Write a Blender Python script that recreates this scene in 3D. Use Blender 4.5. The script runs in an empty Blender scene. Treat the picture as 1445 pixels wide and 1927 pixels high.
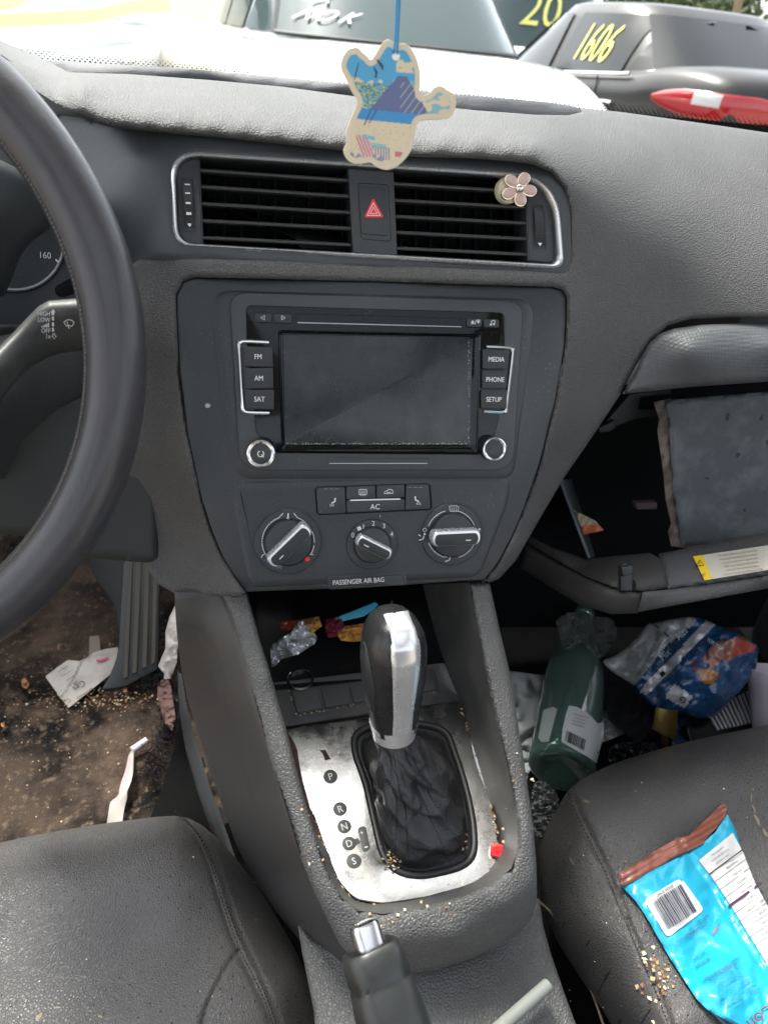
import bpy, math, random
import numpy as np
from math import radians, sin, cos, tan, pi, atan2, hypot, sqrt, exp
from mathutils import Vector, Matrix, noise
random.seed(7)
# ---------------------------------------------------------------- camera, light, exposure
sc = bpy.context.scene
FPX, CX, CY = 1391.0, 722.5, 963.5
CAM = np.array([0.0, 0.0, 1.10])
PSI, TH, RHO = radians(13), radians(33), radians(5.9)
_w = np.array([sin(PSI)*cos(TH), cos(PSI)*cos(TH), -sin(TH)])
_r0 = np.array([cos(PSI), -sin(PSI), 0.0]); _u0 = np.cross(_r0, _w)
_r = cos(RHO)*_r0 + sin(RHO)*_u0
_u = -sin(RHO)*_r0 + cos(RHO)*_u0
cam_d = bpy.data.cameras.new('camera'); cam = bpy.data.objects.new('camera', cam_d)
sc.collection.objects.link(cam); sc.camera = cam
cam.matrix_world = Matrix(((_r[0], _u[0], -_w[0], CAM[0]), (_r[1], _u[1], -_w[1], CAM[1]), (_r[2], _u[2], -_w[2], CAM[2]), (0, 0, 0, 1)))
cam_d.sensor_fit = 'VERTICAL'; cam_d.sensor_height = 24.0
cam_d.lens = FPX/1927.0*24.0
cam_d.clip_start = 0.02; cam_d.clip_end = 500
cam_d.dof.use_dof = True; cam_d.dof.focus_distance = 0.60; cam_d.dof.aperture_fstop = 6.5

SUN_EL, SUN_AZ = 58.0, -25.0          # azimuth measured from +Y towards +X
world = bpy.data.worlds.new('World'); sc.world = world; world.use_nodes = True
wn = world.node_tree; wn.nodes.clear()
sky = wn.nodes.new('ShaderNodeTexSky'); sky.sky_type = 'NISHITA'; sky.sun_disc = False
sky.sun_elevation = radians(SUN_EL); sky.sun_rotation = radians(SUN_AZ)
sky.air_density = 1.0; sky.dust_density = 4.0; sky.ozone_density = 1.0
hs = wn.nodes.new('ShaderNodeHueSaturation'); hs.inputs['Saturation'].default_value = 0.34
bg = wn.nodes.new('ShaderNodeBackground'); bg.inputs['Strength'].default_value = 0.15
wo = wn.nodes.new('ShaderNodeOutputWorld')
wn.links.new(sky.outputs[0], hs.inputs['Color']); wn.links.new(hs.outputs[0], bg.inputs['Color']); wn.links.new(bg.outputs[0], wo.inputs[0])
sd = bpy.data.lights.new('sun', 'SUN'); sd.energy = 1.5; sd.angle = radians(12); sd.color = (1, .96, .90)
sun = bpy.data.objects.new('sun', sd); sc.collection.objects.link(sun)
_d = Vector((sin(radians(SUN_AZ))*cos(radians(SUN_EL)), cos(radians(SUN_AZ))*cos(radians(SUN_EL)), sin(radians(SUN_EL))))
sun.rotation_euler = _d.to_track_quat('Z', 'Y').to_euler()
vs = sc.view_settings
vs.view_transform = 'Standard'; vs.look = 'None'; vs.gamma = 1.0; vs.use_curve_mapping = False
vs.exposure = 2.2
sc.cycles.use_denoising = True
sc.cycles.max_bounces = 8; sc.cycles.transparent_max_bounces = 16
sc.cycles.sample_clamp_indirect = 6.0

# ---------------------------------------------------------------- rays and surfaces
def RAY(px, py):
    return _w + _r*((px-CX)/FPX) - _u*((py-CY)/FPX)
def AT(px, py, t): return CAM + RAY(px, py)*t
def ZP(px, py, z):
    d = RAY(px, py); return CAM + d*((z-CAM[2])/d[2])
def YP(px, py, y):
    d = RAY(px, py); return CAM + d*((y-CAM[1])/d[1])
def XP(px, py, x):
    d = RAY(px, py); return CAM + d*((x-CAM[0])/d[0])
def nrm(v):
    v = np.array(v, float); return v/np.linalg.norm(v)
class Pl:
    """a plane in the car; n points to the viewer"""
    def __init__(s, O, n, u=(1, 0, 0)):
        s.O = np.array(O, float); s.n = nrm(n)
        u = np.array(u, float); s.u = nrm(u - s.n*(u@s.n)); s.v = np.cross(s.n, s.u)
    def uv(s, px, py, h=0.0):
        d = RAY(px, py); O = s.O + s.n*h
        t = ((O-CAM)@s.n)/(d@s.n); q = CAM + d*t - O
        return (q@s.u, q@s.v)
    def P(s, u, v, h=0.0): return s.O + s.u*u + s.v*v + s.n*h
    def hit(s, px, py, h=0.0): return s.P(*s.uv(px, py, h), h)
    def t(s, px, py, h=0.0):
        d = RAY(px, py); return ((s.O+s.n*h-CAM)@s.n)/(d@s.n)
def pl3(a, b, c, up=None):
    """plane through three world points, facing the camera"""
    a, b, c = map(lambda q: np.array(q, float), (a, b, c))
    n = np.cross(b-a, c-a); n = nrm(n)
    if (CAM-a)@n < 0: n = -n
    return Pl(a, n, b-a)
A23 = radians(23)
S = Pl((0.105, .53, .866), (0, -cos(A23), sin(A23)))

# ---------------------------------------------------------------- mesh builder
class MB:
    def __init__(s): s.v = []; s.f = []; s.m = []
    def add(s, vs, fs, mi=0):
        b = len(s.v); s.v += [tuple(float(c) for c in p) for p in vs]
        for f in fs: s.f.append(tuple(b+i for i in f)); s.m.append(mi)
        return s
    def loft(s, loops, mi=0, cap0=False, cap1=False, closed=True):
        n = len(loops[0]); vs = [p for L in loops for p in L]; fs = []
        for k in range(len(loops)-1):
            for i in range(n if closed else n-1):
                j = (i+1) % n
                fs.append((k*n+i, k*n+j, (k+1)*n+j, (k+1)*n+i))
        if cap0: fs.append(tuple(range(n-1, -1, -1)))
        if cap1: fs.append(tuple((len(loops)-1)*n+i for i in range(n)))
        return s.add(vs, fs, mi)
    def box(s, c, sx, sy, sz, R=None, mi=0):
        c = np.array(c, float); R = np.eye(3) if R is None else R
        vs = [c + R@np.array((x*sx/2, y*sy/2, z*sz/2)) for x in (-1, 1) for y in (-1, 1) for z in (-1, 1)]
        return s.add(vs, [(0, 1, 3, 2), (4, 6, 7, 5), (0, 4, 5, 1), (2, 3, 7, 6), (0, 2, 6, 4), (1, 5, 7, 3)], mi)
    def tube(s, pts, r, n=10, mi=0, caps=True, flat=1.0):
        pts = [np.array(p, float) for p in pts]; loops = []
        rr = r if hasattr(r, '__len__') else [r]*len(pts)
        up = np.array((0.1, 0.2, 1.0))
        for i, p in enumerate(pts):
            d = nrm(pts[min(i+1, len(pts)-1)] - pts[max(i-1, 0)])
            a = nrm(np.cross(d, up)) if abs(d@nrm(up)) < .98 else nrm(np.cross(d, (1, 0, 0)))
            b = np.cross(d, a)
            loops.append([p + rr[i]*(cos(2*pi*k/n)*a + flat*sin(2*pi*k/n)*b) for k in range(n)])
        return s.loft(loops, mi, caps, caps)
def insetuv(L, d):
    n = len(L); A = np.array(L, float); out = []
    area = sum(A[i][0]*A[(i+1) % n][1]-A[(i+1) % n][0]*A[i][1] for i in range(n))
    sg = 1 if area > 0 else -1
    for i in range(n):
        e1 = A[i]-A[i-1]; e2 = A[(i+1) % n]-A[i]
        l1, l2 = np.linalg.norm(e1), np.linalg.norm(e2)
        n1 = np.array((-e1[1], e1[0]))/max(l1, 1e-9); n2 = np.array((-e2[1], e2[0]))/max(l2, 1e-9)
        m = n1+n2; k = m@m
        m = m*(2/k) if k > .3 else m*1.5
        out.append(A[i]+sg*m*d)
    return out
def rp(pts, r=0, seg=5):
    """polygon with rounded corners, pixel space"""
    n = len(pts); out = []
    rr = r if hasattr(r, '__len__') else [r]*n
    for i in range(n):
        p = np.array(pts[i], float); a = np.array(pts[i-1], float); b = np.array(pts[(i+1) % n], float)
        if rr[i] <= 0:
            out += [tuple(p)]*(seg+1) if False else [tuple(p)]; continue
        d1 = (a-p); d2 = (b-p); l1 = np.linalg.norm(d1); l2 = np.linalg.norm(d2)
        R = min(rr[i], l1*.49, l2*.49); q1 = p+d1/l1*R; q2 = p+d2/l2*R
        for k in range(seg+1):
            s = k/seg; out.append(tuple((1-s)**2*q1+2*s*(1-s)*p+s*s*q2))
    return out
def cr(pts, n=8, closed=False):
    """Catmull-Rom through points (any dimension)"""
    P = [np.array(p, float) for p in pts]; out = []; N = len(P)
    for i in range(N if closed else N-1):
        if closed: a, b, c, d = P[i-1], P[i], P[(i+1) % N], P[(i+2) % N]
        else: a, b, c, d = P[max(i-1, 0)], P[i], P[i+1], P[min(i+2, N-1)]
        for k in range(n):
            t = k/n
            out.append(.5*((2*b)+(-a+c)*t+(2*a-5*b+4*c-d)*t*t+(-a+3*b-3*c+d)*t**3))
    if not closed: out.append(P[-1])
    return [tuple(q) for q in out]
def qd(x0, y0, x1, y1, x2=None, y2=None, x3=None, y3=None):
    if x2 is None: return [(x0, y0), (x1, y0), (x1, y1), (x0, y1)]
    return [(x0, y0), (x1, y1), (x2, y2), (x3, y3)]
def slab(mb, pl, px, h0, h1, bev=.0006, mi=0, seg=3, uvs=None):
    U = uvs if uvs is not None else [pl.uv(x, y, h1) for x, y in px]
    loops = [[pl.P(u, v, h0) for u, v in U]]
    s = 1 if h1 > h0 else -1
    for k in range(seg+1):
        a = pi/2*k/seg
        I = insetuv(U, bev*(1-cos(a))) if k else U
        loops.append([pl.P(u, v, h1-s*bev*(1-sin(a))) for u, v in I])
    return mb.loft(loops, mi, False, True)
def recess(mb, pl, px, h, depth, bev=.0006, mi=0, mif=None, lip=0.0):
    U = [pl.uv(x, y, h) for x, y in px]
    L = [[pl.P(u, v, h+lip) for u, v in U]]
    I = insetuv(U, bev); L.append([pl.P(u, v, h-bev) for u, v in I]); I2 = insetuv(U, bev*1.3)
    L.append([pl.P(u, v, h-depth) for u, v in I2])
    mb.loft(L, mi, False, False)
    mb.add(L[-1], [tuple(range(len(I2)))], mi if mif is None else mif)
    return mb
def ring(mb, pl, outer, inner, prof, mi=0):
    """prof: (s, h): s=0 outer edge .. 1 inner edge"""
    U = [np.array(pl.uv(*p)) for p in outer]; V = [np.array(pl.uv(*p)) for p in inner]
    L = [[pl.P(*(a*(1-s)+b*s), h) for a, b in zip(U, V)] for s, h in prof]
    return mb.loft(L, mi)
def rev(mb, pl, c, prof, n=48, mi=0, hc=0.0, sx=1.0, cap=True, uvc=None, wob=None):
    cu, cv = uvc if uvc is not None else pl.uv(c[0], c[1], hc)
    L = []
    for q in prof:
        r, h = q
        L.append([pl.P(cu+cos(2*pi*k/n)*(r+(wob(k, r) if wob else 0))*sx, cv+sin(2*pi*k/n)*(r+(wob(k, r) if wob else 0)), h) for k in range(n)])
    return mb.loft(L, mi, False, cap)
def resam(pts, n):
    P = np.array(list(pts)+[pts[0]], float); d = np.r_[0, np.cumsum(np.hypot(*np.diff(P, axis=0).T))]
    s = np.linspace(0, d[-1], n, endpoint=False)
    return [(np.interp(q, d, P[:, 0]), np.interp(q, d, P[:, 1])) for q in s]
_fc = {}
def glyphs(s):
    if s in _fc: return _fc[s]
    cu = bpy.data.curves.new('t', 'FONT'); cu.body = s; cu.size = 1.0; cu.align_x = 'CENTER'; cu.resolution_u = 3
    o = bpy.data.objects.new('t', cu); sc.collection.objects.link(o)
    dg = bpy.context.evaluated_depsgraph_get(); me = bpy.data.meshes.new_from_object(o.evaluated_get(dg))
    v = [(q.co.x, q.co.y-.35) for q in me.vertices]; f = [tuple(p.vertices) for p in me.polygons]
    bpy.data.objects.remove(o); bpy.data.curves.remove(cu); bpy.data.meshes.remove(me)
    _fc[s] = (v, f); return _fc[s]
def text(mb, pl, s, c, hpx, ang=0.0, h=.0002, mi=1, squash=1.0, bold=0.0, mir=1):
    """lettering on a plane; hpx = capital height in photo pixels"""
    v, f = glyphs(s); cu, cv = pl.uv(c[0], c[1], h)
    k = np.linalg.norm(pl.hit(c[0], c[1]+hpx/2, h)-pl.hit(c[0], c[1]-hpx/2, h))/.70
    a = radians(ang); ca, sa = cos(a), sin(a)
    offs = [(0, 0)] if not bold else [(-bold, 0), (bold, 0)]
    for j, (ox, oy) in enumerate(offs):
        mb.add([pl.P(cu+k*(ca*(x*mir+ox)*squash-sa*(y+oy)), cv+k*(sa*(x*mir+ox)*squash+ca*(y+oy)), h+j*.00003) for x, y in v], f, mi)
def stroke(mb, pl, pts, wpx, h=.0002, mi=1, closed=False, px=True):
    """thin flat line on a plane through pixel points"""
    U = [np.array(pl.uv(x, y, h)) if px else np.array((x, y)) for x, y in pts]
    k = np.linalg.norm(pl.hit(CX+5, CY)-pl.hit(CX-5, CY))/10 if px else 1
    w = wpx*k/2; n = len(U); a = []; b = []
    for i in range(n):
        if closed: d = U[(i+1) % n]-U[i-1]
        else: d = U[min(i+1, n-1)]-U[max(i-1, 0)]
        l = np.linalg.norm(d); d = d/l if l > 1e-9 else np.array((1., 0)); q = np.array((-d[1], d[0]))
        a.append(pl.P(*(U[i]+q*w), h)); b.append(pl.P(*(U[i]-q*w), h))
    fs = [(i, (i+1) % n, n+(i+1) % n, n+i) for i in range(n if closed else n-1)]
    mb.add(a+b, fs, mi)
def flat(mb, pl, pts, h=.0002, mi=1):
    mb.add([pl.hit(x, y, h) for x, y in pts], [tuple(range(len(pts)))], mi)
def arc(cx, cy, r, a0, a1, n=16, ry=None):
    ry = r if ry is None else ry
    return [(cx+r*cos(radians(a0+(a1-a0)*k/n)), cy-ry*sin(radians(a0+(a1-a0)*k/n))) for k in range(n+1)]

# ---------------------------------------------------------------- free-form skins
class TPS:
    """smooth surface through control points (px, py, kind, value): interpolates 1/t so planes stay planes"""
    def __init__(s, ctl, smooth=0.0):
        X = []; Y = []
        for px, py, k, v in ctl:
            d = RAY(px, py)
            if k == 'z': t = (v-CAM[2])/d[2]
            elif k == 'y': t = v/d[1]
            elif k == 'x': t = v/d[0]
            elif k == 't': t = v
            elif k == 's': t = S.t(px, py) + v/d[1]
            else: t = k.t(px, py, v)
            X.append((px/1000, py/1000)); Y.append(1/t)
        s.X = np.array(X); n = len(X)
        K = s._k(s.X) + np.eye(n)*smooth
        P = np.c_[np.ones(n), s.X]
        A = np.block([[K, P], [P.T, np.zeros((3, 3))]])
        s.c = np.linalg.solve(A, np.r_[Y, 0, 0, 0]); s.n = n
    def _k(s, Q):
        r = np.sqrt(((Q[:, None, :]-s.X[None])**2).sum(-1)); return np.where(r > 1e-9, r*r*np.log(r+1e-12), 0)
    def T(s, px, py):
        Q = np.c_[np.ravel(px), np.ravel(py)]/1000.0
        r = s._k(Q)@s.c[:s.n] + np.c_[np.ones(len(Q)), Q]@s.c[s.n:]
        return (1/r).reshape(np.shape(px))
class PlT:
    def __init__(s, pl, h=0): s.pl = pl; s.h = h
    def T(s, px, py):
        px = np.asarray(px, float); py = np.asarray(py, float)
        D = _w[None]+_r[None]*((px.ravel()-CX)/FPX)[:, None]-_u[None]*((py.ravel()-CY)/FPX)[:, None]
        return (((s.pl.O+s.pl.n*s.h-CAM)@s.pl.n)/(D@s.pl.n)).reshape(px.shape)
def _dist(Q, poly, closed=True):
    A = np.array(poly, float); B = np.roll(A, -1, 0)
    if not closed: A = A[:-1]; B = B[:-1]
    best = np.full(len(Q), 1e9); bp = np.zeros_like(Q)
    for a, b in zip(A, B):
        d = b-a; l = d@d
        if l < 1e-9: continue
        t = np.clip(((Q-a)@d)/l, 0, 1); c = a+t[:, None]*d; e = np.hypot(*(Q-c).T)
        m = e < best; best[m] = e[m]; bp[m] = c[m]
    return best, bp
def _inside(Q, poly):
    A = np.array(poly, float); r = np.zeros(len(Q), bool); j = len(A)-1
    for i in range(len(A)):
        (xi, yi), (xj, yj) = A[i], A[j]
        c = ((yi > Q[:, 1]) != (yj > Q[:, 1])) & (Q[:, 0] < (xj-xi)*(Q[:, 1]-yi)/(yj-yi+1e-12)+xi); r ^= c; j = i
    return r
def skin(mb, poly, D, step=6, roll=0.0, skirt=.01, holes=(), creases=(), wob=None, mi=0, rollpow=1.0):
    """a real surface over a region: depth from D, edges rolled back by `roll` metres, then a skirt"""
    P = np.array(poly, float); x0, y0 = P.min(0)-step; x1, y1 = P.max(0)+step
    xs = np.arange(x0, x1+step, step); ys = np.arange(y0, y1+step, step)
    GX, GY = np.meshgrid(xs, ys); Q = np.c_[GX.ravel(), GY.ravel()]
    ins = _inside(Q, poly); d, bp = _dist(Q, poly)
    for h in holes:
        ins &= ~_inside(Q, h); d2, b2 = _dist(Q, h); m = d2 < d; d[m] = d2[m]; bp[m] = b2[m]
    snap = d < step*.74
    ok = ins | snap
    Q2 = Q.copy(); Q2[snap] = bp[snap]; dd = np.where(snap, 0, d)
    T = D.T(Q2[:, 0], Q2[:, 1])
    if roll > 0:
        m_ = dd*T/FPX; rr = np.clip(roll-m_, 0, roll)/roll
        T = T + roll*(1-np.sqrt(np.clip(1-rr**2, 0, 1)))*rollpow
    for cv, w, dep in creases:
        e, _ = _dist(Q2, cv, False); T = T + dep*np.exp(-(e/w)**2)
    if wob is not None: T = T + wob(Q2[:, 0], Q2[:, 1], dd)
    V = CAM[None]+(_w[None]+_r[None]*((Q2[:, 0]-CX)/FPX)[:, None]-_u[None]*((Q2[:, 1]-CY)/FPX)[:, None])*T[:, None]
    nx, ny = len(xs), len(ys); idx = -np.ones(len(Q), int); vs = []; fs = []
    okg = ok.reshape(ny, nx); cnt = {}
    def gi(k):
        if idx[k] < 0: idx[k] = len(vs); vs.append(V[k])
        return idx[k]
    for j in range(ny-1):
        for i in range(nx-1):
            ks = [j*nx+i, j*nx+i+1, (j+1)*nx+i+1, (j+1)*nx+i]
            kk = [k for k in ks if ok[k]]
            if len(kk) < 3: continue
            if all(snap[k] for k in kk) and not _inside(Q2[kk].mean(0)[None], poly)[0]: continue
            if all(snap[k] for k in kk) and any(_inside(Q2[kk].mean(0)[None], h)[0] for h in holes): continue
            f = [gi(k) for k in kk]; f.reverse(); fs.append(tuple(f))
            for a, b in zip(f, f[1:]+f[:1]):
                cnt[(a, b)] = cnt.get((a, b), 0)+1
    if skirt > 0:
        be = [(a, b) for (a, b) in cnt if (b, a) not in cnt]; low = {}
        for a, b in be:
            for q in (a, b):
                if q not in low:
                    p = vs[q]; low[q] = len(vs); vs.append(p+nrm(p-CAM)*skirt)
            fs.append((b, a, low[a], low[b]))
    return mb.add(vs, fs, mi)
def onskin(mb, D, pts, lift=.0005, mi=1, faces=None):
    """a flat mark lying on a skin"""
    A = np.array(pts, float); T = D.T(A[:, 0], A[:, 1])
    vs = [AT(x, y, t-lift) for (x, y), t in zip(A, T)]
    mb.add(vs, faces if faces else [tuple(range(len(vs)))], mi)
def skstroke(mb, D, pts, w, lift=.0005, mi=1, n=None, dash=None):
    P = [np.array(p, float) for p in pts]; a = []; b = []
    for i in range(len(P)):
        d = P[min(i+1, len(P)-1)]-P[max(i-1, 0)]; l = hypot(*d) or 1; q = np.array((-d[1], d[0]))/l*w/2
        a.append(P[i]+q); b.append(P[i]-q)
    n = len(P); fs = [(i, i+1, n+i+1, n+i) for i in range(n-1) if not dash or i % dash[1] < dash[0]]
    onskin(mb, D, a+b, lift, mi, fs)
def sktext(mb, D, s, c, hpx, ang, lift=.0005, mi=1, sq=1.0, mir=1):
    v, f = glyphs(s); k = hpx/.70; a = radians(ang)
    onskin(mb, D, [(c[0]+k*(x*sq*mir*cos(a)-y*sin(a)), c[1]+k*(-x*sq*mir*sin(a)-y*cos(a))) for x, y in v], lift, mi, f)

# ---------------------------------------------------------------- objects
def tag(o, label=None, cat=None, group=None, kind=None):
    if label: o['label'] = label
    if cat: o['category'] = cat
    if group: o['group'] = group
    if kind: o['kind'] = kind
    return o
def thing(name, loc, label, cat, group=None):
    o = bpy.data.objects.new(name, None); o.location = tuple(float(c) for c in loc); o.empty_display_size = .02
    sc.collection.objects.link(o); tag(o, label, cat, group)
    return o
def world_of(o):
    p = np.zeros(3)
    while o is not None: p += np.array(o.location); o = o.parent
    return p
def obj(name, mb, mats, parent=None, smooth=35, label=None, bevel=None):
    me = bpy.data.meshes.new(name)
    if not isinstance(mats, (list, tuple)): mats = [mats]
    V = np.array(mb.v, float)
    base = world_of(parent) if parent is not None else np.zeros(3)
    if parent is None: c = (V.min(0)+V.max(0))/2; c[2] = V[:, 2].min(); off = c
    else: off = (V.min(0)+V.max(0))/2
    me.from_pydata([tuple(p) for p in (V-off)], [], mb.f)
    for m in mats: me.materials.append(m)
    me.polygons.foreach_set('material_index', [min(i, len(mats)-1) for i in mb.m])
    me.validate(); me.update()
    if smooth:
        me.shade_smooth(); me.set_sharp_from_angle(angle=radians(smooth))
    o = bpy.data.objects.new(name, me); sc.collection.objects.link(o)
    o.parent = parent; o.location = tuple(off-base)
    if label: o['label'] = label
    return o

class Multi:
    """several surfaces that end up as one mesh with their own materials"""
    def __init__(s): s.mb = MB(); s.mats = []
    def add(s, mb, mats):
        mats = mats if isinstance(mats, (list, tuple)) else [mats]
        b = len(s.mats); s.mats += mats; o = len(s.mb.v)
        s.mb.v += mb.v; s.mb.f += [tuple(i+o for i in f) for f in mb.f]; s.mb.m += [b+min(i, len(mats)-1) for i in mb.m]
    def done(s, name, parent=None, smooth=38): return obj(name, s.mb, s.mats, parent, smooth)
def sub(name, loc, parent):
    o = bpy.data.objects.new(name, None); o.empty_display_size = .02; sc.collection.objects.link(o)
    o.parent = parent; o.location = tuple(np.array(loc, float)-world_of(parent)); return o
# ---------------------------------------------------------------- materials
def mat(name, col, rough=.5, metal=0.0, grain=None, spec=.5, coat=0.0, dust=None, mott=None, trans=0.0, ior=1.45, emit=None, perf=None, streak=None, alpha=None, rvar=0.0, coords='Object'):
    m = bpy.data.materials.new(name); m.use_nodes = True; nt = m.node_tree; N = nt.nodes; L = nt.links
    b = N['Principled BSDF']; c4 = (*col, 1)
    b.inputs['Base Color'].default_value = c4; b.inputs['Roughness'].default_value = rough; b.inputs['Metallic'].default_value = metal
    b.inputs['Specular IOR Level'].default_value = spec; b.inputs['Coat Weight'].default_value = coat; b.inputs['Coat Roughness'].default_value = .08
    b.inputs['Transmission Weight'].default_value = trans; b.inputs['IOR'].default_value = ior
    if alpha is not None: b.inputs['Alpha'].default_value = alpha
    if emit: b.inputs['Emission Color'].default_value = (*emit[0], 1); b.inputs['Emission Strength'].default_value = emit[1]
    tc = N.new('ShaderNodeTexCoord'); V = tc.outputs[coords]
    colsock = None
    def mixc(fac, a, bcol):
        mx = N.new('ShaderNodeMix'); mx.data_type = 'RGBA'
        L.new(fac, mx.inputs[0])
        if a is None: mx.inputs[6].default_value = c4
        else: L.new(a, mx.inputs[6])
        mx.inputs[7].default_value = (*bcol, 1); return mx.outputs[2]
    def ramp(fac, lo, hi):
        mr = N.new('ShaderNodeMapRange'); mr.inputs[1].default_value = lo; mr.inputs[2].default_value = hi
        L.new(fac, mr.inputs[0]); return mr.outputs[0]
    def nz(scale, detail=4, rough_=.6, dist=0.0, vec=None):
        n = N.new('ShaderNodeTexNoise'); n.inputs['Scale'].default_value = scale; n.inputs['Detail'].default_value = detail
        n.inputs['Roughness'].default_value = rough_; n.inputs['Distortion'].default_value = dist
        L.new(vec if vec is not None else V, n.inputs['Vector']); return n.outputs[0]
    if mott:                       # (scale, colour, lo, hi)
        for q in (mott if isinstance(mott[0], (tuple, list)) else [mott]):
            colsock = mixc(ramp(nz(q[0], 6), q[2], q[3]), colsock, q[1])
    if dust:                       # (speck scale, threshold, colour)
        for q in (dust if isinstance(dust[0], (tuple, list)) else [dust]):
            vo = N.new('ShaderNodeTexVoronoi'); vo.inputs['Scale'].default_value = q[0]; L.new(V, vo.inputs['Vector'])
            n2 = nz(q[0]*.08, 3); mm = N.new('ShaderNodeMath'); mm.operation = 'MULTIPLY'
            f1 = ramp(vo.outputs['Distance'], q[1], q[1]*.5); f2 = ramp(n2, .42, .62)
            L.new(f1, mm.inputs[0]); L.new(f2, mm.inputs[1])
            colsock = mixc(mm.outputs[0], colsock, q[2])
    if streak:                     # (scale vec, colour, lo, hi)
        mp = N.new('ShaderNodeMapping'); mp.inputs['Scale'].default_value = streak[0]; L.new(V, mp.inputs['Vector'])
        colsock = mixc(ramp(nz(1.0, 5, .6, 0, mp.outputs[0]), streak[2], streak[3]), colsock, streak[1])
    if perf:                       # (pitch, radius)
        vo = N.new('ShaderNodeTexVoronoi'); vo.voronoi_dimensions = '2D'; vo.inputs['Scale'].default_value = 1/perf[0]; vo.inputs['Randomness'].default_value = 0.12
        mp = N.new('ShaderNodeMapping'); mp.inputs['Rotation'].default_value = (0, 0, radians(45)); L.new(V, mp.inputs['Vector']); L.new(mp.outputs[0], vo.inputs['Vector'])
        f1 = ramp(vo.outputs['Distance'], perf[1], perf[1]*.6); f2 = ramp(nz(9, 2), .38, .52)
        mm = N.new('ShaderNodeMath'); mm.operation = 'MULTIPLY'; L.new(f1, mm.inputs[0]); L.new(f2, mm.inputs[1])
        colsock = mixc(mm.outputs[0], colsock, (.003, .003, .003))
    if colsock is not None: L.new(colsock, b.inputs['Base Color'])
    if rvar:
        mr = N.new('ShaderNodeMapRange'); mr.inputs[1].default_value = .3; mr.inputs[2].default_value = .7
        mr.inputs[3].default_value = max(0, rough-rvar); mr.inputs[4].default_value = min(1, rough+rvar)
        L.new(nz(35, 6, .7), mr.inputs[0]); L.new(mr.outputs[0], b.inputs['Roughness'])
    if grain:                      # list of (kind, scale, strength, distance)
        prev = None
        for kind, s_, st, di in (grain if isinstance(grain, list) else [grain]):
            if kind == 'leather':
                nd = N.new('ShaderNodeTexNoise'); nd.inputs['Scale'].default_value = s_*.8; L.new(V, nd.inputs['Vector'])
                va = N.new('ShaderNodeVectorMath'); va.operation = 'MULTIPLY_ADD'; L.new(nd.outputs['Color'], va.inputs[0])
                va.inputs[1].default_value = (.9/s_,)*3; L.new(V, va.inputs[2])
                vo = N.new('ShaderNodeTexVoronoi'); vo.feature = 'DISTANCE_TO_EDGE'; vo.inputs['Scale'].default_value = s_
                L.new(va.outputs[0], vo.inputs['Vector']); h = ramp(vo.outputs['Distance'], 0.0, .28)
            elif kind == 'noise': h = nz(s_, 5)
            elif kind == 'dimple':
                vo = N.new('ShaderNodeTexVoronoi'); vo.inputs['Scale'].default_value = s_; vo.inputs['Randomness'].default_value = 0
                L.new(V, vo.inputs['Vector']); h = ramp(vo.outputs['Distance'], .15, .55)
            elif kind == 'wave':
                wv = N.new('ShaderNodeTexWave'); wv.inputs['Scale'].default_value = s_; wv.bands_direction = 'X'; L.new(V, wv.inputs['Vector']); h = wv.outputs[1]
            bp = N.new('ShaderNodeBump'); bp.inputs['Strength'].default_value = st; bp.inputs['Distance'].default_value = di
            L.new(h, bp.inputs['Height'])
            if prev is not None: L.new(prev, bp.inputs['Normal'])
            prev = bp.outputs[0]
        L.new(prev, b.inputs['Normal'])
    return m
DUSTC = (.30, .29, .27)
M = {}
M['pad'] = mat('soft dash plastic', (.068, .067, .066), .60, spec=.32, grain=[('leather', 440, .75, .0007), ('noise', 900, .3, .0003)], dust=(300, .10, DUSTC), mott=(6, (.095, .093, .09), .4, .8))
M['strip'] = mat('defroster strip plastic', (.045, .045, .05), .6, grain=[('leather', 520, .5, .0004)])
M['satin'] = mat('satin charcoal plastic', (.022, .025, .027), .40, grain=[('noise', 1600, .12, .0002)], dust=[(420, .12, DUSTC), (120, .03, (.4, .39, .36))], mott=(14, (.031, .034, .035), .45, .75))
M['satin2'] = mat('smooth binnacle plastic', (.036, .040, .043), .38, dust=(260, .09, DUSTC))
M['black'] = mat('black cavity plastic', (.004, .005, .006), .7, spec=.2)
M['blackplastic'] = mat('black button plastic', (.016, .018, .019), .42, dust=(600, .12, (.22, .21, .2)))
M['vent'] = mat('vent slat plastic', (.050, .052, .052), .34, dust=(500, .12, DUSTC))
M['gloss'] = mat('glossy piano black', (.003, .004, .004), .07, spec=.28, dust=[(520, .15, (.22, .21, .19)), (160, .04, (.35, .33, .3))], rvar=.05)
M['screen'] = mat('radio display glass', (.008, .011, .012), .24, spec=.45, dust=[(650, .14, (.2, .2, .19)), (150, .035, (.4, .39, .36))], mott=(22, (.028, .032, .033), .45, .7), rvar=.10)
M['chrome'] = mat('satin chrome', (.62, .62, .62), .22, 1.0)
M['chromed'] = mat('darker satin metal trim', (.30, .31, .32), .28, 1.0)
M['alu'] = mat('brushed shift plate metal', (.40, .395, .388), .25, 1.0, grain=[('noise', 25, .10, .003)], mott=[(18, (.30, .29, .275), .48, .72), (140, (.38, .37, .35), .5, .7)], dust=(240, .12, (.30, .22, .15)), rvar=.14)
M['silver'] = mat('silver painted plastic', (.62, .62, .62), .28, 0.65, rvar=.05)
M['white'] = mat('white print', (.62, .63, .62), .6)
M['whitedim'] = mat('dim grey print', (.22, .23, .23), .6)
M['red'] = mat('red print', (.70, .02, .03), .45)
M['redl'] = mat('red plastic fuse', (.75, .015, .02), .25, coat=.3)
M['blue'] = mat('blue print', (.02, .06, .22), .5)
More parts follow.
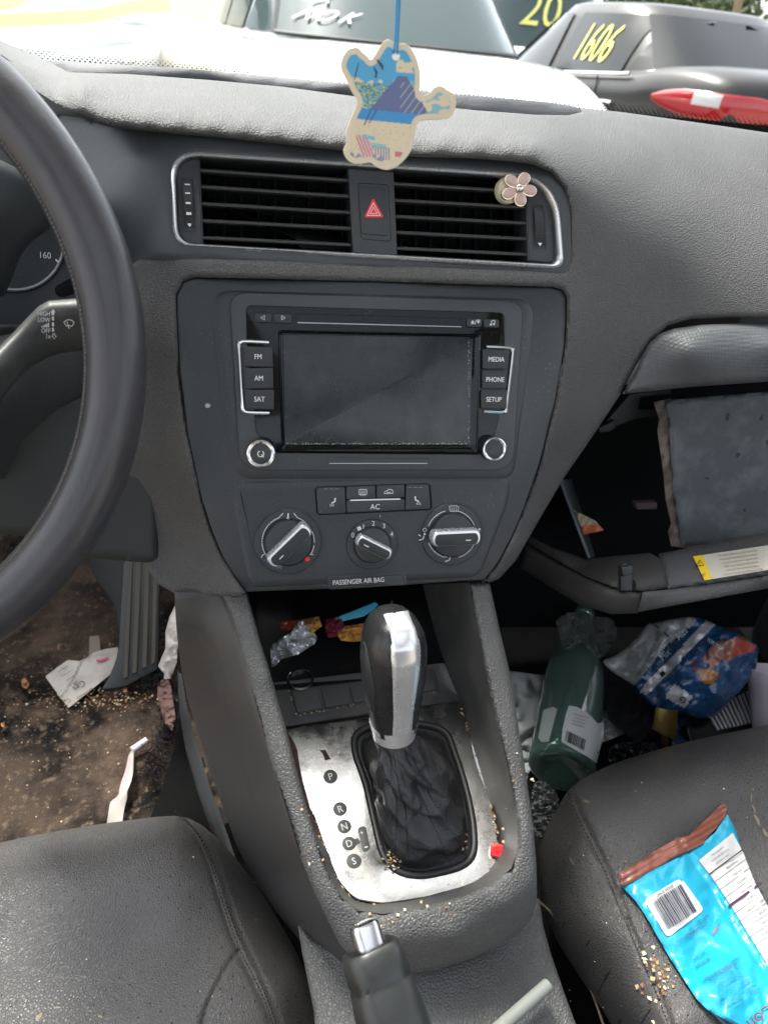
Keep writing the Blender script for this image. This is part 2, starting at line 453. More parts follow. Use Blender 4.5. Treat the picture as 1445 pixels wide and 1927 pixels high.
M['leather'] = mat('black perforated seat leather', (.074, .071, .069), .42, grain=[('leather', 450, .62, .0007), ('noise', 40, .22, .003)], perf=(.0115, .075), mott=[(7, (.095, .088, .083), .45, .75)], dust=(180, .05, (.35, .30, .22)), rvar=.08)
M['leatherp'] = mat('plain bolster leather', (.032, .032, .032), .38, grain=[('leather', 560, .5, .0006), ('noise', 30, .3, .003)], mott=(18, (.06, .055, .048), .5, .8), rvar=.08)
M['boot'] = mat('soft black boot leather', (.024, .024, .025), .42, grain=[('leather', 420, .35, .0004), ('noise', 90, .5, .002)], dust=(260, .08, (.30, .24, .17)))
M['bootroll'] = mat('black boot frame', (.018, .018, .019), .45, dust=(260, .10, (.30, .24, .17)))
M['thread'] = mat('black thread', (.006, .006, .006), .8)
M['badge'] = mat('grey gear badge', (.055, .055, .052), .5)
M['threadg'] = mat('worn grey thread', (.09, .085, .075), .8)
M['wheel'] = mat('worn polished wheel leather', (.030, .029, .031), .36, coat=.12, grain=[('noise', 45, .22, .003), ('leather', 620, .14, .0003)], rvar=.06, mott=(24, (.042, .038, .041), .45, .75))
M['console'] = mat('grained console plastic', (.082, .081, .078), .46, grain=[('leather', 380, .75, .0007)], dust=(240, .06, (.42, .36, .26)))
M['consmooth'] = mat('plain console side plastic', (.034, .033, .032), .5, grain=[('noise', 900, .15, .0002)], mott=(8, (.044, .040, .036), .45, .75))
M['dusty'] = mat('dusty console panel plastic', (.062, .062, .06), .55, mott=[(30, (.10, .095, .085), .45, .7)], dust=(300, .14, (.3, .26, .2)))
M['dimple'] = mat('dimpled grey trim', (.058, .061, .063), .5, grain=[('dimple', 340, .5, .0005)])
M['dark'] = mat('plain dark plastic', (.018, .02, .02), .6)  # one even dark base colour for covers, wells, fence bars and cable
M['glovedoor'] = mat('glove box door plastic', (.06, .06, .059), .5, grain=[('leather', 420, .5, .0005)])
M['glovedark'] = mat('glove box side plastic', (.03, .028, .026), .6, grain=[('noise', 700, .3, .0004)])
M['folder'] = mat('worn grey vinyl', (.055, .068, .072), .5, grain=[('leather', 500, .4, .0004), ('noise', 25, .3, .002)], mott=[(30, (.11, .125, .13), .45, .7)], dust=(90, .10, (.03, .035, .035)))
M['folderedge'] = mat('torn brown board edge', (.10, .075, .062), .8, grain=[('noise', 150, .8, .002)], mott=(60, (.17, .14, .12), .45, .6))
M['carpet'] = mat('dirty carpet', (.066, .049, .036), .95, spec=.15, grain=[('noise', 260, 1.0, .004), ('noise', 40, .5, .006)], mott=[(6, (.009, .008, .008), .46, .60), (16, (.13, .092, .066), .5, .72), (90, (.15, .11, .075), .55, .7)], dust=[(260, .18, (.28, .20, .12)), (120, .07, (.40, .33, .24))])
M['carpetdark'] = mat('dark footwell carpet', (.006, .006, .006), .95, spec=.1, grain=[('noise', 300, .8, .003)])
# ================================================================= DASHBOARD
dash = thing('dashboard', (0.105, .62, .70), 'charcoal car dashboard with centre air vents, touchscreen radio and climate dials', 'dashboard')
_lip = [(200, 237), (300, 249), (400, 258), (520, 270), (640, 283), (760, 294), (900, 299), (1000, 309)]
_lip = [(float(a), float(b)) for a, b in cr([(150, 218), (200, 237), (280, 247), (400, 258), (520, 270), (640, 283), (760, 294), (900, 299), (1000, 309)], 2)]
_rows = [(x, y-d, 's', o) for x, y in _lip for d, o in ((0, -.013), (14, -.0145), (30, -.009), (44, .006), (58, .030)) if not (x < 250 and d > 44)]
Dpad = TPS(_rows+[(-60, 45, 'z', 1.045), (0, 76, 'z', 1.045), (95, 117, 'z', 1.046), (130, 136, 'z', 1.047), (400, 151, 'z', 1.050), (680, 183, 'z', 1.050), (900, 208, 'z', 1.048),
    (1100, 204, 'z', 1.052), (1250, 222, 'z', 1.050), (1445, 250, 'z', 1.045), (1500, 258, 'z', 1.043),
    (-60, 80, 's', -.02), (0, 120, 's', -.02), (60, 165, 's', -.01), (115, 200, 's', 0),
    (1035, 322, 's', -.012), (1070, 400, 's', -.006), (1070, 500, 's', -.004), (700, 500, 's', -.004), (350, 500, 's', -.004),
    
    (1060, 290, 's', .010),
    (1066, 600, 's', -.004), (1030, 820, 's', -.004), (960, 1020, 's', -.004), (335, 650, 's', -.004), (365, 880, 's', -.004), (440, 1085, 's', -.004),
    (245, 500, 's', .002), (250, 700, 's', .010), (240, 900, 's', .022), (260, 1050, 's', .026), (335, 1119, 's', .014),
    (1150, 420, 's', .002), (1150, 560, 's', .004), (1130, 700, 's', .012), (1080, 850, 's', .018), (1000, 1000, 's', .016), (935, 1090, 's', .006),
    (1240, 400, 's', .020), (1240, 540, 's', .010), (1445, 460, 's', .020), (1445, 590, 's', -.004), (1240, 605, 's', .012), (1445, 370, 's', .060), (1240, 320, 's', .060), (1150, 330, 's', .022), (1500, 600, 's', -.006)], 3e-5)
panel_r = [(1066, 560), (1066, 600), (1063, 650), (1055, 700), (1045, 760), (1030, 820), (1016, 872), (1000, 920), (981, 972), (960, 1020), (938, 1060), (912, 1092)]
panel_l = [(462, 1115), (440, 1085), (418, 1044), (400, 1000), (381, 942), (365, 880), (353, 815), (345, 750), (338, 700), (335, 650), (333, 600), (333, 555)]
panel_px = [(345, 530), (365, 522), (700, 529), (1040, 540), (1058, 546)] + panel_r + [(700, 1106)] + panel_l
pad_poly = [(-60, 45), (0, 76), (60, 101), (95, 117), (130, 136), (250, 140), (400, 151), (530, 163), (680, 183), (800, 198), (900, 208), (1010, 216), (1070, 217), (1094, 211), (1092, 203),
    (1170, 211), (1250, 222), (1350, 236), (1445, 250), (1520, 260), (1520, 598), (1445, 598), (1380, 597), (1300, 600), (1255, 613), (1225, 640), (1195, 690), (1165, 745), (1115, 820), (1060, 900), (1010, 985), (970, 1055), (938, 1090), (920, 1096)] \
    + panel_r[::-1] + [(1058, 546), (1040, 540), (700, 529), (365, 522), (345, 530)] + panel_l[::-1] + [(452, 1122), (400, 1121), (335, 1120), (300, 1100), (255, 1040), (232, 960), (236, 860), (240, 700), (232, 560), (238, 505), (262, 488), (300, 481), (700, 498), (1052, 513), (1066, 508),
    (1073, 480), (1072, 400), (1062, 355), (1038, 324), (1000, 309)] + [(float(a), float(b)) for a, b in cr([(150, 218), (200, 237), (280, 247), (400, 258), (520, 270), (640, 283), (760, 294), (900, 299), (1000, 309)], 6)][::-1] + [ (115, 200), (60, 165), (0, 120), (-60, 82)]
mb = MB(); skin(mb, pad_poly, Dpad, step=4, roll=.0045, skirt=.03)
obj('soft_pad', mb, M['pad'], dash, 60)
# defroster strip behind the ridge
Dstrip = TPS([(90, 116, 'z', 1.046), (360, 131, 'z', 1.052), (640, 158, 'z', 1.054), (1030, 193, 'z', 1.052), (1092, 207, 'z', 1.048), (400, 153, 'z', 1.043), (680, 187, 'z', 1.043), (900, 211, 'z', 1.042), (130, 139, 'z', 1.041)])
mb = MB(); skin(mb, [(88, 114), (230, 121), (360, 130), (500, 142), (640, 156), (830, 174), (1030, 192), (1075, 199), (1096, 205), (1098, 214), (1075, 221), (1010, 219), (900, 212), (680, 187), (400, 155), (250, 144), (128, 140)], Dstrip, step=7, roll=.002, skirt=.01)
obj('defroster_strip', mb, M['strip'], dash, 60)
# satin surround of the vents
Dsat = TPS([(330, 290, 's', -.002), (1050, 330, 's', -.002), (1060, 500, 's', -.002), (330, 470, 's', -.002), (700, 310, 's', -.002), (700, 490, 's', -.002), (250, 300, 's', .010), (250, 460, 's', .012), (180, 300, 's', .040), (180, 460, 's', .04), (100, 230, 's', .07), (600, 280, 's', .004), (1000, 310, 's', .004)], 1e-6)
vent_out = rp([(319, 284), (1046, 331), (1059, 507), (327, 465)], [58, 88, 24, 38], 9)
vent_in = rp([(334, 298), (1031, 343), (1045, 494), (341, 455)], [46, 74, 18, 30], 9)
vent_hole = rp([(325, 290), (1040, 336), (1053, 501), (333, 460)], [52, 80, 22, 34], 6)
mb = MB(); skin(mb, [(90, 215), (160, 222), (280, 240), (640, 276), (760, 290), (1000, 302), (1050, 322), (1076, 370), (1080, 512), (1052, 516), (700, 502), (300, 488), (262, 494), (238, 520), (215, 560), (150, 560), (110, 400)], Dsat, step=7, roll=.001, skirt=.005, holes=[vent_hole])
obj('vent_surround', mb, M['satin2'], dash, 60)
mb = MB(); ring(mb, S, vent_out, vent_in, [(0, -.004), (0, .0022), (.12, .0036), (.35, .0044), (.55, .0036), (.62, .0026)])
obj('chrome_frame', mb, M['silver'], dash, 50)
mb = MB(); ring(mb, S, vent_out, vent_in, [(.60, .0024), (.72, .0016), (.9, -.001), (1.0, -.004), (1.02, -.03)])
obj('inner_frame', mb, M['chromed'], dash, 50)
# vent housing box behind
mb = MB(); ring(mb, S, vent_hole, vent_in, [(.3, -.004), (1.0, -.045), (1.4, -.045)])
mb.add([S.hit(x, y, -.048) for x, y in qd(300, 270, 1080, 320, 1085, 530, 310, 480)], [(0, 1, 2, 3)])
obj('vent_housing', mb, M['black'], dash)
def lerp(a, b, t): return a+(b-a)*t
def slats(parent, xl, xr, yl, yr):
    for a, b in zip(yl, yr):
        mb = MB(); p0 = S.hit(xl, a, -.003); p1 = S.hit(xr, b, -.003)
        back = -S.n*.022 + S.v*.003
        th = S.v*.0015
        loops = []
        for p in (p0, p1):
            loops.append([p+th*.55, p+S.n*.0006, p-th*.6, p-th+back*.15, p-th*.8+back, p+th*.8+back, p+th+back*.12])
        mb.loft(loops, 0, True, True); obj('slat', mb, M['vent'], parent, 40)
avl = sub('air_vent', S.hit(515, 460, 0), dash)
avr = sub('air_vent', S.hit(865, 480, 0), dash)
slats(avl, 376, 660, (320, 351, 383, 415, 447), (339.5, 369.5, 400, 430, 461))
slats(avr, 740, 994, (345.5, 376.5, 407, 437, 467), (361, 390, 420, 449.5, 479))
for a_, (x0, x1, y0, y1, y2, y3) in ((avl, (376, 660, 303, 322, 472, 458)), (avr, (740, 994, 325, 342, 486, 478))):
    for k in range(9):
        t = (k+.5)/9; mb = MB(); x = lerp(x0, x1, t)
        p = S.hit(x, lerp(y0, y1, t), -.030); q = S.hit(x, lerp(y3, y2, t), -.030); w = S.u*.0007
        mb.add([p-w, p+w, q+w, q-w, p-w-S.n*.014, p+w-S.n*.014, q+w-S.n*.014, q-w-S.n*.014], [(0, 1, 2, 3), (0, 3, 7, 4), (1, 5, 6, 2)])
        obj('vane', mb, M['black'], a_)
# end caps with thumbwheels
def endcap(pts, rad, well, wheel, tri, marks):
    mb = MB(); slab(mb, S, rp(pts, rad, 6), -.030, -.0012, .0012)
    obj('vent_cap', mb, M['satin'], dash)
    mb = MB(); wp = rp(well, 8, 4)
    U = [S.uv(*p) for p in wp]; I = insetuv(U, .0012); I2 = insetuv(U, .0018)
    mb.loft([[S.P(*q, -.0009) for q in U], [S.P(*q, -.0008) for q in I], [S.P(*q, -.0030) for q in I2]], 0, False, True)
    obj('thumbwheel_well', mb, M['dark'], dash)
    # ribbed wheel: a short drum turning about the car's x axis
    (x0, y0), (x1, y1), (x2, y2), (x3, y3) = wheel
    uL0, vT = S.uv((x0+x1)/2, (y0+y1)/2); uB, vB = S.uv((x2+x3)/2, (y2+y3)/2)
    w = (S.uv(x1, y1)[0]-S.uv(x0, y0)[0])/2; H = (vT-vB)/2; vc = (vT+vB)/2; n = 44; loops = []
    bul = .0042
    for k in range(n+1):
        s = -1+2*k/n; rib = .00028 if k % 2 else 0
        u_ = lerp(uB, uL0, (s+1)/2)
        hh = -.0028+bul*sqrt(max(0, 1-.92*s*s))+rib
        loops.append([S.P(u_-w, vc+s*H, -.004), S.P(u_-w, vc+s*H, hh-.0006), S.P(u_-w*.85, vc+s*H, hh), S.P(u_+w*.85, vc+s*H, hh), S.P(u_+w, vc+s*H, hh-.0006), S.P(u_+w, vc+s*H, -.004)])
    mb = MB(); mb.loft(loops, 0, True, True, closed=False)
    for s, hw in marks:
        hh = -.0028+bul*sqrt(1-.92*s*s)+.0005; u_ = lerp(uB, uL0, (s+1)/2)
        if hw > 0: mb.add([S.P(u_-w*.5, vc+s*H-hw, hh), S.P(u_+w*.5, vc+s*H-hw, hh), S.P(u_+w*.5, vc+s*H+hw, hh), S.P(u_-w*.5, vc+s*H+hw, hh)], [(0, 1, 2, 3)], 1)
        else: mb.add([S.P(u_-w*.5, vc+s*H+.0014, hh), S.P(u_, vc+s*H-.0014, hh), S.P(u_+w*.5, vc+s*H+.0014, hh)], [(0, 1, 2)], 1)
    obj('thumbwheel', mb, [M['blackplastic'], M['white']], dash, 25)
endcap([(331, 296), (376, 299), (383, 461), (338, 457)], [40, 2, 2, 30], [(338, 332), (367, 332), (371, 438), (343, 436)], [(343, 337), (362, 337), (367, 431), (348, 430)], True,
       [(.78, .0004), (.42, .0005), (.02, .0007), (-.40, .0009), (-.85, -1)])
endcap([(988, 342), (1033, 345), (1046, 496), (993, 491)], [2, 66, 16, 2], [(1000, 380), (1024, 384), (1030, 470), (1003, 468)], [(1003, 384), (1021, 388), (1026, 465), (1006, 464)], True, [(-.88, -1)])
# hazard column and switch
mb = MB(); slab(mb, S, [(655, 317), (741, 323), (748, 481), (664, 476)], -.03, -.0004, .0010)
obj('centre_column', mb, M['satin'], dash)
mb = MB(); hw_ = rp([(671, 343), (732, 347), (737, 455), (679, 450)], 8, 4)
U = [S.uv(*p) for p in hw_]; I = insetuv(U, .0012)
mb.loft([[S.P(*q, -.0003) for q in U], [S.P(*q, .0002) for q in insetuv(U, .0004)], [S.P(*q, -.0016) for q in I]], 0, False, True)
obj('switch_well', mb, M['satin2'], dash)
hz = sub('hazard_button', S.hit(703, 396, 0), dash)
mb = MB(); slab(mb, S, rp([(674, 350), (725, 353), (730, 444), (680, 440)], 5, 4), -.002, .0004, .0007)
obj('button_cap', mb, M['satin'], hz)
mb = MB(); tc_ = (703, 392)
flat(mb, S, rp([(702, 372), (722, 409), (685, 409)], 4, 3), .0006, 0)
for k_, w_ in ((.70, 2.2), (.36, 1.8)):
    T_ = [(tc_[0]+(x-703.3)*k_, 398+(y-397.5)*k_) for x, y in ((702.3, 374), (721, 408), (686, 408))]
    stroke(mb, S, T_, w_, .0008, 1, True)
obj('warning_triangle', mb, [M['red'], M['white']], hz)
# ---- stack panel
mb = MB(); slab(mb, S, panel_px, -.02, -.0006, .0018)
obj('stack_panel', mb, M['satin'], dash, 40)
mb = MB()
surr = rp([(398, 545), (1005, 562), (1000, 640), (968, 886), (956, 900), (460, 902), (432, 880), (402, 640)], [40, 40, 30, 30, 30, 40, 40, 30], 6)
U = [S.uv(*p) for p in surr]
mb.loft([[S.P(*q, -.0007) for q in U], [S.P(*q, .0003) for q in insetuv(U, .0018)], [S.P(*q, -.0002) for q in insetuv(U, .009)]], 0, False, True)
obj('radio_surround', mb, M['satin'], dash, 60)
# ---- radio
rad = sub('radio', S.hit(705, 880, 0), dash)
mb = MB(); slab(mb, S, rp([(431, 549), (984, 566), (966, 885), (452, 886)], [36, 36, 40, 44], 8), -.001, .0022, .0009)
mb2 = MB()
obj('radio_bezel', mb, M['satin2'], rad)
mb = MB(); slab(mb, S, rp([(463, 574), (950, 588), (950, 655), (938, 790), (930, 822), (906, 856), (520, 853), (482, 815), (478, 775), (464, 640)], [12, 12, 4, 4, 12, 8, 8, 10, 4, 4], 4), .0018, .0034, .0006)
obj('gloss_face', mb, M['gloss'], rad)
mb = MB(); so = rp([(523, 621), (901, 629), (896, 851), (529, 850)], 7, 4); si = rp([(533, 630), (888, 637), (883, 836), (538, 836)], 4, 4)
ring(mb, S, so, si, [(0, .0033), (0.02, .0046), (.2, .0052), (.42, .0046), (.8, .0032), (1.0, .0030)])
obj('screen_frame', mb, M['gloss'], rad, 50)
mb = MB(); slab(mb, S, rp([(532, 629), (889, 636), (884, 838), (537, 838)], 4, 4), .0026, .0038, .0003)
obj('screen', mb, M['screen'], rad)
mb = MB(); pts = [(540, 833), (600, 834), (700, 833), (800, 834), (880, 832)]
random.seed(3)
for k in range(260):
    x = random.uniform(538, 882) if random.random() < .8 else random.choice((881, 883, 882)); y = 836-abs(random.gauss(0, 1.6)) if x < 881 else random.uniform(640, 836)
    s_ = random.uniform(.5, 1.4); a_ = random.uniform(0, 6)
    flat(mb, S, [(x+s_*cos(a_+q), y+s_*.7*sin(a_+q)) for q in (0, 1.9, 4)], .0041, 0)
tag(obj('dust', mb, M['dusty2'] if 'dusty2' in M else mat('pale lint', (.42, .40, .36), .9), rad), kind='stuff')
mb = MB(); stroke(mb, S, [(612, 832), (628, 815), (636, 800), (640, 785), (648, 770), (660, 760), (676, 757)], 0.7, .0041, 0)
obj('scratch', mb, mat('faint hair', (.06, .062, .062), .6), rad)
mb = MB(); recess(mb, S, rp([(556, 590), (870, 599), (869, 614), (558, 606)], 3, 3), .0036, .0016, .0004)
stroke(mb, S, [(560, 607), (868, 615)], 1.6, .0042, 1)
obj('disc_slot', mb, [M['black'], M['chromed']], rad)
def button(poly, s_, c, hpx, rr=3, h=.0058, parent=rad, ang=0, m_=None, base=.002, sq=.86, bold=.012, extra=None, bev=.0006):
    mb = MB(); slab(mb, S, rp(poly, rr, 3), base, h, bev)
    if s_: text(mb, S, s_, c, hpx, ang, h+.0001, 1, sq, bold)
    if extra: extra(mb, h+.0001)
    return obj('button', mb, [m_ or M['blackplastic'], M['white']], parent)
def tri_(pts): return lambda mb, h: stroke(mb, S, pts, 1.3, h, 1, True)
button([(478, 589), (511, 590), (511, 607), (479, 606)], None, None, 0, 4, .0050, extra=tri_([(491, 598), (498, 594), (498, 602)]))
button([(515, 590), (549, 591), (549, 609), (516, 607)], None, None, 0, 4, .0050, extra=tri_([(530, 594), (530, 602), (537, 598)]))
def ej(mb, h):
    flat(mb, S, [(886, 607), (889, 602.5), (892, 607)], h, 1); stroke(mb, S, [(886, 609), (892, 609)], 1.2, h, 1); stroke(mb, S, [(893.5, 610), (895.5, 602)], 1, h, 1)
    flat(mb, S, [(897, 604.5), (900, 609), (903, 604.5)], h, 1); stroke(mb, S, [(897, 602.5), (903, 602.5)], 1.2, h, 1)
button([(878, 599), (907, 600), (906, 616), (878, 615)], None, None, 0, 4, .0050, extra=ej)
def note(mb, h):
    stroke(mb, S, [(924, 611), (925, 603.5), (931, 602.5), (930, 610)], 1.2, h, 1)
    for q in ((923, 611), (929, 610)): flat(mb, S, arc(q[0], q[1], 1.8, 0, 324, 9), h, 1)
button([(910, 600), (939, 601), (939, 617), (910, 616)], None, None, 0, 4, .0050, extra=note)
for poly, s_, c in (([(457, 652), (513, 653), (514, 691), (459, 690)], 'FM', (486, 671)), ([(459, 693), (514, 692), (515, 731), (460, 732)], 'AM', (487.5, 711.5)), ([(460, 734), (516, 733), (516, 771), (463, 770)], 'SAT', (488.5, 751)),
                    ([(908, 657), (956, 659), (955, 695), (908, 694)], 'MEDIA', (933.5, 676)), ([(907, 697), (954, 697), (954, 731), (907, 731)], 'PHONE', (931.5, 714)), ([(905, 734), (954, 734), (953, 770), (905, 769)], 'SETUP', (929, 751.5))):
    button(poly, s_, c, 9.5 if len(s_) < 4 else 9)
for pts in ([(506, 645), (462, 643), (453, 646), (450, 654), (456, 762), (460, 772), (468, 776), (507, 777)], [(915, 653), (955, 655), (963, 658), (964, 666), (952, 768), (949, 773), (941, 775), (910, 774)]):
    mb = MB(); c_ = cr(pts, 5); mb.tube([S.hit(x, y, .0034) for x, y in c_], .0014, 8)
    obj('chrome_bracket', mb, M['chrome'], rad)
def knob(cb, cf, r, parent, power=False):
    """volume knob: knurled dark barrel, satin ring, black cap"""
    k = Multi()
    H = .0115; uvf = S.uv(cf[0], cf[1], H)
    mb = MB(); rev(mb, S, None, [(r*1.0, .001), (r*1.0, .0085)], 60, 0, uvc=uvf, cap=False, wob=lambda k_, rr: .00022*(k_ % 2)); k.add(mb, M['chromed'])
    mb = MB(); rev(mb, S, None, [(r*1.0, .0083), (r*1.02, .0095), (r*.98, H), (r*.88, H+.0005), (r*.74, H-.0002), (r*.72, H-.0012)], 60, 0, uvc=uvf, cap=False); k.add(mb, M['chrome'])
    mb = MB(); rev(mb, S, None, [(r*.74, H-.0018), (r*.70, H-.0006), (r*.60, H-.0002), (r*.3, H)], 48, 0, uvc=uvf)
    if power:
        pl = S; c0 = cf
        stroke(mb, S, arc(c0[0], c0[1], 5.6, 110, 420, 18), 1.5, H+.0003, 1)
        stroke(mb, S, [(c0[0]+1, c0[1]+1), (c0[0]+5.5, c0[1]+6.5)], 1.5, H+.0003, 1)
    k.add(mb, [M['satin'], M['white']]); k.done('knob', parent, 20)
knob((487, 850), (491, 854), .0107, rad, True)
knob((923, 842), (931, 846), .0100, rad)
mb = MB(); recess(mb, S, rp([(617, 861), (807, 863), (806, 873), (617, 873)], 3, 3), .0024, .0010, .0004); stroke(mb, S, [(620, 872), (804, 872)], 1.4, .0027, 1)
obj('label_slot', mb, [M['dark'], M['chromed']], rad)
# ---- climate controls
cli = sub('climate_control', S.hit(700, 1100, 0), dash)
mb = MB(); cp = rp([(438, 908), (958, 898), (958, 940), (902, 1086), (470, 1106), (438, 935)], [28, 24, 40, 24, 24, 40], 6)
U = [S.uv(*p) for p in cp]
mb.loft([[S.P(*q, -.0005) for q in U], [S.P(*q, .0003) for q in insetuv(U, .0010)], [S.P(*q, .0000) for q in insetuv(U, .006)]], 0, False, True)
obj('control_panel', mb, M['satin'], cli, 60)
mb = MB(); slab(mb, S, rp([(592, 916), (810, 909), (814, 960), (596, 970)], 9, 5), -.0004, .0006, .0004); obj('button_housing', mb, M['black'], cli)
def cbtn(poly, s_=None, c=None, ex=None, rr=2):
    mb = MB(); slab(mb, S, rp(poly, rr, 3), .0003, .0022, .0005)
    if s_: text(mb, S, s_, c, 10, 0, .0024, 1, .95, .0)
    if ex: ex(mb, .0024)
    obj('button', mb, [M['satin'], M['white'], M['whitedim']], cli)
def seatic(x, y, d):
    def f(mb, h):
        stroke(mb, S, [(x+4*d, y-7), (x+3*d, y), (x-3*d, y+3)], 2.4, h, 1)
        for k in range(3): stroke(mb, S, [(x-6*d+k*3*d, y+9), (x-5*d+k*3*d, y+6.5), (x-6*d+k*3*d, y+4.5)], .9, h, 1)
        for k in range(3): stroke(mb, S, [(x-14+k*10-3, y-24), (x-14+k*10+4, y-24)], .8, h, 2); 
    return f
cbtn([(595, 918), (649, 916), (651, 966), (599, 968)], ex=seatic(627, 944, 1), rr=5)
cbtn([(764, 912), (807, 911), (810, 958), (763, 960)], ex=seatic(785, 941, -1), rr=5)
def defr(mb, h):
    stroke(mb, S, rp([(676, 921), (690, 921), (690, 931), (676, 931)], 1, 2), 1, h, 1, True)
    for k in range(3): stroke(mb, S, [(679.5+k*3.4, 933), (678.8+k*3.4, 929), (680.2+k*3.4, 926), (679.5+k*3.4, 923)], .9, h, 1)
def carr(mb, h):
    stroke(mb, S, [(723, 929), (724, 925), (728, 924), (731, 921), (736, 921), (739, 924), (740, 928), (723, 929)], 1.1, h, 1)
    stroke(mb, S, [(728, 927), (735, 926)], 1, h, 1)
cbtn([(652, 916), (706, 914), (707, 938), (652, 940)], ex=defr)
cbtn([(709, 914), (761, 912), (761, 936), (709, 938)], ex=carr)
def acl(mb, h): stroke(mb, S, [(659, 941.5), (753, 939)], 2.4, h+.0003, 1)
cbtn([(652, 942), (761, 939), (762, 960), (653, 965)], 'AC', (706, 953.5), acl)
def dial(c, rpx, uprof, name_='dial'):
    k = Multi()
    r = np.linalg.norm(S.hit(c[0]+rpx, c[1])-S.hit(c[0], c[1]))
    mb = MB(); rev(mb, S, c, [(r*1.0, .0002), (r*.975, -.0012), (r*.955, -.0012), (r*.945, .0006), (r*.92, .0014), (r*.70, .0016), (r*.69, .0008)], 72, cap=True); k.add(mb, M['satin'])
    return k, r
def gripbar(k, c, r, ang, L, W, H, off=(0, 0), mark=None):
    mb = MB(); rev(mb, S, c, [(r*.68, .0010), (r*.67, .0040), (r*.63, .0056), (r*.58, .0060)], 60); k.add(mb, M['satin'])
    cu, cv = S.uv(*c); a = radians(ang); e = np.array((cos(a), sin(a))); q = np.array((-e[1], e[0]))
    def shp(l0, l1, w0, w1, n=7):
        pts = []
        for s_, l, w in ((1, l1, w1), (-1, l0, w0)):
            for t in range(n+1):
                b = -pi/2+pi*t/n
                pts.append((s_*(l-w*.55)+s_*w*.55*cos(b), s_*w*sin(b)))
        return pts
    P_ = shp(L, L, W, W)
    def lp(sc_, h): return [S.P(*(np.array((cu, cv))+e*(x-np.sign(x)*sc_)+q*(y*(1-sc_/W))), h) for x, y in P_]
    mb = MB(); mb.loft([lp(0, .005), lp(0, H*.75), lp(.0004, H*.93), lp(.0011, H), lp(.0020, H+.0001)], 0, False, True); k.add(mb, M['silver'])
    mb = MB()
    def lq(i, h): return [S.P(*(np.array((cu, cv))-q*W*.14+e*(x*.88-np.sign(x)*i)+q*(y*(.70-i/W))), h) for x, y in P_]
    mb.loft([lq(0, H), lq(0, H+.0004), lq(.0004, H+.0005)], 0, False, True)
    m0 = np.array((cu, cv))+e*(mark*L*.62)-q*W*.30; 
    mb.add([S.P(*(m0+e*x+q*y), H+.0007) for x, y in ((-.0022, -.0004), (.0022, -.0004), (.0022, .0004), (-.0022, .0004))], [(0, 1, 2, 3)], 1)
    k.add(mb, [M['blackplastic'], M['white']]); k.done('dial', cli, 32)
def tickarc(mb, c, r, a0, a1, w=1.2, hook=0): stroke(mb, S, arc(c[0], c[1], r, a0, a1, 24, r*.985), w, .0018, 1)
# temperature
c = (542.5, 1019.5); k, r = dial(c, 66, None)
mb = MB()
for a0, a1 in ((112, 134), (140, 176), (182, 210), (68, 46), (-2, 24), (-8, -30)): tickarc(mb, c, 49, a0, a1)
for a in (137, 179): flat(mb, S, arc(c[0]+49*cos(radians(a)), c[1]-48*sin(radians(a)), 1.3, 0, 300, 6), .0018, 1)
stroke(mb, S, [(c[0]+49*cos(radians(112)), c[1]-48*sin(radians(112))), (533, 966)], 1.2, .0018, 1); stroke(mb, S, [(c[0]+49*cos(radians(68)), c[1]-48*sin(radians(68))), (553, 966)], 1.2, .0018, 1)
stroke(mb, S, [(542, 975), (542.5, 966)], 2.2, .0018, 1); flat(mb, S, arc(542, 975, 2.4, 0, 320, 8), .0018, 1)
stroke(mb, S, [(500, 1041), (493, 1046), (492, 1050)], 1.2, .0018, 1); stroke(mb, S, [(583, 1043), (590, 1044)], 1.2, .0018, 1)
flat(mb, S, arc(503.5, 1055, 4.2, 0, 340, 14), .0018, 2); flat(mb, S, arc(578.5, 1052, 4.6, 0, 340, 14), .0018, 3)
text(mb, S, 'MAX', (520, 1064), 8, -22, .0018, 4, .95)
k.add(mb, [M['satin'], M['white'], M['blue'], M['red'], M['whitedim']])
gripbar(k, c, r, 44, .0212, .0062, .0150, mark=-.8)
# fan
c = (699.5, 1024); k, r = dial(c, 50, None)
mb = MB()
for s_, p in (('0', (664, 1007)), ('1', (684, 991)), ('2', (702.5, 985)), ('3', (722.5, 989.5)), ('4', (737, 1005))): text(mb, S, s_, p, 9, 0, .0018, 1, .95)
for a in range(4): flat(mb, S, arc(676+2.6*cos(a*pi/2+.4), 994.5+2.6*sin(a*pi/2+.4), 2.0, 0, 320, 7), .0018, 1)
stroke(mb, S, [(715, 969), (715, 974)], 1.6, .0010, 2)
k.add(mb, [M['satin'], M['white'], M['whitedim']])
gripbar(k, c, r, -28, .0158, .0050, .0130, mark=-.7)
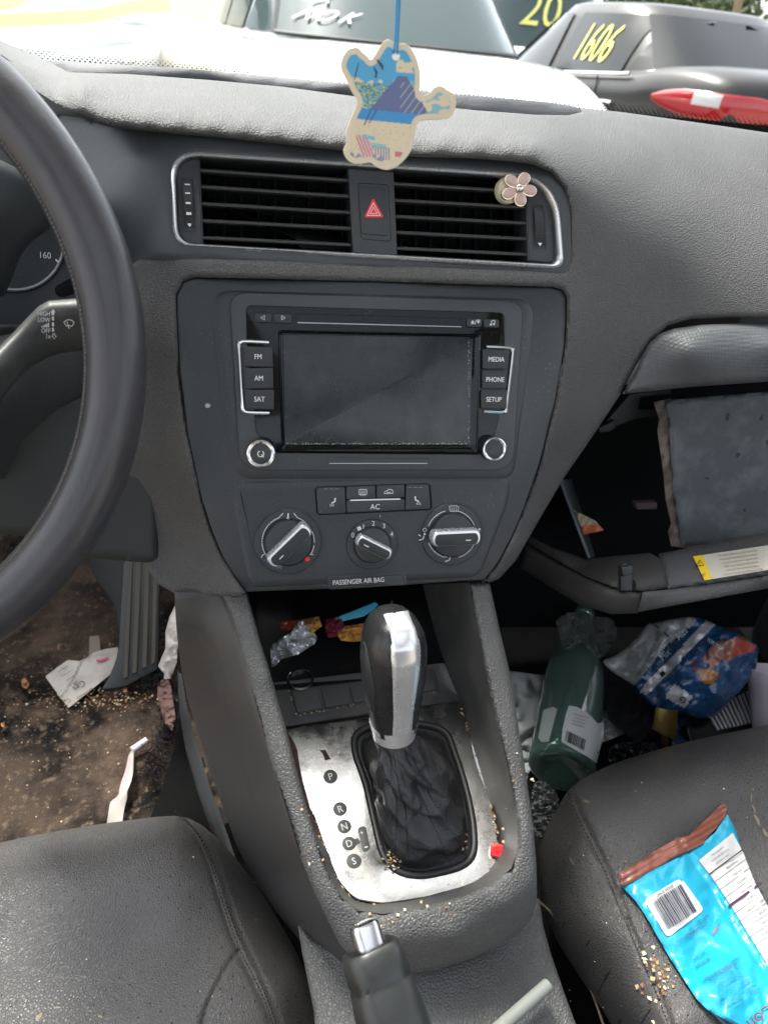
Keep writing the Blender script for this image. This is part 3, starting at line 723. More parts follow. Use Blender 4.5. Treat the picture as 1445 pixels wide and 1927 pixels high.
# air flow
c = (849.5, 1005.5); k, r = dial(c, 60, None)
mb = MB()
for a0, a1 in ((105, 125), (129, 160), (75, 52), (48, 22), (200, 225), (229, 252), (-22, -45), (-49, -72)): tickarc(mb, c, 46, a0, a1, 1.1)
for a in (127, 50, 227, -47): flat(mb, S, arc(c[0]+46*cos(radians(a)), c[1]-45*sin(radians(a)), 1.3, 0, 300, 6), .0018, 1)
stroke(mb, S, [(845, 953), (847, 962), (861, 962), (863, 954), (859, 952), (849, 952), (845, 953)], 1.0, .0018, 1)
for q in range(3): stroke(mb, S, [(850+q*4, 964), (850+q*4, 955)], .8, .0018, 1)
for (x, y) in ((900, 1003), (846, 1052), (797, 1012)):
    flat(mb, S, arc(x+2, y-7, 2, 0, 320, 7), .0018, 1); stroke(mb, S, [(x+1, y-4), (x-1, y+2), (x-6, y+4), (x-9, y+4)], 1.7, .0018, 1); stroke(mb, S, [(x-10, y-6), (x-5, y-3)], 1.6, .0018, 1)
stroke(mb, S, [(795, 996), (800, 994), (803, 998), (798, 1001), (795, 996)], 1, .0018, 1)
k.add(mb, [M['satin'], M['white']])
gripbar(k, c, r, 1, .0208, .0066, .0150, mark=.75)
# air bag lamp strip
mb = MB(); slab(mb, S, rp([(616, 1086), (764, 1077), (767, 1101), (618, 1110)], 6, 4), -.0006, .0003, .0003); 
recess(mb, S, rp([(622, 1090), (759, 1081), (761, 1098), (624, 1106)], 3, 4), .0008, .0006, .0003)
text(mb, S, 'PASSENGER AIR BAG', (675, 1093.5), 9.0, 1.5, .0006, 1, .80)
obj('indicator_strip', mb, [M['satin'], M['white']], dash)
mb = MB(); rev(mb, S, (391, 763), [(.0022, -.0006), (.0020, .0002), (.0016, .0004), (.0014, .0001)], 20)
obj('scuff', mb, M['chromed'], dash)
# ---- glove box surround: dimpled trim, dark box, opened door
Dtrim = TPS([(1172, 740, 's', .012), (1215, 650, 's', .010), (1300, 612, 's', .004), (1445, 607, 's', .0), (1520, 606, 's', .0), (1520, 714, 's', -.004), (1300, 726, 's', .004), (1300, 660, 's', -.010), (1445, 650, 's', -.016), (1445, 700, 's', -.012)])
mb = MB(); skin(mb, [(1170, 742), (1192, 706), (1208, 668), (1220, 646), (1240, 628), (1268, 618), (1320, 611), (1445, 607), (1520, 606), (1520, 715), (1445, 718), (1300, 728)], Dtrim, step=5, roll=.006, skirt=.02)
obj('passenger_trim', mb, M['dimple'], dash, 60)
mb = MB()
q = [YP(905, 700, .80), YP(1600, 640, .80), YP(1600, 1180, .80), YP(905, 1180, .80)]
mb.add(q, [(0, 1, 2, 3)])
a0, a1 = Dtrim.T(np.array([1172., 1520]), np.array([728., 700])); 
mb.add([AT(1150, 728, a0+.03), AT(1560, 700, a1+.03), q[1], q[0]], [(0, 1, 2, 3)])
mb.add([AT(930, 905, .62), AT(1150, 728, a0+.03), q[0], q[3]], [(0, 1, 2, 3)])
obj('glove_compartment', mb, M['black'], dash)
# bracket shapes under the trim
mb = MB()
plb = Pl(YP(1230, 760, .66), (0, -1, .1))
slab(mb, plb, [(1185, 742), (1262, 733), (1262, 742), (1205, 748), (1200, 770), (1245, 770), (1243, 782), (1198, 788), (1150, 806), (1132, 815), (1124, 812), (1152, 780)], -.012, 0, .0012)
slab(mb, plb, [(1126, 806), (1155, 792), (1158, 806), (1146, 813), (1128, 814)], .0, .006, .001)
obj('hinge_bracket', mb, M['dark'], dash)
Dled = TPS([(1105, 1052, 'y', .535), (1230, 1030, 'y', .535), (1445, 1000, 'y', .53), (1520, 990, 'y', .53), (1205, 1118, 'y', .468), (1445, 1080, 'y', .462), (1520, 1070, 'y', .462), (1150, 1110, 'y', .474), (1105, 1090, 'y', .50), (1060, 1050, 'y', .54), (1000, 1050, 'y', .56), (1200, 1158, 'y', .470), (1445, 1106, 'y', .462), (1520, 1097, 'y', .462), (1100, 1140, 'y', .485), (1000, 1085, 'y', .55)], 1e-6)
gd = sub('glove_box_door', YP(1300, 1100, .5), dash)
mb = MB(); skin(mb, [(1238, 1042), (1300, 1030), (1445, 1003), (1520, 990), (1520, 1070), (1445, 1082), (1330, 1099), (1256, 1108), (1250, 1075)], Dled, step=5, roll=.004, skirt=.012); obj('door_ledge', mb, M['glovedoor'], gd, 60)
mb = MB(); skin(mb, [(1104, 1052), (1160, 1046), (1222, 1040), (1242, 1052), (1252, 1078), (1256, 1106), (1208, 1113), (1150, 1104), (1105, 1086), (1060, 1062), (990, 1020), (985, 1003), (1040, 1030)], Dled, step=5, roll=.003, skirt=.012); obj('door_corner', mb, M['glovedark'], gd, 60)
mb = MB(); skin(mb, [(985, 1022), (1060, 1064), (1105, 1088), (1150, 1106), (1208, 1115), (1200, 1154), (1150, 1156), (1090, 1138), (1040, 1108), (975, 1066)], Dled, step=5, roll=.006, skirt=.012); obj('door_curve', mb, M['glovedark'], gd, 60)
mb = MB(); skin(mb, [(1209, 1114), (1256, 1109), (1330, 1100), (1445, 1083), (1520, 1071), (1520, 1098), (1445, 1107), (1330, 1128), (1198, 1152)], Dled, step=5, roll=.003, skirt=.012); obj('door_lip', mb, M['glovedoor'], gd, 60)
plw = Pl(AT(1105, 1050, float(Dled.T(np.array([1105.]), np.array([1052.]))[0])), (-.6, -.6, .2))
mb = MB(); mb.tube([YP(1052, 902, .60), YP(1108, 1050, .535)], .0014, 6)
mb.add([YP(1052, 902, .60), YP(1108, 1050, .535), YP(1120, 1048, .75), YP(1075, 902, .79)], [(0, 1, 2, 3)])
obj('bin_side', mb, M['folder'], gd)
pll = Pl(YP(1182, 1090, .475), (-.1, -.85, .4))
mb = MB(); slab(mb, pll, [(1167, 1066), (1176, 1060), (1190, 1068), (1190, 1112), (1168, 1112)], -.002, .004, .0008)
slab(mb, pll, [(1169, 1068), (1190, 1064), (1192, 1080), (1172, 1086)], .003, .009, .0015); slab(mb, pll, arc(1189, 1101, 8, 0, 345, 16, 11), .003, .0035, .001, 1)
obj('latch', mb, [M['blackplastic'], M['black']], gd)
def stickpoly(pts, mi, lift): onskin(mb, Dled, pts, lift, mi)
mb = MB()
def lq(a, b, t): return (a[0]+(b[0]-a[0])*t, a[1]+(b[1]-a[1])*t)
A_, B_, C_, D_ = (1303, 1047), (1520, 1015), (1520, 1060), (1325, 1092)
class Off:
    def __init__(s, D, o): s.D = D; s.o = o
    def T(s, a, b): return s.D.T(a, b)+s.o
Dst_ = Off(Dled, -.0012)
skin(mb, [A_, lq(A_, B_, .085), lq(D_, C_, .075), D_], Dst_, 3, 0, 0, mi=0); skin(mb, [lq(A_, B_, .085), B_, C_, lq(D_, C_, .075)], Dst_, 3, 0, 0, mi=1)
lines_ = ['The occupants head must be in front of the air bag', 'Always properly use seat belts and child restraints', 'or any items in front of the air bag when seated', 'NEVER use rear facing child seats in this seat', 'a child can be injured by the air bag inflation', 'See owner manual for more information on air bags']
for i, s_ in enumerate(lines_):
    t = (i+.7)/6.4; p = lq(lq(A_, B_, .36), lq(D_, C_, .36), t); sktext(mb, Dled, s_, (p[0]+4, p[1]), 4.0, 8.3, .0018, 2, .62)
sktext(mb, Dled, '!', (1316, 1061), 7, 8, .0018, 3); skstroke(mb, Dled, [(1309, 1066), (1316, 1054), (1324, 1063), (1309, 1066)], 1.5, .0018, 3)
sktext(mb, Dled, 'SET', (1323, 1082), 5, 8, .0018, 3, .8)
skstroke(mb, Dled, [(1445, 1027), (1452, 1070)], 1, .0018, 2)
obj('warning_sticker', mb, [mat('yellow sticker', (.75, .50, .02), .5), mat('cream sticker', (.50, .47, .38), .5), mat('faded sticker print', (.22, .20, .17), .7), M['black']], gd)
# ---- instrument cluster behind the wheel
clu = sub('instrument_cluster', YP(60, 560, .60), dash)
Pc = Pl(YP(60, 560, .62), (0.05, -.93, .36))
mb = MB(); slab(mb, Pc, rp([(-200, 380), (150, 330), (260, 470), (230, 640), (-200, 640)], 20, 5), -.02, 0, .002); obj('cluster_panel', mb, M['satin2'], clu)
mb = MB(); ctr = (18, 446); Uc = Pc.uv(*ctr); rr_ = np.linalg.norm(np.array(Pc.uv(18, 545))-np.array(Uc))
rev(mb, Pc, None, [(rr_*1.06, .001), (rr_*1.03, .0022), (rr_*1.0, .001), (rr_*.98, -.004)], 80, uvc=Uc, cap=True); obj('dial_well', mb, M['dark'], clu)
mb = MB()
loopA = [(Uc[0]+rr_*.99*cos(radians(a)), Uc[1]+rr_*.99*sin(radians(a))) for a in range(-100, 2, 4)]
stroke(mb, Pc, loopA, .0014, .0020, 0, px=False)
obj('dial_ring', mb, M['silver'], clu)
mb = MB(); text(mb, Pc, '160', (85, 480), 12, -2, .0024, 0, .9); 
flat(mb, Pc, [(104, 489), (107, 487), (112, 494), (110, 495)], .0024, 0)
obj('dial_print', mb, M['white'], clu)
mb = MB(); slab(mb, Pc, rp([(102, 540), (134, 522), (150, 530), (150, 548), (118, 560), (106, 556)], 8, 4), .0001, .0012, .0006); obj('warning_lamp_slot', mb, M['black'], clu)
mb = MB(); Dhood = TPS([(-200, 250, 'y', .50), (0, 400, 'y', .52), (90, 420, 'y', .56), (-200, 560, 'y', .50), (20, 560, 'y', .53), (150, 330, 'y', .60)])
skin(mb, [(-200, 200), (60, 330), (130, 380), (96, 428), (60, 455), (40, 480), (25, 520), (10, 556), (-40, 570), (-200, 570)], Dhood, step=8, roll=.008, skirt=.05)
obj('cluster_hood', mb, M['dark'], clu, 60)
# wall filling the gap between hood and satin panel
mb = MB(); skin(mb, [(-200, 40), (0, 100), (120, 190), (240, 232), (320, 250), (300, 330), (260, 400), (200, 440), (-200, 440)], TPS([(-200, 40, 'y', .75), (120, 190, 'y', .68), (320, 250, 'y', .64), (200, 440, 'y', .68), (-200, 440, 'y', .70)]), step=12, skirt=0)
obj('binnacle_wall', mb, M['satin2'], clu, 60)
# lower driver-side covers
low = TPS([(-200, 600, 'y', .55), (0, 610, 'y', .56), (200, 600, 'y', .585), (-200, 1000, 'y', .50), (0, 1000, 'y', .50), (240, 1040, 'y', .50), (240, 640, 'y', .575), (60, 700, 'y', .53), (130, 800, 'y', .53)])
mb = MB(); skin(mb, [(-200, 608), (60, 612), (300, 600), (300, 1060), (236, 1056), (170, 1050), (60, 1010), (-200, 990)], low, step=9, roll=.006, skirt=.05)
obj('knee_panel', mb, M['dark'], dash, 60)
mb = MB(); skin(mb, [(-200, 640), (0, 632), (60, 620), (158, 640), (180, 690), (160, 745), (110, 770), (40, 830), (10, 900), (-200, 940)], TPS([(-200, 640, 'y', .46), (0, 632, 'y', .47), (158, 640, 'y', .52), (170, 740, 'y', .52), (40, 830, 'y', .48), (-200, 940, 'y', .44), (60, 720, 'y', .455), (0, 780, 'y', .43)]), step=8, roll=.012, skirt=.03)
obj('column_cover', mb, mat('grained column cover', (.03, .032, .033), .5, grain=[('leather', 420, .4, .0005)]), dash, 60)
# ---- wiper stalk
stk = thing('wiper_stalk', YP(60, 640, .47), 'black wiper stalk marked HIGH LOW OFF behind the steering wheel', 'wiper stalk')
Dst = TPS([(-60, 780, 'y', .40), (0, 690, 'y', .42), (60, 610, 'y', .445), (100, 600, 'y', .45), (160, 600, 'y', .455), (190, 600, 'y', .46), (100, 660, 'y', .45), (160, 655, 'y', .457), (40, 680, 'y', .435)])
mb = MB(); stp = [(-60, 740), (-20, 672), (20, 632), (50, 600), (72, 577), (92, 566), (130, 563), (190, 558), (200, 560), (200, 668), (160, 660), (118, 664), (92, 672), (60, 690), (20, 730), (-20, 790), (-60, 830)]
skin(mb, stp, Dst, step=4, roll=.011, skirt=.012)
obj('stalk_body', mb, mat('worn stalk plastic', (.035, .035, .033), .5, grain=[('noise', 700, .2, .0003)], dust=(400, .14, (.3, .28, .24)), mott=(30, (.07, .067, .058), .5, .7)), stk, 60)
mb = MB()
for s_, p in (('HIGH', (83, 590)), ('LOW', (83.5, 601.5)), ('OFF', (87, 622)), ('1x', (91, 632.5))): sktext(mb, Dst, s_, p, 8.2, -2, .0012, 0, .85)
for q in range(5): x = 79+q*3; onskin(mb, Dst, [(x, 616), (x+2, 616), (x+2, 613.5-q*1.4), (x, 613.5-q*1.4)], .0012, 0)
onskin(mb, Dst, [(96, 588), (100.5, 581), (105, 588)], .0012, 0)
onskin(mb, Dst, [(98, 588), (102.5, 588), (102.5, 593), (98, 593)], .0012, 0)
for y in (596, 607, 617): onskin(mb, Dst, [(98.5, y), (102, y), (102.3, y+7), (98.8, y+7)], .0012, 0)
skstroke(mb, Dst, [(100, 628), (104, 628), (104, 632), (107, 632), (103, 638), (98, 632), (101, 632), (100, 628)], 1, .0012, 0)
skstroke(mb, Dst, [(121, 606), (126, 602.5), (131, 601.5), (136, 603), (140, 607)], 1.3, .0012, 0)
skstroke(mb, Dst, [(121, 606), (126, 614), (130, 612.5), (136, 614), (140, 607)], 1.3, .0012, 0); skstroke(mb, Dst, [(127, 605), (131, 619)], 1.3, .0012, 0)
obj('stalk_print', mb, M['white'], stk)
# ================================================================= STEERING WHEEL
WC = np.array((-.2426, .4000, .9420)); tl = radians(25)
wn_ = nrm((0, -cos(tl), sin(tl))); e1 = np.array((1., 0, 0)); e2 = np.cross(wn_, e1); e2 = -e2 if e2[2] < 0 else e2
sw = thing('steering_wheel', WC, 'worn black leather steering wheel in front of the driver side dash', 'steering wheel')
R_, rt = .1774, .0163
def torus(R, fr, n=160, m=28, a0=0, a1=2*pi):
    L = []
    for i in range(n+1):
        a = a0+(a1-a0)*i/n; rad = cos(a)*e1+sin(a)*e2; L.append([WC+R*rad+fr(a, 2*pi*k/m)[0]*(cos(2*pi*k/m)*rad)+fr(a, 2*pi*k/m)[1]*sin(2*pi*k/m)*wn_ for k in range(m)])
    return L
def fr(a, b):
    w = rt*(1+.006*sin(9*a)); g = 1-.05*exp(-((b-pi+.55)/.10)**2)
    return (w*g, w*1.02*g)
mb = MB(); mb.loft(torus(R_, fr), 0); obj('rim', mb, M['wheel'], sw, 80)
mb = MB()
for i in range(230):
    a = -pi/2+pi*i/230; rad = cos(a)*e1+sin(a)*e2; tn = -sin(a)*e1+cos(a)*e2
    b = pi-.55; p = WC+R_*rad+rt*1.0*(cos(b)*rad+sin(b)*wn_)
    mb.tube([p-tn*.0008+wn_*.0010, p+tn*.0008-wn_*.0010], .0005, 4)
obj('stitching', mb, M['threadg'], sw)
for sgn, name_ in ((1, 'spoke'), (-1, 'spoke')):
    L = []; mb = MB()
    for t in np.linspace(0, 1, 11):
        x = sgn*(.055+(R_-.055)*t); hw = .026+.012*max(0, 2*t-1)**2+.02*max(0, t-.85)*3; th = .009
        c_ = WC+e2*x-e1*(.028)-wn_*.022*(1-t)
        L.append([c_+e1*hw*cos(q)+wn_*th*sin(q) for q in np.linspace(0, 2*pi, 18, endpoint=False)])
    mb.loft(L, 0, True, True); obj(name_, mb, M['wheel'], sw, 60)
mb = MB(); L = []
for r_, h_ in ((.070, -.05), (.074, -.03), (.072, -.012), (.060, -.002), (.03, .003)):
    L.append([WC+e1*r_*1.15*cos(q)+e2*(r_*.9*sin(q)-.012)+wn_*h_ for q in np.linspace(0, 2*pi, 40, endpoint=False)])
mb.loft(L, 0, False, True); obj('hub', mb, M['satin2'], sw, 60)
# ================================================================= CENTRE CONSOLE
RP = Pl((.1, .27, .592), (0, -.61, 1)); PL = Pl((.1, .285, .562), (0, -.12, 1)); BP = Pl((.1, .447, .582), (0, -.55, 1))
con = thing('centre_console', (.105, .36, .30), 'grained grey centre console between the seats with worn metal shift plate', 'console')
Drim = TPS([(428, 1118, RP, 0), (445, 1118, RP, 0), (465, 1118, RP, -.002), (470, 1290, RP, -.004), (500, 1280, RP, 0), (515, 1290, RP, -.002), (520, 1468, RP, -.004), (545, 1440, RP, 0), (560, 1600, RP, -.006), (600, 1570, RP, 0), (620, 1740, 'z', .575), (650, 1690, RP, -.002), (720, 1712, RP, -.003), (720, 1740, RP, 0), (720, 1790, 'z', .572), (720, 1830, 'z', .545),
   (850, 1815, 'z', .545), (850, 1770, 'z', .575), (850, 1705, RP, 0), (950, 1770, 'z', .55), (950, 1700, RP, 0), (960, 1640, RP, -.002), (1005, 1710, 'z', .565), (1010, 1650, RP, -.006), (985, 1560, RP, 0), (965, 1500, RP, -.002), (1000, 1520, RP, -.004), (950, 1370, RP, 0), (905, 1230, RP, 0), (925, 1240, RP, 0), (960, 1270, RP, -.004), (880, 1105, RP, 0), (920, 1100, RP, -.003), (570, 1500, RP, -.001), (975, 1400, RP, -.003)], 1e-7)
rim_out = [(415, 1112), (432, 1150), (450, 1210), (470, 1290), (494, 1375), (520, 1466), (542, 1540), (562, 1605), (590, 1675), (618, 1735), (640, 1778), (665, 1806), (705, 1826), (760, 1832), (820, 1826), (880, 1806), (935, 1782), (978, 1755), (1002, 1725), (1010, 1685), (1009, 1630), (1003, 1555), (994, 1490), (984, 1420), (972, 1345), (960, 1270), (940, 1185), (921, 1098)]
rim_in = [(880, 1098), (893, 1165), (906, 1230), (921, 1300), (936, 1370), (952, 1440), (965, 1505), (973, 1550), (974, 1590), (962, 1632), (925, 1662), (880, 1682), (800, 1706), (720, 1718), (676, 1712), (645, 1690), (622, 1650), (600, 1590), (578, 1520), (556, 1440), (540, 1375), (527, 1330), (513, 1280), (492, 1210), (466, 1112)]
mb = MB(); skin(mb, rim_out+rim_in, Drim, step=5, roll=.005, skirt=.012); obj('console_rim', mb, M['console'], con, 60)
# left side
Dsid = TPS([(415, 1112, RP, -.003), (432, 1150, RP, -.004), (470, 1290, RP, -.007), (520, 1466, RP, -.007), (562, 1605, RP, -.009), (618, 1735, 'z', .572), (665, 1806, 'z', .538), (328, 1118, 'y', .475), (332, 1180, 'y', .475), (345, 1290, 'z', .56), (380, 1420, 'z', .52), (430, 1560, 'z', .48), (500, 1690, 'z', .46), (590, 1790, 'z', .47), (400, 1300, 'z', .625), (470, 1480, 'z', .575), (540, 1640, 'z', .54)], 1e-7)
side_crease = cr([(333, 1181), (350, 1183), (372, 1187), (386, 1196), (398, 1218), (420, 1300), (448, 1392), (480, 1500), (503, 1570), (540, 1670), (580, 1745)], 5)
mb = MB(); skin(mb, [(328, 1114), (415, 1112), (434, 1150), (452, 1210), (472, 1290), (496, 1375), (522, 1466), (544, 1540), (564, 1605), (592, 1675), (620, 1735), (642, 1778), (668, 1806), (640, 1830), (580, 1790), (520, 1715), (470, 1640), (445, 1590), (420, 1520), (392, 1440), (370, 1370), (352, 1310), (340, 1250), (333, 1190)], Dsid, step=5, roll=.002, skirt=.01, creases=[(side_crease, 2.6, .0016)])
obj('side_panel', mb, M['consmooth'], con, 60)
Dlt = TPS([(335, 1280, 'z', .50), (350, 1340, 'z', .48), (385, 1450, 'z', .45), (420, 1560, 'z', .43), (450, 1650, 'z', .42), (330, 1400, 'z', .44), (290, 1560, 'z', .40)], 1e-7)
mb = MB(); skin(mb, [(334, 1262), (343, 1270), (350, 1320), (362, 1370), (380, 1430), (402, 1500), (425, 1560), (447, 1625), (440, 1650), (415, 1600), (392, 1545), (372, 1490), (350, 1410), (338, 1340)], Dlt, step=4, roll=.0015, skirt=.015); obj('lower_trim', mb, M['dark'], con, 60)
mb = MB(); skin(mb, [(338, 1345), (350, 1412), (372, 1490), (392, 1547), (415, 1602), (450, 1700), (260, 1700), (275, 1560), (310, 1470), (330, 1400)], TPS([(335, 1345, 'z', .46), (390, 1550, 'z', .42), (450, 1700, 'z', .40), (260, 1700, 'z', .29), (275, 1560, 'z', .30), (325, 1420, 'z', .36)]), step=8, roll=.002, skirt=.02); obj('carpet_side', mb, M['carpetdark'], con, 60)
for pts, z in (([(368, 1430), (380, 1425), (384, 1442), (374, 1450)], .44), ([(410, 1518), (424, 1522), (430, 1548), (416, 1556), (420, 1540)], .42)):
    mb = MB(); slab(mb, Pl(ZP(pts[0][0], pts[0][1], z), (-.5, -.5, .6)), pts, -.002, .001, .0004); obj('clip', mb, M['dusty'], con)
# right inner wall
Dinw = TPS([(880, 1098, RP, -.003), (906, 1230, RP, -.004), (936, 1370, RP, -.005), (965, 1505, RP, -.006), (974, 1590, RP, -.006), (940, 1600, PL, .001), (915, 1490, PL, .001), (885, 1390, PL, .001), (868, 1320, PL, .001), (856, 1300, BP, .001), (834, 1248, BP, .001), (720, 1719, RP, -.004), (720, 1701, PL, .001), (800, 1707, RP, -.004), (800, 1689, PL, .001), (880, 1683, RP, -.004), (880, 1665, PL, .001), (645, 1692, RP, -.004), (662, 1690, PL, .001), (620, 1650, RP, -.004), (630, 1646, PL, .001), (598, 1590, RP, -.004), (606, 1580, PL, .001), (800, 1105, 'y', .56), (815, 1180, 'y', .53)], 1e-6)
mb = MB(); skin(mb, [(795, 1100), (882, 1096), (895, 1165), (908, 1230), (923, 1300), (938, 1370), (954, 1440), (967, 1505), (975, 1550), (976, 1592), (962, 1634), (925, 1664), (880, 1684), (800, 1708), (720, 1720), (674, 1714), (643, 1690), (620, 1650), (598, 1590), (590, 1560), (640, 1640), (680, 1690), (720, 1700), (800, 1688), (880, 1664), (920, 1640), (936, 1600), (928, 1540), (915, 1490), (898, 1430), (882, 1380), (866, 1318), (855, 1296), (836, 1246), (818, 1190), (805, 1140)], Dinw, step=5, skirt=0); obj('inner_wall', mb, M['dusty'], con, 60)
# cubby
M['btn'] = mat('blank button plastic', (.055, .056, .057), .4, dust=(400, .1, (.2, .18, .15)), rvar=.06)
mb = MB(); zf = .598
fl = [ZP(510, 1300, zf), ZP(850, 1262, zf), (.215, .66, zf), (-.02, .66, zf)]
mb.add(fl, [(0, 1, 2, 3)]); top = [(.205, .66, .74), (-.01, .66, .74)]
mb.add([fl[2], fl[3], top[1], top[0]], [(0, 1, 2, 3)])
mb.add([fl[0], fl[3], top[1], RP.hit(466, 1112, -.002), RP.hit(513, 1282, -.004)], [(0, 1, 2, 3, 4)])
mb.add([fl[1], fl[2], top[0], (.2, .50, .735)], [(0, 1, 2, 3)])
mb.add([(.202, .475, .722), (-.005, .475, .722), (-.005, .68, .742), (.202, .68, .742)], [(0, 1, 2, 3)])
obj('storage_tray', mb, mat('tray plastic', (.010, .011, .012), .35), con)
mb = MB(); slab(mb, BP, rp([(514, 1284), (836, 1246), (868, 1318), (536, 1368)], [4, 4, 2, 2], 3), -.012, 0, .0012); obj('button_panel', mb, M['dusty'], con)
mb = MB(); recess(mb, BP, rp([(544, 1298), (815, 1258), (828, 1298), (560, 1345)], 6, 4), .0004, .002, .0006); obj('button_recess', mb, M['black'], con)
for k in range(5):
    x0, x1 = 549+k*53.5, 549+k*53.5+49.5; yt = lambda x: 1300-(x-549)*.150; yb = lambda x: 1341-(x-549)*.165
    mb = MB(); slab(mb, BP, rp([(x0, yt(x0)), (x1, yt(x1)), (x1+9, yb(x1)), (x0+10, yb(x0))], 3, 3), -.001, .0014, .0007); obj('blank_button', mb, M['btn'], con)
# shift plate
boot_hole = resam(cr([(664, 1382), (700, 1362), (770, 1356), (838, 1372), (862, 1420), (884, 1490), (897, 1560), (896, 1610), (874, 1636), (830, 1650), (785, 1656), (745, 1646), (716, 1616), (700, 1560), (682, 1480), (662, 1420)], 6, True), 96)
plate_px = rp([(539, 1378), (562, 1368), (700, 1352), (862, 1319), (884, 1372), (903, 1430), (918, 1490), (930, 1545), (938, 1598), (926, 1644), (880, 1668), (800, 1690), (720, 1702), (668, 1694), (638, 1662), (620, 1620), (604, 1575), (590, 1535), (574, 1510), (566, 1460), (556, 1405)], [2, 2, 0, 3, 0, 0, 0, 0, 18, 18, 12, 10, 14, 16, 14, 8, 3, 3, 2, 2, 2], 4)
plate = sub('shift_plate', PL.hit(740, 1600), con)
mb = MB(); U = [PL.uv(*p) for p in resam(plate_px, 192)]; B = resam(boot_hole, 192)
# align starts by angle
ctrp = np.mean([PL.uv(*p) for p in boot_hole], 0)
Bu = [np.array(PL.uv(*p)) for p in B]
ang = lambda p: atan2(p[1]-ctrp[1], p[0]-ctrp[0])
U = [np.array(u) for u in U]
if sum(ang(U[(i+1) % 192])-ang(U[i]) > 0 for i in range(192)) < 96: U = U[::-1]
if sum(ang(Bu[(i+1) % 192])-ang(Bu[i]) > 0 for i in range(192)) < 96: Bu = Bu[::-1]
k0 = min(range(192), key=lambda i: abs(ang(U[i]))); U = U[k0:]+U[:k0]; k1 = min(range(192), key=lambda i: abs(ang(Bu[i]))); Bu = Bu[k1:]+Bu[:k1]
I1 = insetuv(U, .0006)
mb.loft([[PL.P(*u, -.003) for u in U], [PL.P(*u, .0006) for u in U], [PL.P(*u, .0012) for u in I1], [PL.P(*(a*.5+b*.5), .0013) for a, b in zip(I1, Bu)], [PL.P(*b, .0012) for b in Bu], [PL.P(*b, -.003) for b in Bu]])
obj('metal_plate', mb, M['alu'], plate, 30)
mb = MB(); flat(mb, PL, [(541, 1380), (552, 1396), (560, 1412), (563, 1436), (570, 1470), (586, 1528), (606, 1580), (622, 1628), (612, 1622), (590, 1570), (566, 1500), (556, 1450), (546, 1410)], .0016, 0)
flat(mb, PL, [(602, 1412), (612, 1411), (622, 1428), (612, 1431), (608, 1419)], .0016, 0)
obj('rust_crack', mb, mat('dark red primer', (.055, .018, .016), .7, mott=(200, (.01, .008, .008), .45, .6)), plate)
mb = MB(); 
for s_, p, r in (('P', (622, 1461), 13), ('R', (640, 1522), 13), ('N', (648, 1555), 13), ('D', (657, 1587), 13), ('S', (666, 1620), 14)):
    mb = MB(); slab(mb, PL, arc(p[0], p[1], r, 0, 350, 28, r*.98), 0, .0017, .0002); text(mb, PL, s_, p, 13, 10, .0019, 1, .9, .01)
    obj('gear_letter', mb, [M['badge'], M['white']], plate)
mb = MB(); slab(mb, PL, rp([(672, 1558), (688, 1553), (697, 1598), (683, 1604)], 8, 5), 0, .0017, .0002); slab(mb, PL, [(664, 1580), (674, 1577), (678, 1585), (668, 1592)], 0, .0016, .0001)
text(mb, PL, '+', (680.5, 1567), 9, 10, .0019, 1); stroke(mb, PL, [(686, 1595), (692, 1593)], 1.6, .0019, 1); obj('gear_letter', mb, [M['badge'], M['white']], plate)
# lower rear section
Dlow = TPS([(560, 1760, 'z', .50), (700, 1835, 'z', .515), (1010, 1700, 'z', .52), (1090, 1960, 'z', .50), (600, 1990, 'z', .50), (850, 1900, 'z', .52), (1000, 1850, 'z', .515)])
mb = MB(); skin(mb, [(560, 1740), (600, 1770), (700, 1810), (850, 1790), (950, 1750), (1000, 1690), (1014, 1690), (1022, 1745), (1036, 1795), (1060, 1865), (1095, 1960), (1100, 2000), (600, 2000), (590, 1900), (570, 1800)], Dlow, step=6, roll=.004, skirt=.05); obj('rear_section', mb, M['console'], con, 60)
# ================================================================= SHIFTER
shf = thing('gear_shifter', PL.hit(780, 1560), 'black gear shifter with brushed silver band and gathered leather boot', 'gear shifter')
Kb = ZP(741, 1366, .662); Kt = YP(741, 1153, .385)
ax = nrm(Kt-Kb); side = nrm(np.cross(ax, (0, 1, 0))); side = side if side[0] > 0 else -side
frt = np.cross(ax, side); frt = frt if frt[1] < 0 else -frt      # towards the driver's side of the cabin (rear)
side = nrm(side*cos(radians(-6))+frt*sin(radians(-6))); frt = np.cross(ax, side); frt = frt if frt[1] < 0 else -frt
Lk = np.linalg.norm(Kt-Kb)
prof = [(0, .0162, .0165), (.08, .0178, .018), (.25, .0200, .0205), (.45, .0219, .0235), (.62, .0227, .0262), (.75, .0224, .0272), (.85, .0205, .0262), (.92, .0172, .0232), (.965, .0128, .0185), (.99, .0070, .0115), (1.0, .0012, .002)]
def kf(q, n=64):
    """smooth profile"""
    a = np.interp(q, [p[0] for p in prof], [p[1] for p in prof]); b = np.interp(q, [p[0] for p in prof], [p[2] for p in prof]); return a, b
ts = [0, .03, .08, .16, .25, .35, .45, .54, .62, .69, .75, .80, .85, .885, .92, .945, .965, .98, .99, .997, 1.0]
def kp(t, th, d=0.0):
    a, b = kf(t); lean = -frt*.010*sin(pi*min(1, t*1.0))*0
    # squarish oval section
    c_, s_ = cos(th), sin(th); e = 2.5
    x = np.sign(c_)*abs(c_)**(2/e)*(a+d); y = np.sign(s_)*abs(s_)**(2/e)*(b+d)
    return Kb+ax*Lk*t+side*x+frt*y+lean + ax*(d if t > .9 else 0)
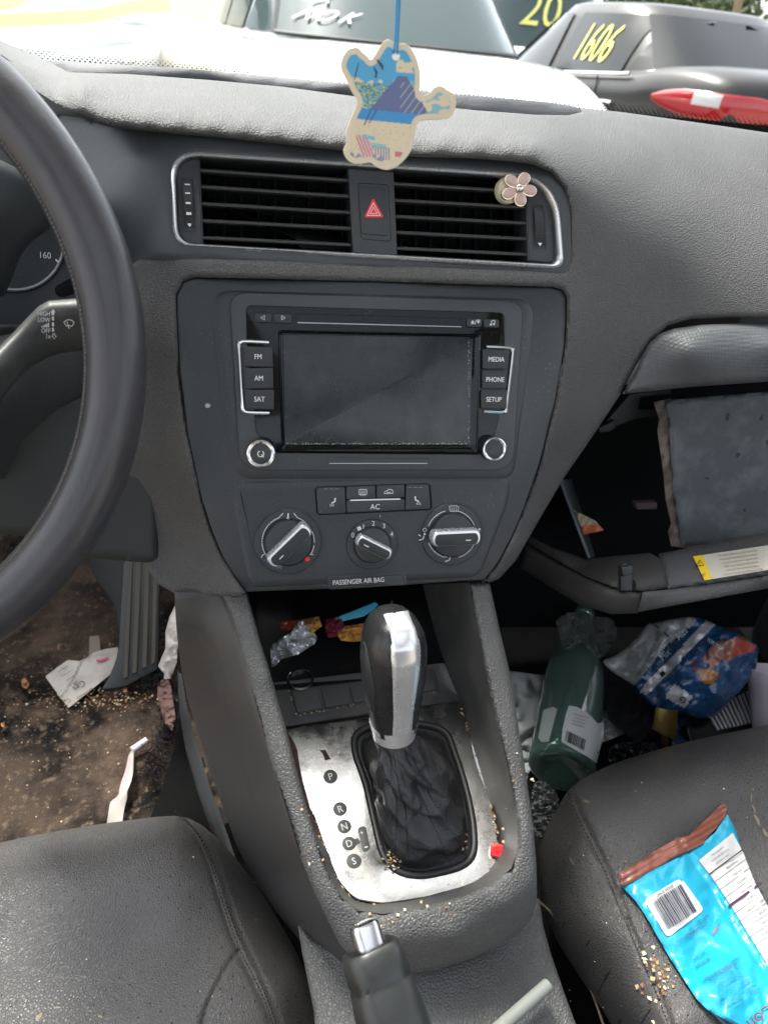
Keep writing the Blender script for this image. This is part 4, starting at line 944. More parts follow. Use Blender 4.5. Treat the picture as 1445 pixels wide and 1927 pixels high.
mb = MB(); mb.loft([[kp(t, 2*pi*k/56) for k in range(56)] for t in ts], 0, True, True); obj('knob', mb, mat('black leather knob', (.014, .014, .015), .30, rvar=.08, grain=[('leather', 500, .15, .0003)], dust=(200, .05, (.3, .28, .25))), shf, 70)
def patch(u0, u1, v0, v1, d, mtl, name, n=14, m=40, wfun=None):
    mb = MB(); L = []
    for j in range(m+1):
        t = v0+(v1-v0)*j/m; row = []
        hw = wfun(t) if wfun else 1
        for i in range(n+1):
            s = -1+2*i/n; x = s*hw
            a, b = kf(t); x_ = (u0+u1)/2+x*(u1-u0)/2
            xx = max(-.985, min(.985, x_/a)); e = 2.5
            cth = np.sign(xx)*abs(xx)**(e/2); sth = sqrt(max(0, 1-cth*cth)); y = sth**(2/e)*(b)
            edge = d*(1-abs(s)**8)+.0004
            row.append(Kb+ax*(Lk*t+(edge if t > .93 else 0))+side*x_+frt*(y+edge))
        L.append(row)
    mb.loft(L, 0, closed=False); obj(name, mb, mtl, shf, 70)
patch(-.0080, .0105, .06, 1.0, .0009, M['silver'], 'silver_band', wfun=lambda t: .82+.35*min(1, max(0, 1-abs(t-.80)/.55)) if t < .9 else 1.0)
mb = MB(); Lp = []
for t, d in ((-.085, -.0006), (-.08, .0008), (-.01, .0010), (.055, .0012), (.058, .0004), (.06, -.001)):
    a, b = kf(max(t, 0)); a -= max(0, -t)*.012; b -= max(0, -t)*.012
    Lp.append([Kb+ax*Lk*t+side*cos(2*pi*k/56)*(a+d)+frt*sin(2*pi*k/56)*(b+d)+ax*.006*max(0, sin(2*pi*k/56))*(-1 if t > .03 else 0)*0 for k in range(56)])
mb.loft(Lp); obj('collar', mb, M['silver'], shf, 50)
# side release button (oval) on the left flank
mb = MB(); Lo = []
for (s, d) in ((1.12, .0002), (1.10, .0009), (1.0, .0010), (.97, .0002), (.93, .0007), (.5, .0014), (.02, .0016)):
    row = []
    for k in range(40):
        q = 2*pi*k/40; t = .50+.27*s*sin(q); y = .002+.0125*s*cos(q); a, b = kf(t)
        yy = max(-.98, min(.98, y/b)); e = 2.5; sth = np.sign(yy)*abs(yy)**(e/2); cth = sqrt(max(0, 1-sth*sth)); x = cth**(2/e)*a
        row.append(Kb+ax*Lk*t-side*(x+d)+frt*y)
    Lo.append(row)
mb.loft(Lo, 0, False, True); obj('side_button', mb, M['blackplastic'], shf, 60)
# boot
nB = 96; base = [PL.P(*b, .0010) for b in Bu[::2]]; c0 = PL.P(*ctrp, 0)
baseI = [PL.P(*b, .0035) for b in insetuv([tuple(q) for q in Bu[::2]], .0022)]
baseJ = [PL.P(*b, .0022) for b in insetuv([tuple(q) for q in Bu[::2]], .0058)]
mb = MB(); mb.loft([[PL.P(*b, -.002) for b in Bu[::2]], base, [PL.P(*b, .003) for b in insetuv([tuple(q) for q in Bu[::2]], .0008)], baseI, [PL.P(*b, .0033) for b in insetuv([tuple(q) for q in Bu[::2]], .004)], baseJ, [PL.P(*b, -.003) for b in insetuv([tuple(q) for q in Bu[::2]], .0066)]])
obj('boot_frame', mb, M['bootroll'], shf, 60)
start = [PL.P(*b, -.001) for b in insetuv([tuple(q) for q in Bu[::2]], .0064)]
nb = len(start)
c1 = np.mean(start, 0)
thv = [atan2((p-c1)@frt, (p-c1)@side) for p in start]
Kc = Kb-ax*Lk*.08
topc = [Kc+side*cos(t)*.0158+frt*sin(t)*.0160 for t in thv]
def wr(k, s):
    a = thv[k]
    rg = lambda x, y, z: .42-abs(noise.noise(Vector((x, y, z))))*1.7
    ca, sa = cos(a), sin(a)
    w = .0092*rg(1.1*ca+.9*s, 1.1*sa, s*3.6+.9*ca)+.0030*rg(2.6*ca, 2.6*sa+s*2, s*7.5)
    w += .0065*max(0, ca)*exp(-((s-.42)/.22)**2)*(1 if sa > -.7 else .6)      # bulge on the right flank
    w += .0045*max(0, sa)*exp(-((s-.24)/.10)**2) - .0045*max(0, sa)*exp(-((s-.40)/.07)**2)   # roll towards the driver
    return w*min(1, s*7)*min(1, (1-s)*5+.08)
Lb = []; NS = 70
for j in range(NS+1):
    s = j/NS; row = []
    f = min(1, s/.92)**.72; hz_ = max(0, (s-.02)/.98)**1.05; sh_ = frt*.011*sin(pi*s)-side*.001*sin(pi*s)
    for k in range(nb):
        p0, p1 = start[k], topc[k]
        hor = (p0-c1)-((p0-c1)@np.array((0, 0, 1)))*np.array((0, 0, 1))
        base_c = c1*(1-hz_)+Kc*hz_+sh_
        off = (p0-c1)*(1-f)+(p1-Kc)*f
        o_ = nrm(off); row.append(base_c+off+o_*wr(k, s))
    Lb.append(row)
mb = MB(); mb.loft(Lb); obj('boot', mb, M['boot'], shf, 80)
# stitched seams down the driver-facing side of the boot
def bootpt(a, s, lift=.0007):
    j = min(NS, max(0, int(s*NS))); best = min(range(nb), key=lambda k: abs(((thv[k]-a+pi) % (2*pi))-pi))
    k2 = (best+1) % nb; p = Lb[j][best]; c = c1*(1-s**1.05)+Kc*s**1.05
    d = ((thv[best]-a+pi) % (2*pi))-pi; w = abs(d)/(abs(d)+abs(((thv[k2]-a+pi) % (2*pi))-pi)+1e-9)
    p = p*(1-w)+Lb[j][k2]*w; return p+nrm(p-c)*lift
mb = MB()
for a in (pi/2+.62, pi/2+.40, pi/2-.18, pi/2-.42):
    for j in range(1, NS-1):
        p, q = bootpt(a, j/NS), bootpt(a, (j+.99)/NS); mb.tube([p*.9+q*.1, p*.35+q*.65], .00065, 5)
obj('boot_stitching', mb, M['thread'], shf)
# ================================================================= HAND BRAKE
A = ZP(700, 1793, .640); Bk = ZP(775, 2050, .600)
hb = thing('hand_brake', Bk-np.array((0, 0, .10)), 'black hand brake lever with silver release button behind the console', 'hand brake')
axh = nrm(Bk-A); sdh = nrm(np.cross(axh, (0, 0, 1))); sdh = sdh if sdh[0] > 0 else -sdh; uph = np.cross(sdh, axh); uph = uph if uph[2] > 0 else -uph
def hs_(t, w, h, c=None, off=0, e=3.2, n=36):
    c = A+axh*t+uph*off
    return [c+sdh*np.sign(cos(q))*abs(cos(q))**(2/e)*w+uph*np.sign(sin(q))*abs(sin(q))**(2/e)*h for q in np.linspace(0, 2*pi, n, endpoint=False)]
mb = MB(); mb.loft([hs_(.012, .0105, .0095), hs_(-.002, .0125, .012), hs_(-.004, .0150, .0145), hs_(-.003, .0165, .016), hs_(.004, .0178, .0172), hs_(.013, .0180, .0176), hs_(.0155, .0170, .0166), hs_(.018, .0180, .0178), hs_(.03, .0192, .0185), hs_(.06, .0205, .019), hs_(.10, .021, .0195)], 0, False, False); obj('grip', mb, mat('worn black grip', (.020, .021, .020), .36, rvar=.08, grain=[('noise', 60, .2, .001)], dust=(200, .05, (.3, .3, .2))), hb, 50)
mb = MB(); mb.loft([hs_(.01, .0088, .0082, off=.000), hs_(-.014, .0088, .0082), hs_(-.0165, .0078, .0072), hs_(-.0172, .0055, .005)], 0, False, True); obj('release_button', mb, M['chrome'], hb, 40)
mb = MB(); mb.tube([ZP(905, 1965, .532), ZP(1030, 1854, .528)], .0047, 20); tag(obj('plastic_rod', mb, mat('clear grey rod', (.20, .21, .19), .3, alpha=.92)), 'thin pale grey rod lying on the console beside the hand brake', 'rod')
# ================================================================= SEATS
st = thing('driver_seat', ZP(250, 1850, .30), 'black leather driver seat cushion, perforated, on the left', 'car seat')
dseam = cr([(326, 1530), (345, 1545), (368, 1572), (392, 1625), (412, 1690), (432, 1750), (450, 1795), (478, 1850), (500, 1900), (520, 1960)], 8)
dseam2 = cr([(342, 1530), (366, 1550), (388, 1578), (408, 1622), (430, 1690), (450, 1745), (470, 1790), (498, 1850), (522, 1910), (540, 1970)], 8)
dbr = cr([(448, 1790), (432, 1812), (405, 1860), (385, 1905), (372, 1960)], 6)
Ddr = TPS([(-60, 1600, 'z', .47), (0, 1587, 'z', .47), (120, 1563, 'z', .47), (240, 1544, 'z', .47), (330, 1534, 'z', .468), (375, 1550, 'z', .46), (440, 1612, 'z', .45), (500, 1692, 'z', .445), (545, 1772, 'z', .44), (587, 1850, 'z', .43), (610, 1940, 'z', .42),
   (-60, 1640, 'z', .498), (100, 1610, 'z', .500), (250, 1590, 'z', .502), (345, 1590, 'z', .502), (0, 1750, 'z', .500), (250, 1750, 'z', .500), (390, 1700, 'z', .502), (450, 1800, 'z', .503), (200, 1920, 'z', .500), (500, 1920, 'z', .500), (470, 1740, 'z', .485), (540, 1860, 'z', .48), (420, 1640, 'z', .488), (-60, 1990, 'z', .50)], 1e-7)
mb = MB(); skin(mb, [(-60, 1598), (0, 1586), (60, 1573), (120, 1562), (180, 1552), (240, 1544), (295, 1537), (330, 1535), (356, 1540), (382, 1554), (412, 1580), (442, 1612), (470, 1650), (500, 1692), (524, 1732), (547, 1772), (568, 1812), (587, 1852), (602, 1900), (612, 1950), (614, 2010), (-60, 2010)], Ddr, step=4, roll=.008, skirt=.10, creases=[(dseam, 4, .0034), (dseam2, 3.6, .0020), (dbr, 4, .0030)],
    wob=lambda x, y, d: .0011*np.sin(x/47+y/80)*np.sin(y/39-x/120))
obj('cushion', mb, M['leather'], st, 70)
def stitches(name, D, cv, off, parent, m_, w=1.8, L=5, G=3, lift=.0006):
    P = np.array(cv); s_ = np.r_[0, np.cumsum(np.hypot(*np.diff(P, axis=0).T))]; mb = MB(); q = 0
    f = lambda v: (np.interp(v, s_, P[:, 0]), np.interp(v, s_, P[:, 1]))
    while q < s_[-1]-L:
        a, b = f(q), f(q+L); d = np.array(b)-np.array(a); l = hypot(*d) or 1; n_ = np.array((-d[1], d[0]))/l*off
        skstroke(mb, D, [np.array(a)+n_, np.array(b)+n_], w, lift, 0); q += L+G
    obj(name, mb, m_, parent)
stitches('stitching', Ddr, dseam2, 7, st, M['thread'])
stitches('stitching', Ddr, dseam, -5, st, M['thread'])
sp = thing('passenger_seat', ZP(1300, 1800, .30), 'black leather passenger seat cushion with a blue wrapper on it, on the right', 'car seat')
pseam = cr([(1066, 1476), (1075, 1492), (1090, 1530), (1115, 1580), (1140, 1630), (1160, 1680), (1185, 1740), (1215, 1810), (1245, 1880), (1275, 1960)], 8)
pseam2 = cr([(1100, 1580), (1122, 1620), (1150, 1665), (1175, 1700), (1183, 1740), (1200, 1790), (1232, 1860), (1260, 1930)], 8)
Dps = TPS([(1012, 1600, 'z', .44), (1015, 1700, 'z', .43), (1090, 1840, 'z', .42), (1170, 1960, 'z', .41), (1045, 1530, 'z', .46), (1075, 1486, 'z', .485), (1110, 1458, 'z', .475), (1180, 1428, 'z', .47), (1300, 1394, 'z', .47), (1445, 1364, 'z', .47), (1540, 1345, 'z', .47),
   (1090, 1530, 'z', .500), (1130, 1490, 'z', .500), (1200, 1465, 'z', .500), (1320, 1430, 'z', .500), (1445, 1405, 'z', .500), (1140, 1630, 'z', .505), (1300, 1600, 'z', .498), (1445, 1550, 'z', .498), (1200, 1760, 'z', .507), (1300, 1800, 'z', .500), (1445, 1800, 'z', .498), (1260, 1930, 'z', .508), (1060, 1620, 'z', .48), (1100, 1740, 'z', .475), (1170, 1860, 'z', .47), (1540, 1900, 'z', .50), (1350, 1960, 'z', .50)], 1e-7)
mb = MB(); skin(mb, [(1012, 1600), (1020, 1575), (1032, 1550), (1045, 1528), (1060, 1500), (1074, 1482), (1092, 1468), (1112, 1456), (1145, 1441), (1180, 1428), (1240, 1410), (1300, 1394), (1370, 1379), (1445, 1364), (1540, 1345), (1540, 2010), (1190, 2010), (1170, 1960), (1130, 1896), (1090, 1838), (1050, 1775), (1022, 1715), (1012, 1655)], Dps, step=4, roll=.008, skirt=.10, creases=[(pseam, 4, .0034), (pseam2, 3.4, .0018)],
    wob=lambda x, y, d: .0010*np.sin(x/50-y/70)*np.sin(y/43+x/110))
obj('cushion', mb, M['leather'], sp, 70)
stitches('stitching', Dps, pseam, 6, sp, M['thread'])
# lower bolster edge with worn piping beside the console
Dpp = TPS([(1015, 1700, 'z', .43), (1060, 1780, 'z', .42), (1120, 1880, 'z', .41), (1170, 1980, 'z', .40), (1012, 1800, 'z', .36), (1060, 1960, 'z', .34)])
pp = cr([(1012, 1695), (1040, 1722), (1068, 1770), (1095, 1825), (1118, 1880), (1145, 1960)], 6)
mb = MB(); mb.tube([AT(x, y, float(Dpp.T(np.array([x]), np.array([y]))[0])-.004) for x, y in pp], .0011, 6); obj('piping', mb, mat('worn tan piping', (.16, .125, .085), .7), sp)
# marks: pale scratches and crumbs on seats
random.seed(11)
def flakes(name, D, pts_fn, n, size, mats, parent=None, label=None, cat=None, lift=.0008, th=.6):
    mb = MB()
    for _ in range(n):
        x, y = pts_fn(); s_ = size*random.uniform(.4, 1.5); a = random.uniform(0, 6); m_ = random.randrange(len(mats))
        c = AT(x, y, float(D.T(np.array([x]), np.array([y]))[0])-lift*.3); r = s_/FPX*.55
        ps = [c+np.array((cos(a+q+random.uniform(-.4, .4))*r*random.uniform(.6, 1.3), sin(a+q)*r*random.uniform(.6, 1.3), random.uniform(0, .3)*r)) for q in (0, 1.5, 3, 4.6)]
        tp = c+np.array((0, 0, r*th*random.uniform(.5, 1.4)))
        mb.add(ps+[tp], [(0, 1, 4), (1, 2, 4), (2, 3, 4), (3, 0, 4)], m_)
    o = obj(name, mb, mats, parent, 0); tag(o, label, cat, None, 'stuff' if parent is None else 'stuff'); return o
CR = [mat('tan crumb', (.42, .29, .15), .8), mat('pale crumb', (.55, .48, .34), .8), mat('brown crumb', (.22, .11, .05), .8)]
def along(curve, sd):
    P = np.array(curve); s_ = np.r_[0, np.cumsum(np.hypot(*np.diff(P, axis=0).T))]
    def f():
        q = random.uniform(0, s_[-1]); return (np.interp(q, s_, P[:, 0])+random.gauss(0, sd), np.interp(q, s_, P[:, 1])+random.gauss(0, sd))
    return f
plT = PlT(PL, .0012)
flakes('crumbs', plT, along([(866, 1330), (900, 1425), (920, 1500), (935, 1570), (938, 1605), (925, 1650), (880, 1674), (800, 1696), (720, 1707), (668, 1700), (638, 1668), (612, 1600), (590, 1545)], 1.6), 260, 2.6, CR, None, 'tan crumbs caught round the edge of the metal shift plate', 'crumbs')
flakes('crumbs', PlT(BP, .0014), along([(545, 1302), (560, 1346), (640, 1332), (700, 1322), (820, 1302)], 1.2), 60, 2.2, CR, None, 'crumbs in the gaps between the blank console buttons', 'crumbs')
flakes('crumbs', PlT(PL, .004), along([(740, 1590), (760, 1600), (735, 1620)], 10), 130, 2.0, CR, None, 'crumbs gathered in the folds at the foot of the shifter boot', 'crumbs')
flakes('crumbs', PlT(PL, .004), along([(840, 1500), (862, 1570), (870, 1600)], 7), 60, 2.0, CR, None, 'crumbs down the right fold of the shifter boot', 'crumbs')
flakes('crumbs', Drim, along([(930, 1420), (990, 1450), (960, 1530), (870, 1690), (700, 1730), (600, 1620), (560, 1500)], 12), 45, 2.4, CR, None, 'crumbs scattered on the grained console rim', 'crumbs')
flakes('crumbs', Ddr, lambda: (random.uniform(0, 560), random.uniform(1600, 1920)), 22, 1.6, [CR[1], M['white'], CR[0]], None, 'pale specks scattered over the driver seat cushion', 'crumbs')
flakes('crumbs', Dps, lambda: (random.gauss(1240, 22), random.gauss(1840, 28)), 55, 4, CR, None, 'biscuit crumbs on the passenger seat left of the blue wrapper', 'crumbs')
flakes('crumbs', Dps, lambda: (random.uniform(1060, 1440), random.uniform(1420, 1900)), 36, 1.8, [CR[1], M['white'], CR[0]], None, 'tiny pale specks spread over the passenger seat cushion', 'crumbs')
def blot(D, x, y, w, h, a, n=9, lift=.0005):
    pts = []
    for k in range(n):
        q = 2*pi*k/n; r = random.uniform(.5, 1.2); dx, dy = w*r*cos(q), h*r*sin(q); pts.append((x+dx*cos(a)-dy*sin(a), y+dx*sin(a)+dy*cos(a)))
    m_ = MB(); onskin(m_, D, pts, lift, 0); return m_
STM = mat('dried tan stain', (.22, .18, .12), .8)
for x, y, w, h, a in ((1417, 1520, 3, 11, -.4), (1425, 1545, 3, 15, -.5), (1438, 1566, 3, 10, -.6), (1102, 1508, 7, 3, .2), (1072, 1580, 2, 9, .3), (1075, 1620, 2, 12, -.5), (1413, 1500, 1.5, 9, 0)): obj('stain', blot(Dps, x, y, w, h, a), STM, sp)
for x, y, w, h, a in ((72, 1915, 4, 12, .5), (108, 1897, 7, 4, 0), (190, 1913, 5, 3, 0), (482, 1730, 4, 3, .2)): obj('stain', blot(Ddr, x, y, w, h, a), STM, st)
# ================================================================= FOOTWELLS
def gridz(name, x0, x1, y0, y1, fn, step, m_, kind='structure'):
    xs = np.arange(x0, x1+1e-6, step); ys = np.arange(y0, y1+1e-6, step); mb = MB()
    V = [(x, y, fn(x, y)) for y in ys for x in xs]; n = len(xs)
    mb.add(V, [(j*n+i, j*n+i+1, (j+1)*n+i+1, (j+1)*n+i) for j in range(len(ys)-1) for i in range(n-1)])
    o = obj(name, mb, m_, None, 80); tag(o, kind=kind); return o
def floorz(x, y):
    z = .272+.007*noise.noise(Vector((x*9, y*9, 0)))+.004*noise.noise(Vector((x*30, y*30, 2)))+.0022*noise.noise(Vector((x*90, y*90, 5)))
    z += .006*sin(14*(y+.6*x)+2*noise.noise(Vector((x*5, y*5, 8))))
    if y > 1.02: z += (y-1.02)*1.1
    return z
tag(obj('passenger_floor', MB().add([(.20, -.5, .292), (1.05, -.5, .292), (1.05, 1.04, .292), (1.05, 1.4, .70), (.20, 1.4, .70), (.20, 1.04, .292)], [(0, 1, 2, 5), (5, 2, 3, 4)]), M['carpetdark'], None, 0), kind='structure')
fl_ = gridz('car_floor', -.85, 1.05, -.5, 1.45, floorz, .0125, M['carpet'])
FL = lambda px, py, dz=.004: ZP(px, py, .275+dz)
PF = Pl((0, .8, .279), (0, 0, 1))
DF = PlT(PF, 0)
# firewall and tunnel
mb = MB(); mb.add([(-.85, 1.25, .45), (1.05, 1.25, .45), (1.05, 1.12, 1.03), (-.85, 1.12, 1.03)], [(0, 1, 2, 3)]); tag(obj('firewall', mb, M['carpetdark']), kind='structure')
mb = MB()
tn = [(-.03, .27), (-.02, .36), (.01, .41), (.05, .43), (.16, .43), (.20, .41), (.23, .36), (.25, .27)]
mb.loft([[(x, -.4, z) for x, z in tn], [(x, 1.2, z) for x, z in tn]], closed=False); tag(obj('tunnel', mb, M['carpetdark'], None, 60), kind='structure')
# accelerator pedal
pd = thing('accelerator_pedal', ZP(258, 1285, .29), 'black ribbed accelerator pedal hinged at the dirty driver floor', 'pedal')
PP = pl3(ZP(225, 1290, .300), ZP(295, 1280, .300), YP(255, 1060, .93))
mb = MB(); slab(mb, PP, cr([(238, 1000), (262, 1012), (298, 1075), (300, 1150), (298, 1250), (292, 1262), (262, 1278), (238, 1291), (205, 1297), (193, 1294), (207, 1270), (222, 1225), (226, 1150), (232, 1060)], 4, True), -.014, 0, .002); obj('pad', mb, M['blackplastic'], pd)
mb = MB()
for x0, x1, xb0, xb1, yb in ((243, 252, 233, 241, 1277), (257, 268, 249, 258, 1268), (273, 283, 268, 277, 1258), (289, 298, 285, 293, 1250)):
    yt = 1025+(x0-243)*.9; slab(mb, PP, [(x0, yt), (x1, yt+6), (xb1, yb-3), (xb0, yb)], 0, .003, .001)
obj('ribs', mb, mat('dusty pedal rubber', (.060, .052, .040), .7), pd)
pb = thing('dead_pedal', ZP(200, 1180, .29), 'dark plastic foot panel beside the accelerator pedal', 'footrest')
mb = MB(); slab(mb, pl3(ZP(225, 1200, .30), YP(170, 1055, .98), YP(235, 1055, .96)), cr([(170, 1050), (240, 1040), (234, 1120), (226, 1195), (221, 1180), (214, 1140), (196, 1110), (178, 1085)], 4, True), -.01, 0, .002); obj('panel', mb, M['dark'], pb)
# ---- litter on driver's floor
def crumple(name, pts, D, amp, freq, mats, label, cat, step=4, mi=None, roll=.001, seed=0, parent=None, sharp=20, skirt=.001, sm=None):
    mb = MB()
    def wob(x, y, d):
        out = np.zeros(len(x))
        for i in range(len(x)):
            p = Vector((x[i]/freq+seed*7.3, y[i]/freq, seed)); a = noise.noise(p)
            b = abs(noise.noise(Vector((x[i]/freq*1.7, y[i]/freq*1.7-seed, 3.3+seed)))); c = noise.noise(p*3.1)
            out[i] = amp*(a*1.2-1.6*b+.35*c)
        return out
    skin(mb, pts, D, step=step, roll=roll, skirt=skirt, wob=wob)
    o = obj(name, mb, mats, parent, sm if sm is not None else sharp)
    if parent is None: tag(o, label, cat, {'dry_leaf': 'dry leaf scraps on the driver floor', 'candy_wrapper': 'candy wrappers in the console tray'}.get(name))
    return o, mb
PAPER = mat('dirty white paper', (.44, .41, .37), .8, mott=(40, (.30, .27, .23), .5, .75))
Dpa = TPS([(88, 1272, PF, .006), (222, 1218, PF, .02), (130, 1332, PF, .004), (208, 1270, PF, .016), (150, 1243, PF, .03), (150, 1290, PF, .012)])
rc = thing('receipt', FL(160, 1275), 'creased white printed paper scrap lying left of the accelerator pedal', 'paper')
mb = MB(); skin(mb, [(86, 1273), (108, 1256), (128, 1242), (150, 1244), (164, 1238), (176, 1228), (200, 1221), (222, 1218), (223, 1240), (218, 1258), (206, 1271), (180, 1292), (130, 1332), (117, 1317), (102, 1296)], Dpa, 4, .0, .0015, creases=[([(160, 1240), (140, 1280), (118, 1316)], 2.5, .004), ([(128, 1242), (222, 1232)], 3, .003)]); obj('sheet', mb, PAPER, rc, 20)
mb = MB(); sktext(mb, Dpa, 'Cgs', (150, 1291), 12, 215, .003, 0); skstroke(mb, Dpa, [(145, 1314), (160, 1305), (174, 1295)], 1.4, .003, 0)
skstroke(mb, Dpa, [(182, 1243), (192, 1243), (204, 1237)], 4, .003, 1)
for i in range(4): skstroke(mb, Dpa, [(110+i*7, 1264+i*9), (130+i*6, 1252+i*9)], .8, .003, 0)
obj('print', mb, [mat('ink', (.06, .06, .06), .8), mat('pink ink', (.55, .05, .16), .8)], rc)
mb = MB(); slab(mb, PF, [(169, 1197), (187, 1196), (190, 1222), (188, 1235), (168, 1236)], .004, .006, .0005); tag(obj('cardboard_tab', mb, mat('dull tan card', (.22, .18, .14), .8)), 'small tan card tab sticking up behind the white paper scrap', 'card')
tw = thing('straw_wrapper', FL(240, 1470), 'twisted white and pink paper strip with white tube on the driver floor', 'wrapper')
mb = MB(); mb.tube([ZP(249, 1412, .292), ZP(277, 1393, .294)], [.0047]*2, 16); obj('tube', mb, mat('white tube', (.62, .58, .58), .6), tw)
mb = MB(); Pt = [ZP(249, 1414, .289), ZP(247, 1422, .288), ZP(243, 1450, .29), ZP(233, 1490, .292), ZP(222, 1515, .290), ZP(215, 1560, .288)]
Lw = []
for i, p in enumerate(cr(Pt, 6)):
    t = i/30; w = .0016+.0075*min(1, t*2.2)*(1-.5*exp(-((t-.62)/.08)**2)); a = .3+1.3*sin(t*5)
    sd_ = np.array((cos(a*.5), .1, sin(a)*.6)); Lw.append([np.array(p)+sd_*w+np.array((0, 0, .002)), np.array(p)+np.array((0, 0, .004*cos(t*9))), np.array(p)-sd_*w])
mb.loft(Lw, 0, closed=False); 
for k in range(len(mb.m)): mb.m[k] = 1 if k % 2 == 1 and 12 < k < 46 else 0
obj('paper_strip', mb, [PAPER, mat('pink paper', (.48, .30, .30), .8)], tw, 60)
Dcl = TPS([(333, 1137, 'z', .40), (300, 1252, 'z', .33), (320, 1277, 'z', .32), (300, 1320, 'z', .31), (331, 1345, 'z', .33), (336, 1180, 'z', .40), (312, 1187, 'z', .37)])
crumple('white_rag', [(332, 1135), (320, 1160), (312, 1188), (312, 1220), (298, 1254), (310, 1268), (309, 1278), (322, 1277), (333, 1246), (336, 1200), (335, 1150)], Dcl, .006, 16, PAPER, 'long white rag hanging down beside the console', 'rag', 3, seed=2, sm=60)
crumple('brown_rag', [(306, 1279), (298, 1286), (296, 1310), (306, 1345), (312, 1362), (324, 1375), (331, 1350), (326, 1320), (322, 1290), (316, 1277)], Dcl, .007, 9, mat('brown cloth', (.13, .075, .065), .85), 'small crumpled brown cloth below the white rag', 'rag', 3, seed=5, sm=60)
random.seed(5); mb = MB()
for _ in range(900):
    t = random.random(); cx_ = 262+60*random.random()**.8 if t < .5 else random.gauss(300, 12); cy_ = 1272+random.gauss(0, 10) if t < .5 else random.uniform(1285, 1470)
    if t >= .5: cx_ = 322-(abs(cy_-1330)/9)+random.gauss(0, 7) if cy_ < 1400 else random.gauss(296, 13)
    p = ZP(cx_, cy_, .284+random.random()*.018); d = np.array([random.gauss(0, 1) for _ in range(3)])*.006; e = np.array([random.gauss(0, 1) for _ in range(3)])*.005
    mb.tube([p, p+d, p+d+e], .0005, 3, 0, False)
o = obj('black_fluff', mb, mat('black fluff', (.012, .011, .011), .95)); tag(o, 'matted black fluff at the foot of the accelerator pedal', 'fluff', None, 'stuff')
LEAF = [mat('dry orange leaf', (.34, .15, .06), .8), mat('dry brown leaf', (.22, .12, .08), .8)]
for (x, y, w, h, a, mi, lb) in ((47, 1286, 13, 17, .3, 0, 'large dry orange leaf flake on the carpet left of the white paper'), (112, 1217, 8, 13, -.2, 1, 'curled brown leaf flake above the white paper'), (209, 1213, 9, 7, 0, 1, 'brown leaf flake beside the dark foot panel'), (6, 1363, 7, 8, .4, 0, 'dry leaf flake at the left edge of the carpet'), (236, 1299, 9, 8, .1, 0, 'orange leaf flake at the bottom of the pedal'), (266, 1322, 10, 7, .8, 1, 'pinkish brown leaf scrap beside the black fluff')):
    D_ = PlT(PF, .012)
    pts = [(x+w*.55*cos(q)*random.uniform(.75, 1.2), y+h*.55*sin(q)*random.uniform(.75, 1.2)) for q in np.linspace(0, 2*pi, 11, endpoint=False)]
    crumple('dry_leaf', cr(pts, 3, True), D_, .005, 7, LEAF[mi], lb, 'leaf', 2.5, seed=x, sm=50, skirt=.0006)
flakes('floor_debris', PlT(PF, .004), lambda: (random.uniform(-10, 330), random.triangular(1180, 1560, 1330)), 300, 2.8, [CR[0], CR[1], CR[2], mat('dull grit', (.15, .11, .08), .9), mat('grit b', (.10, .075, .055), .9)], None, 'tan grit and leaf crumbs spread over the driver floor', 'debris')
flakes('floor_debris', PlT(PF, .006), lambda: (random.gauss(190, 60), random.gauss(1314, 12)), 240, 3.6, [CR[0], LEAF[0], CR[2], CR[1]], None, 'thick band of orange crumbs below the white paper', 'debris')
# ================================================================= PASSENGER FOOTWELL
GL = mat('pale green bottle glass', (.26, .45, .37), .05, trans=.82, ior=1.40)
Bc = ZP(1056, 1452, .375); Nc = ZP(1090, 1215, .385)
bt = thing('glass_bottle', Bc-np.array((0, 0, .04)), 'empty green glass bottle with white barcode label lying in the passenger footwell', 'bottle')
bx = nrm(Nc-Bc); bs = nrm(np.cross(bx, (0, 0, 1))); bu = np.cross(bs, bx); bu = bu if bu[2] > 0 else -bu
rb = .0405
def bl(t, r, n=48, a0=0, a1=2*pi, cl=True): return [Bc+bx*t+bs*r*cos(q)+bu*r*sin(q) for q in np.linspace(a0, a1, n, endpoint=not cl)]
bp_ = [(.014, .0005), (.012, .010), (.004, .022), (-.001, .032), (0, .036), (.004, rb*.985), (.012, rb), (.15, rb), (.172, rb*.95), (.195, .030), (.212, .021), (.228, .0155), (.285, .0140), (.286, .0160), (.298, .0160), (.300, .0140), (.300, .0105)]
mb = MB(); mb.loft([bl(t, r) for t, r in bp_]+[bl(t, max(.0004, r-.0028)) for t, r in ((.285, .0135), (.228, .0145), (.212, .0195), (.195, .028), (.172, rb*.94), (.15, rb), (.03, rb), (.020, rb*.96), (.012, .030), (.017, .012), (.018, .004))], 0, True, True); obj('glass', mb, GL, bt, 60)
def surf(px, py):
    d = RAY(px, py); o = CAM-Bc; dd = d-bx*(d@bx); oo = o-bx*(o@bx)
    a = dd@dd; b = 2*dd@oo; c = oo@oo-(rb+.0004)**2; q = b*b-4*a*c
    return -b/(2*a) if q < 0 else (-b-sqrt(q))/(2*a)
class SurfT:
    def T(s, px, py): return np.array([surf(x, y) for x, y in zip(np.ravel(px), np.ravel(py))]).reshape(np.shape(px))
mb = MB(); lab = [(1070, 1328), (1084, 1330), (1100, 1338), (1113, 1349), (1124, 1362), (1135, 1358), (1136, 1380), (1122, 1436), (1108, 1426), (1056, 1396), (1058, 1372), (1064, 1345)]
skin(mb, lab, SurfT(), 3, 0, 0); lb_ = obj('label', mb, mat('white bottle label', (.50, .52, .50), .6), bt, 60)
mb = MB(); random.seed(2); bars = []
x = 0
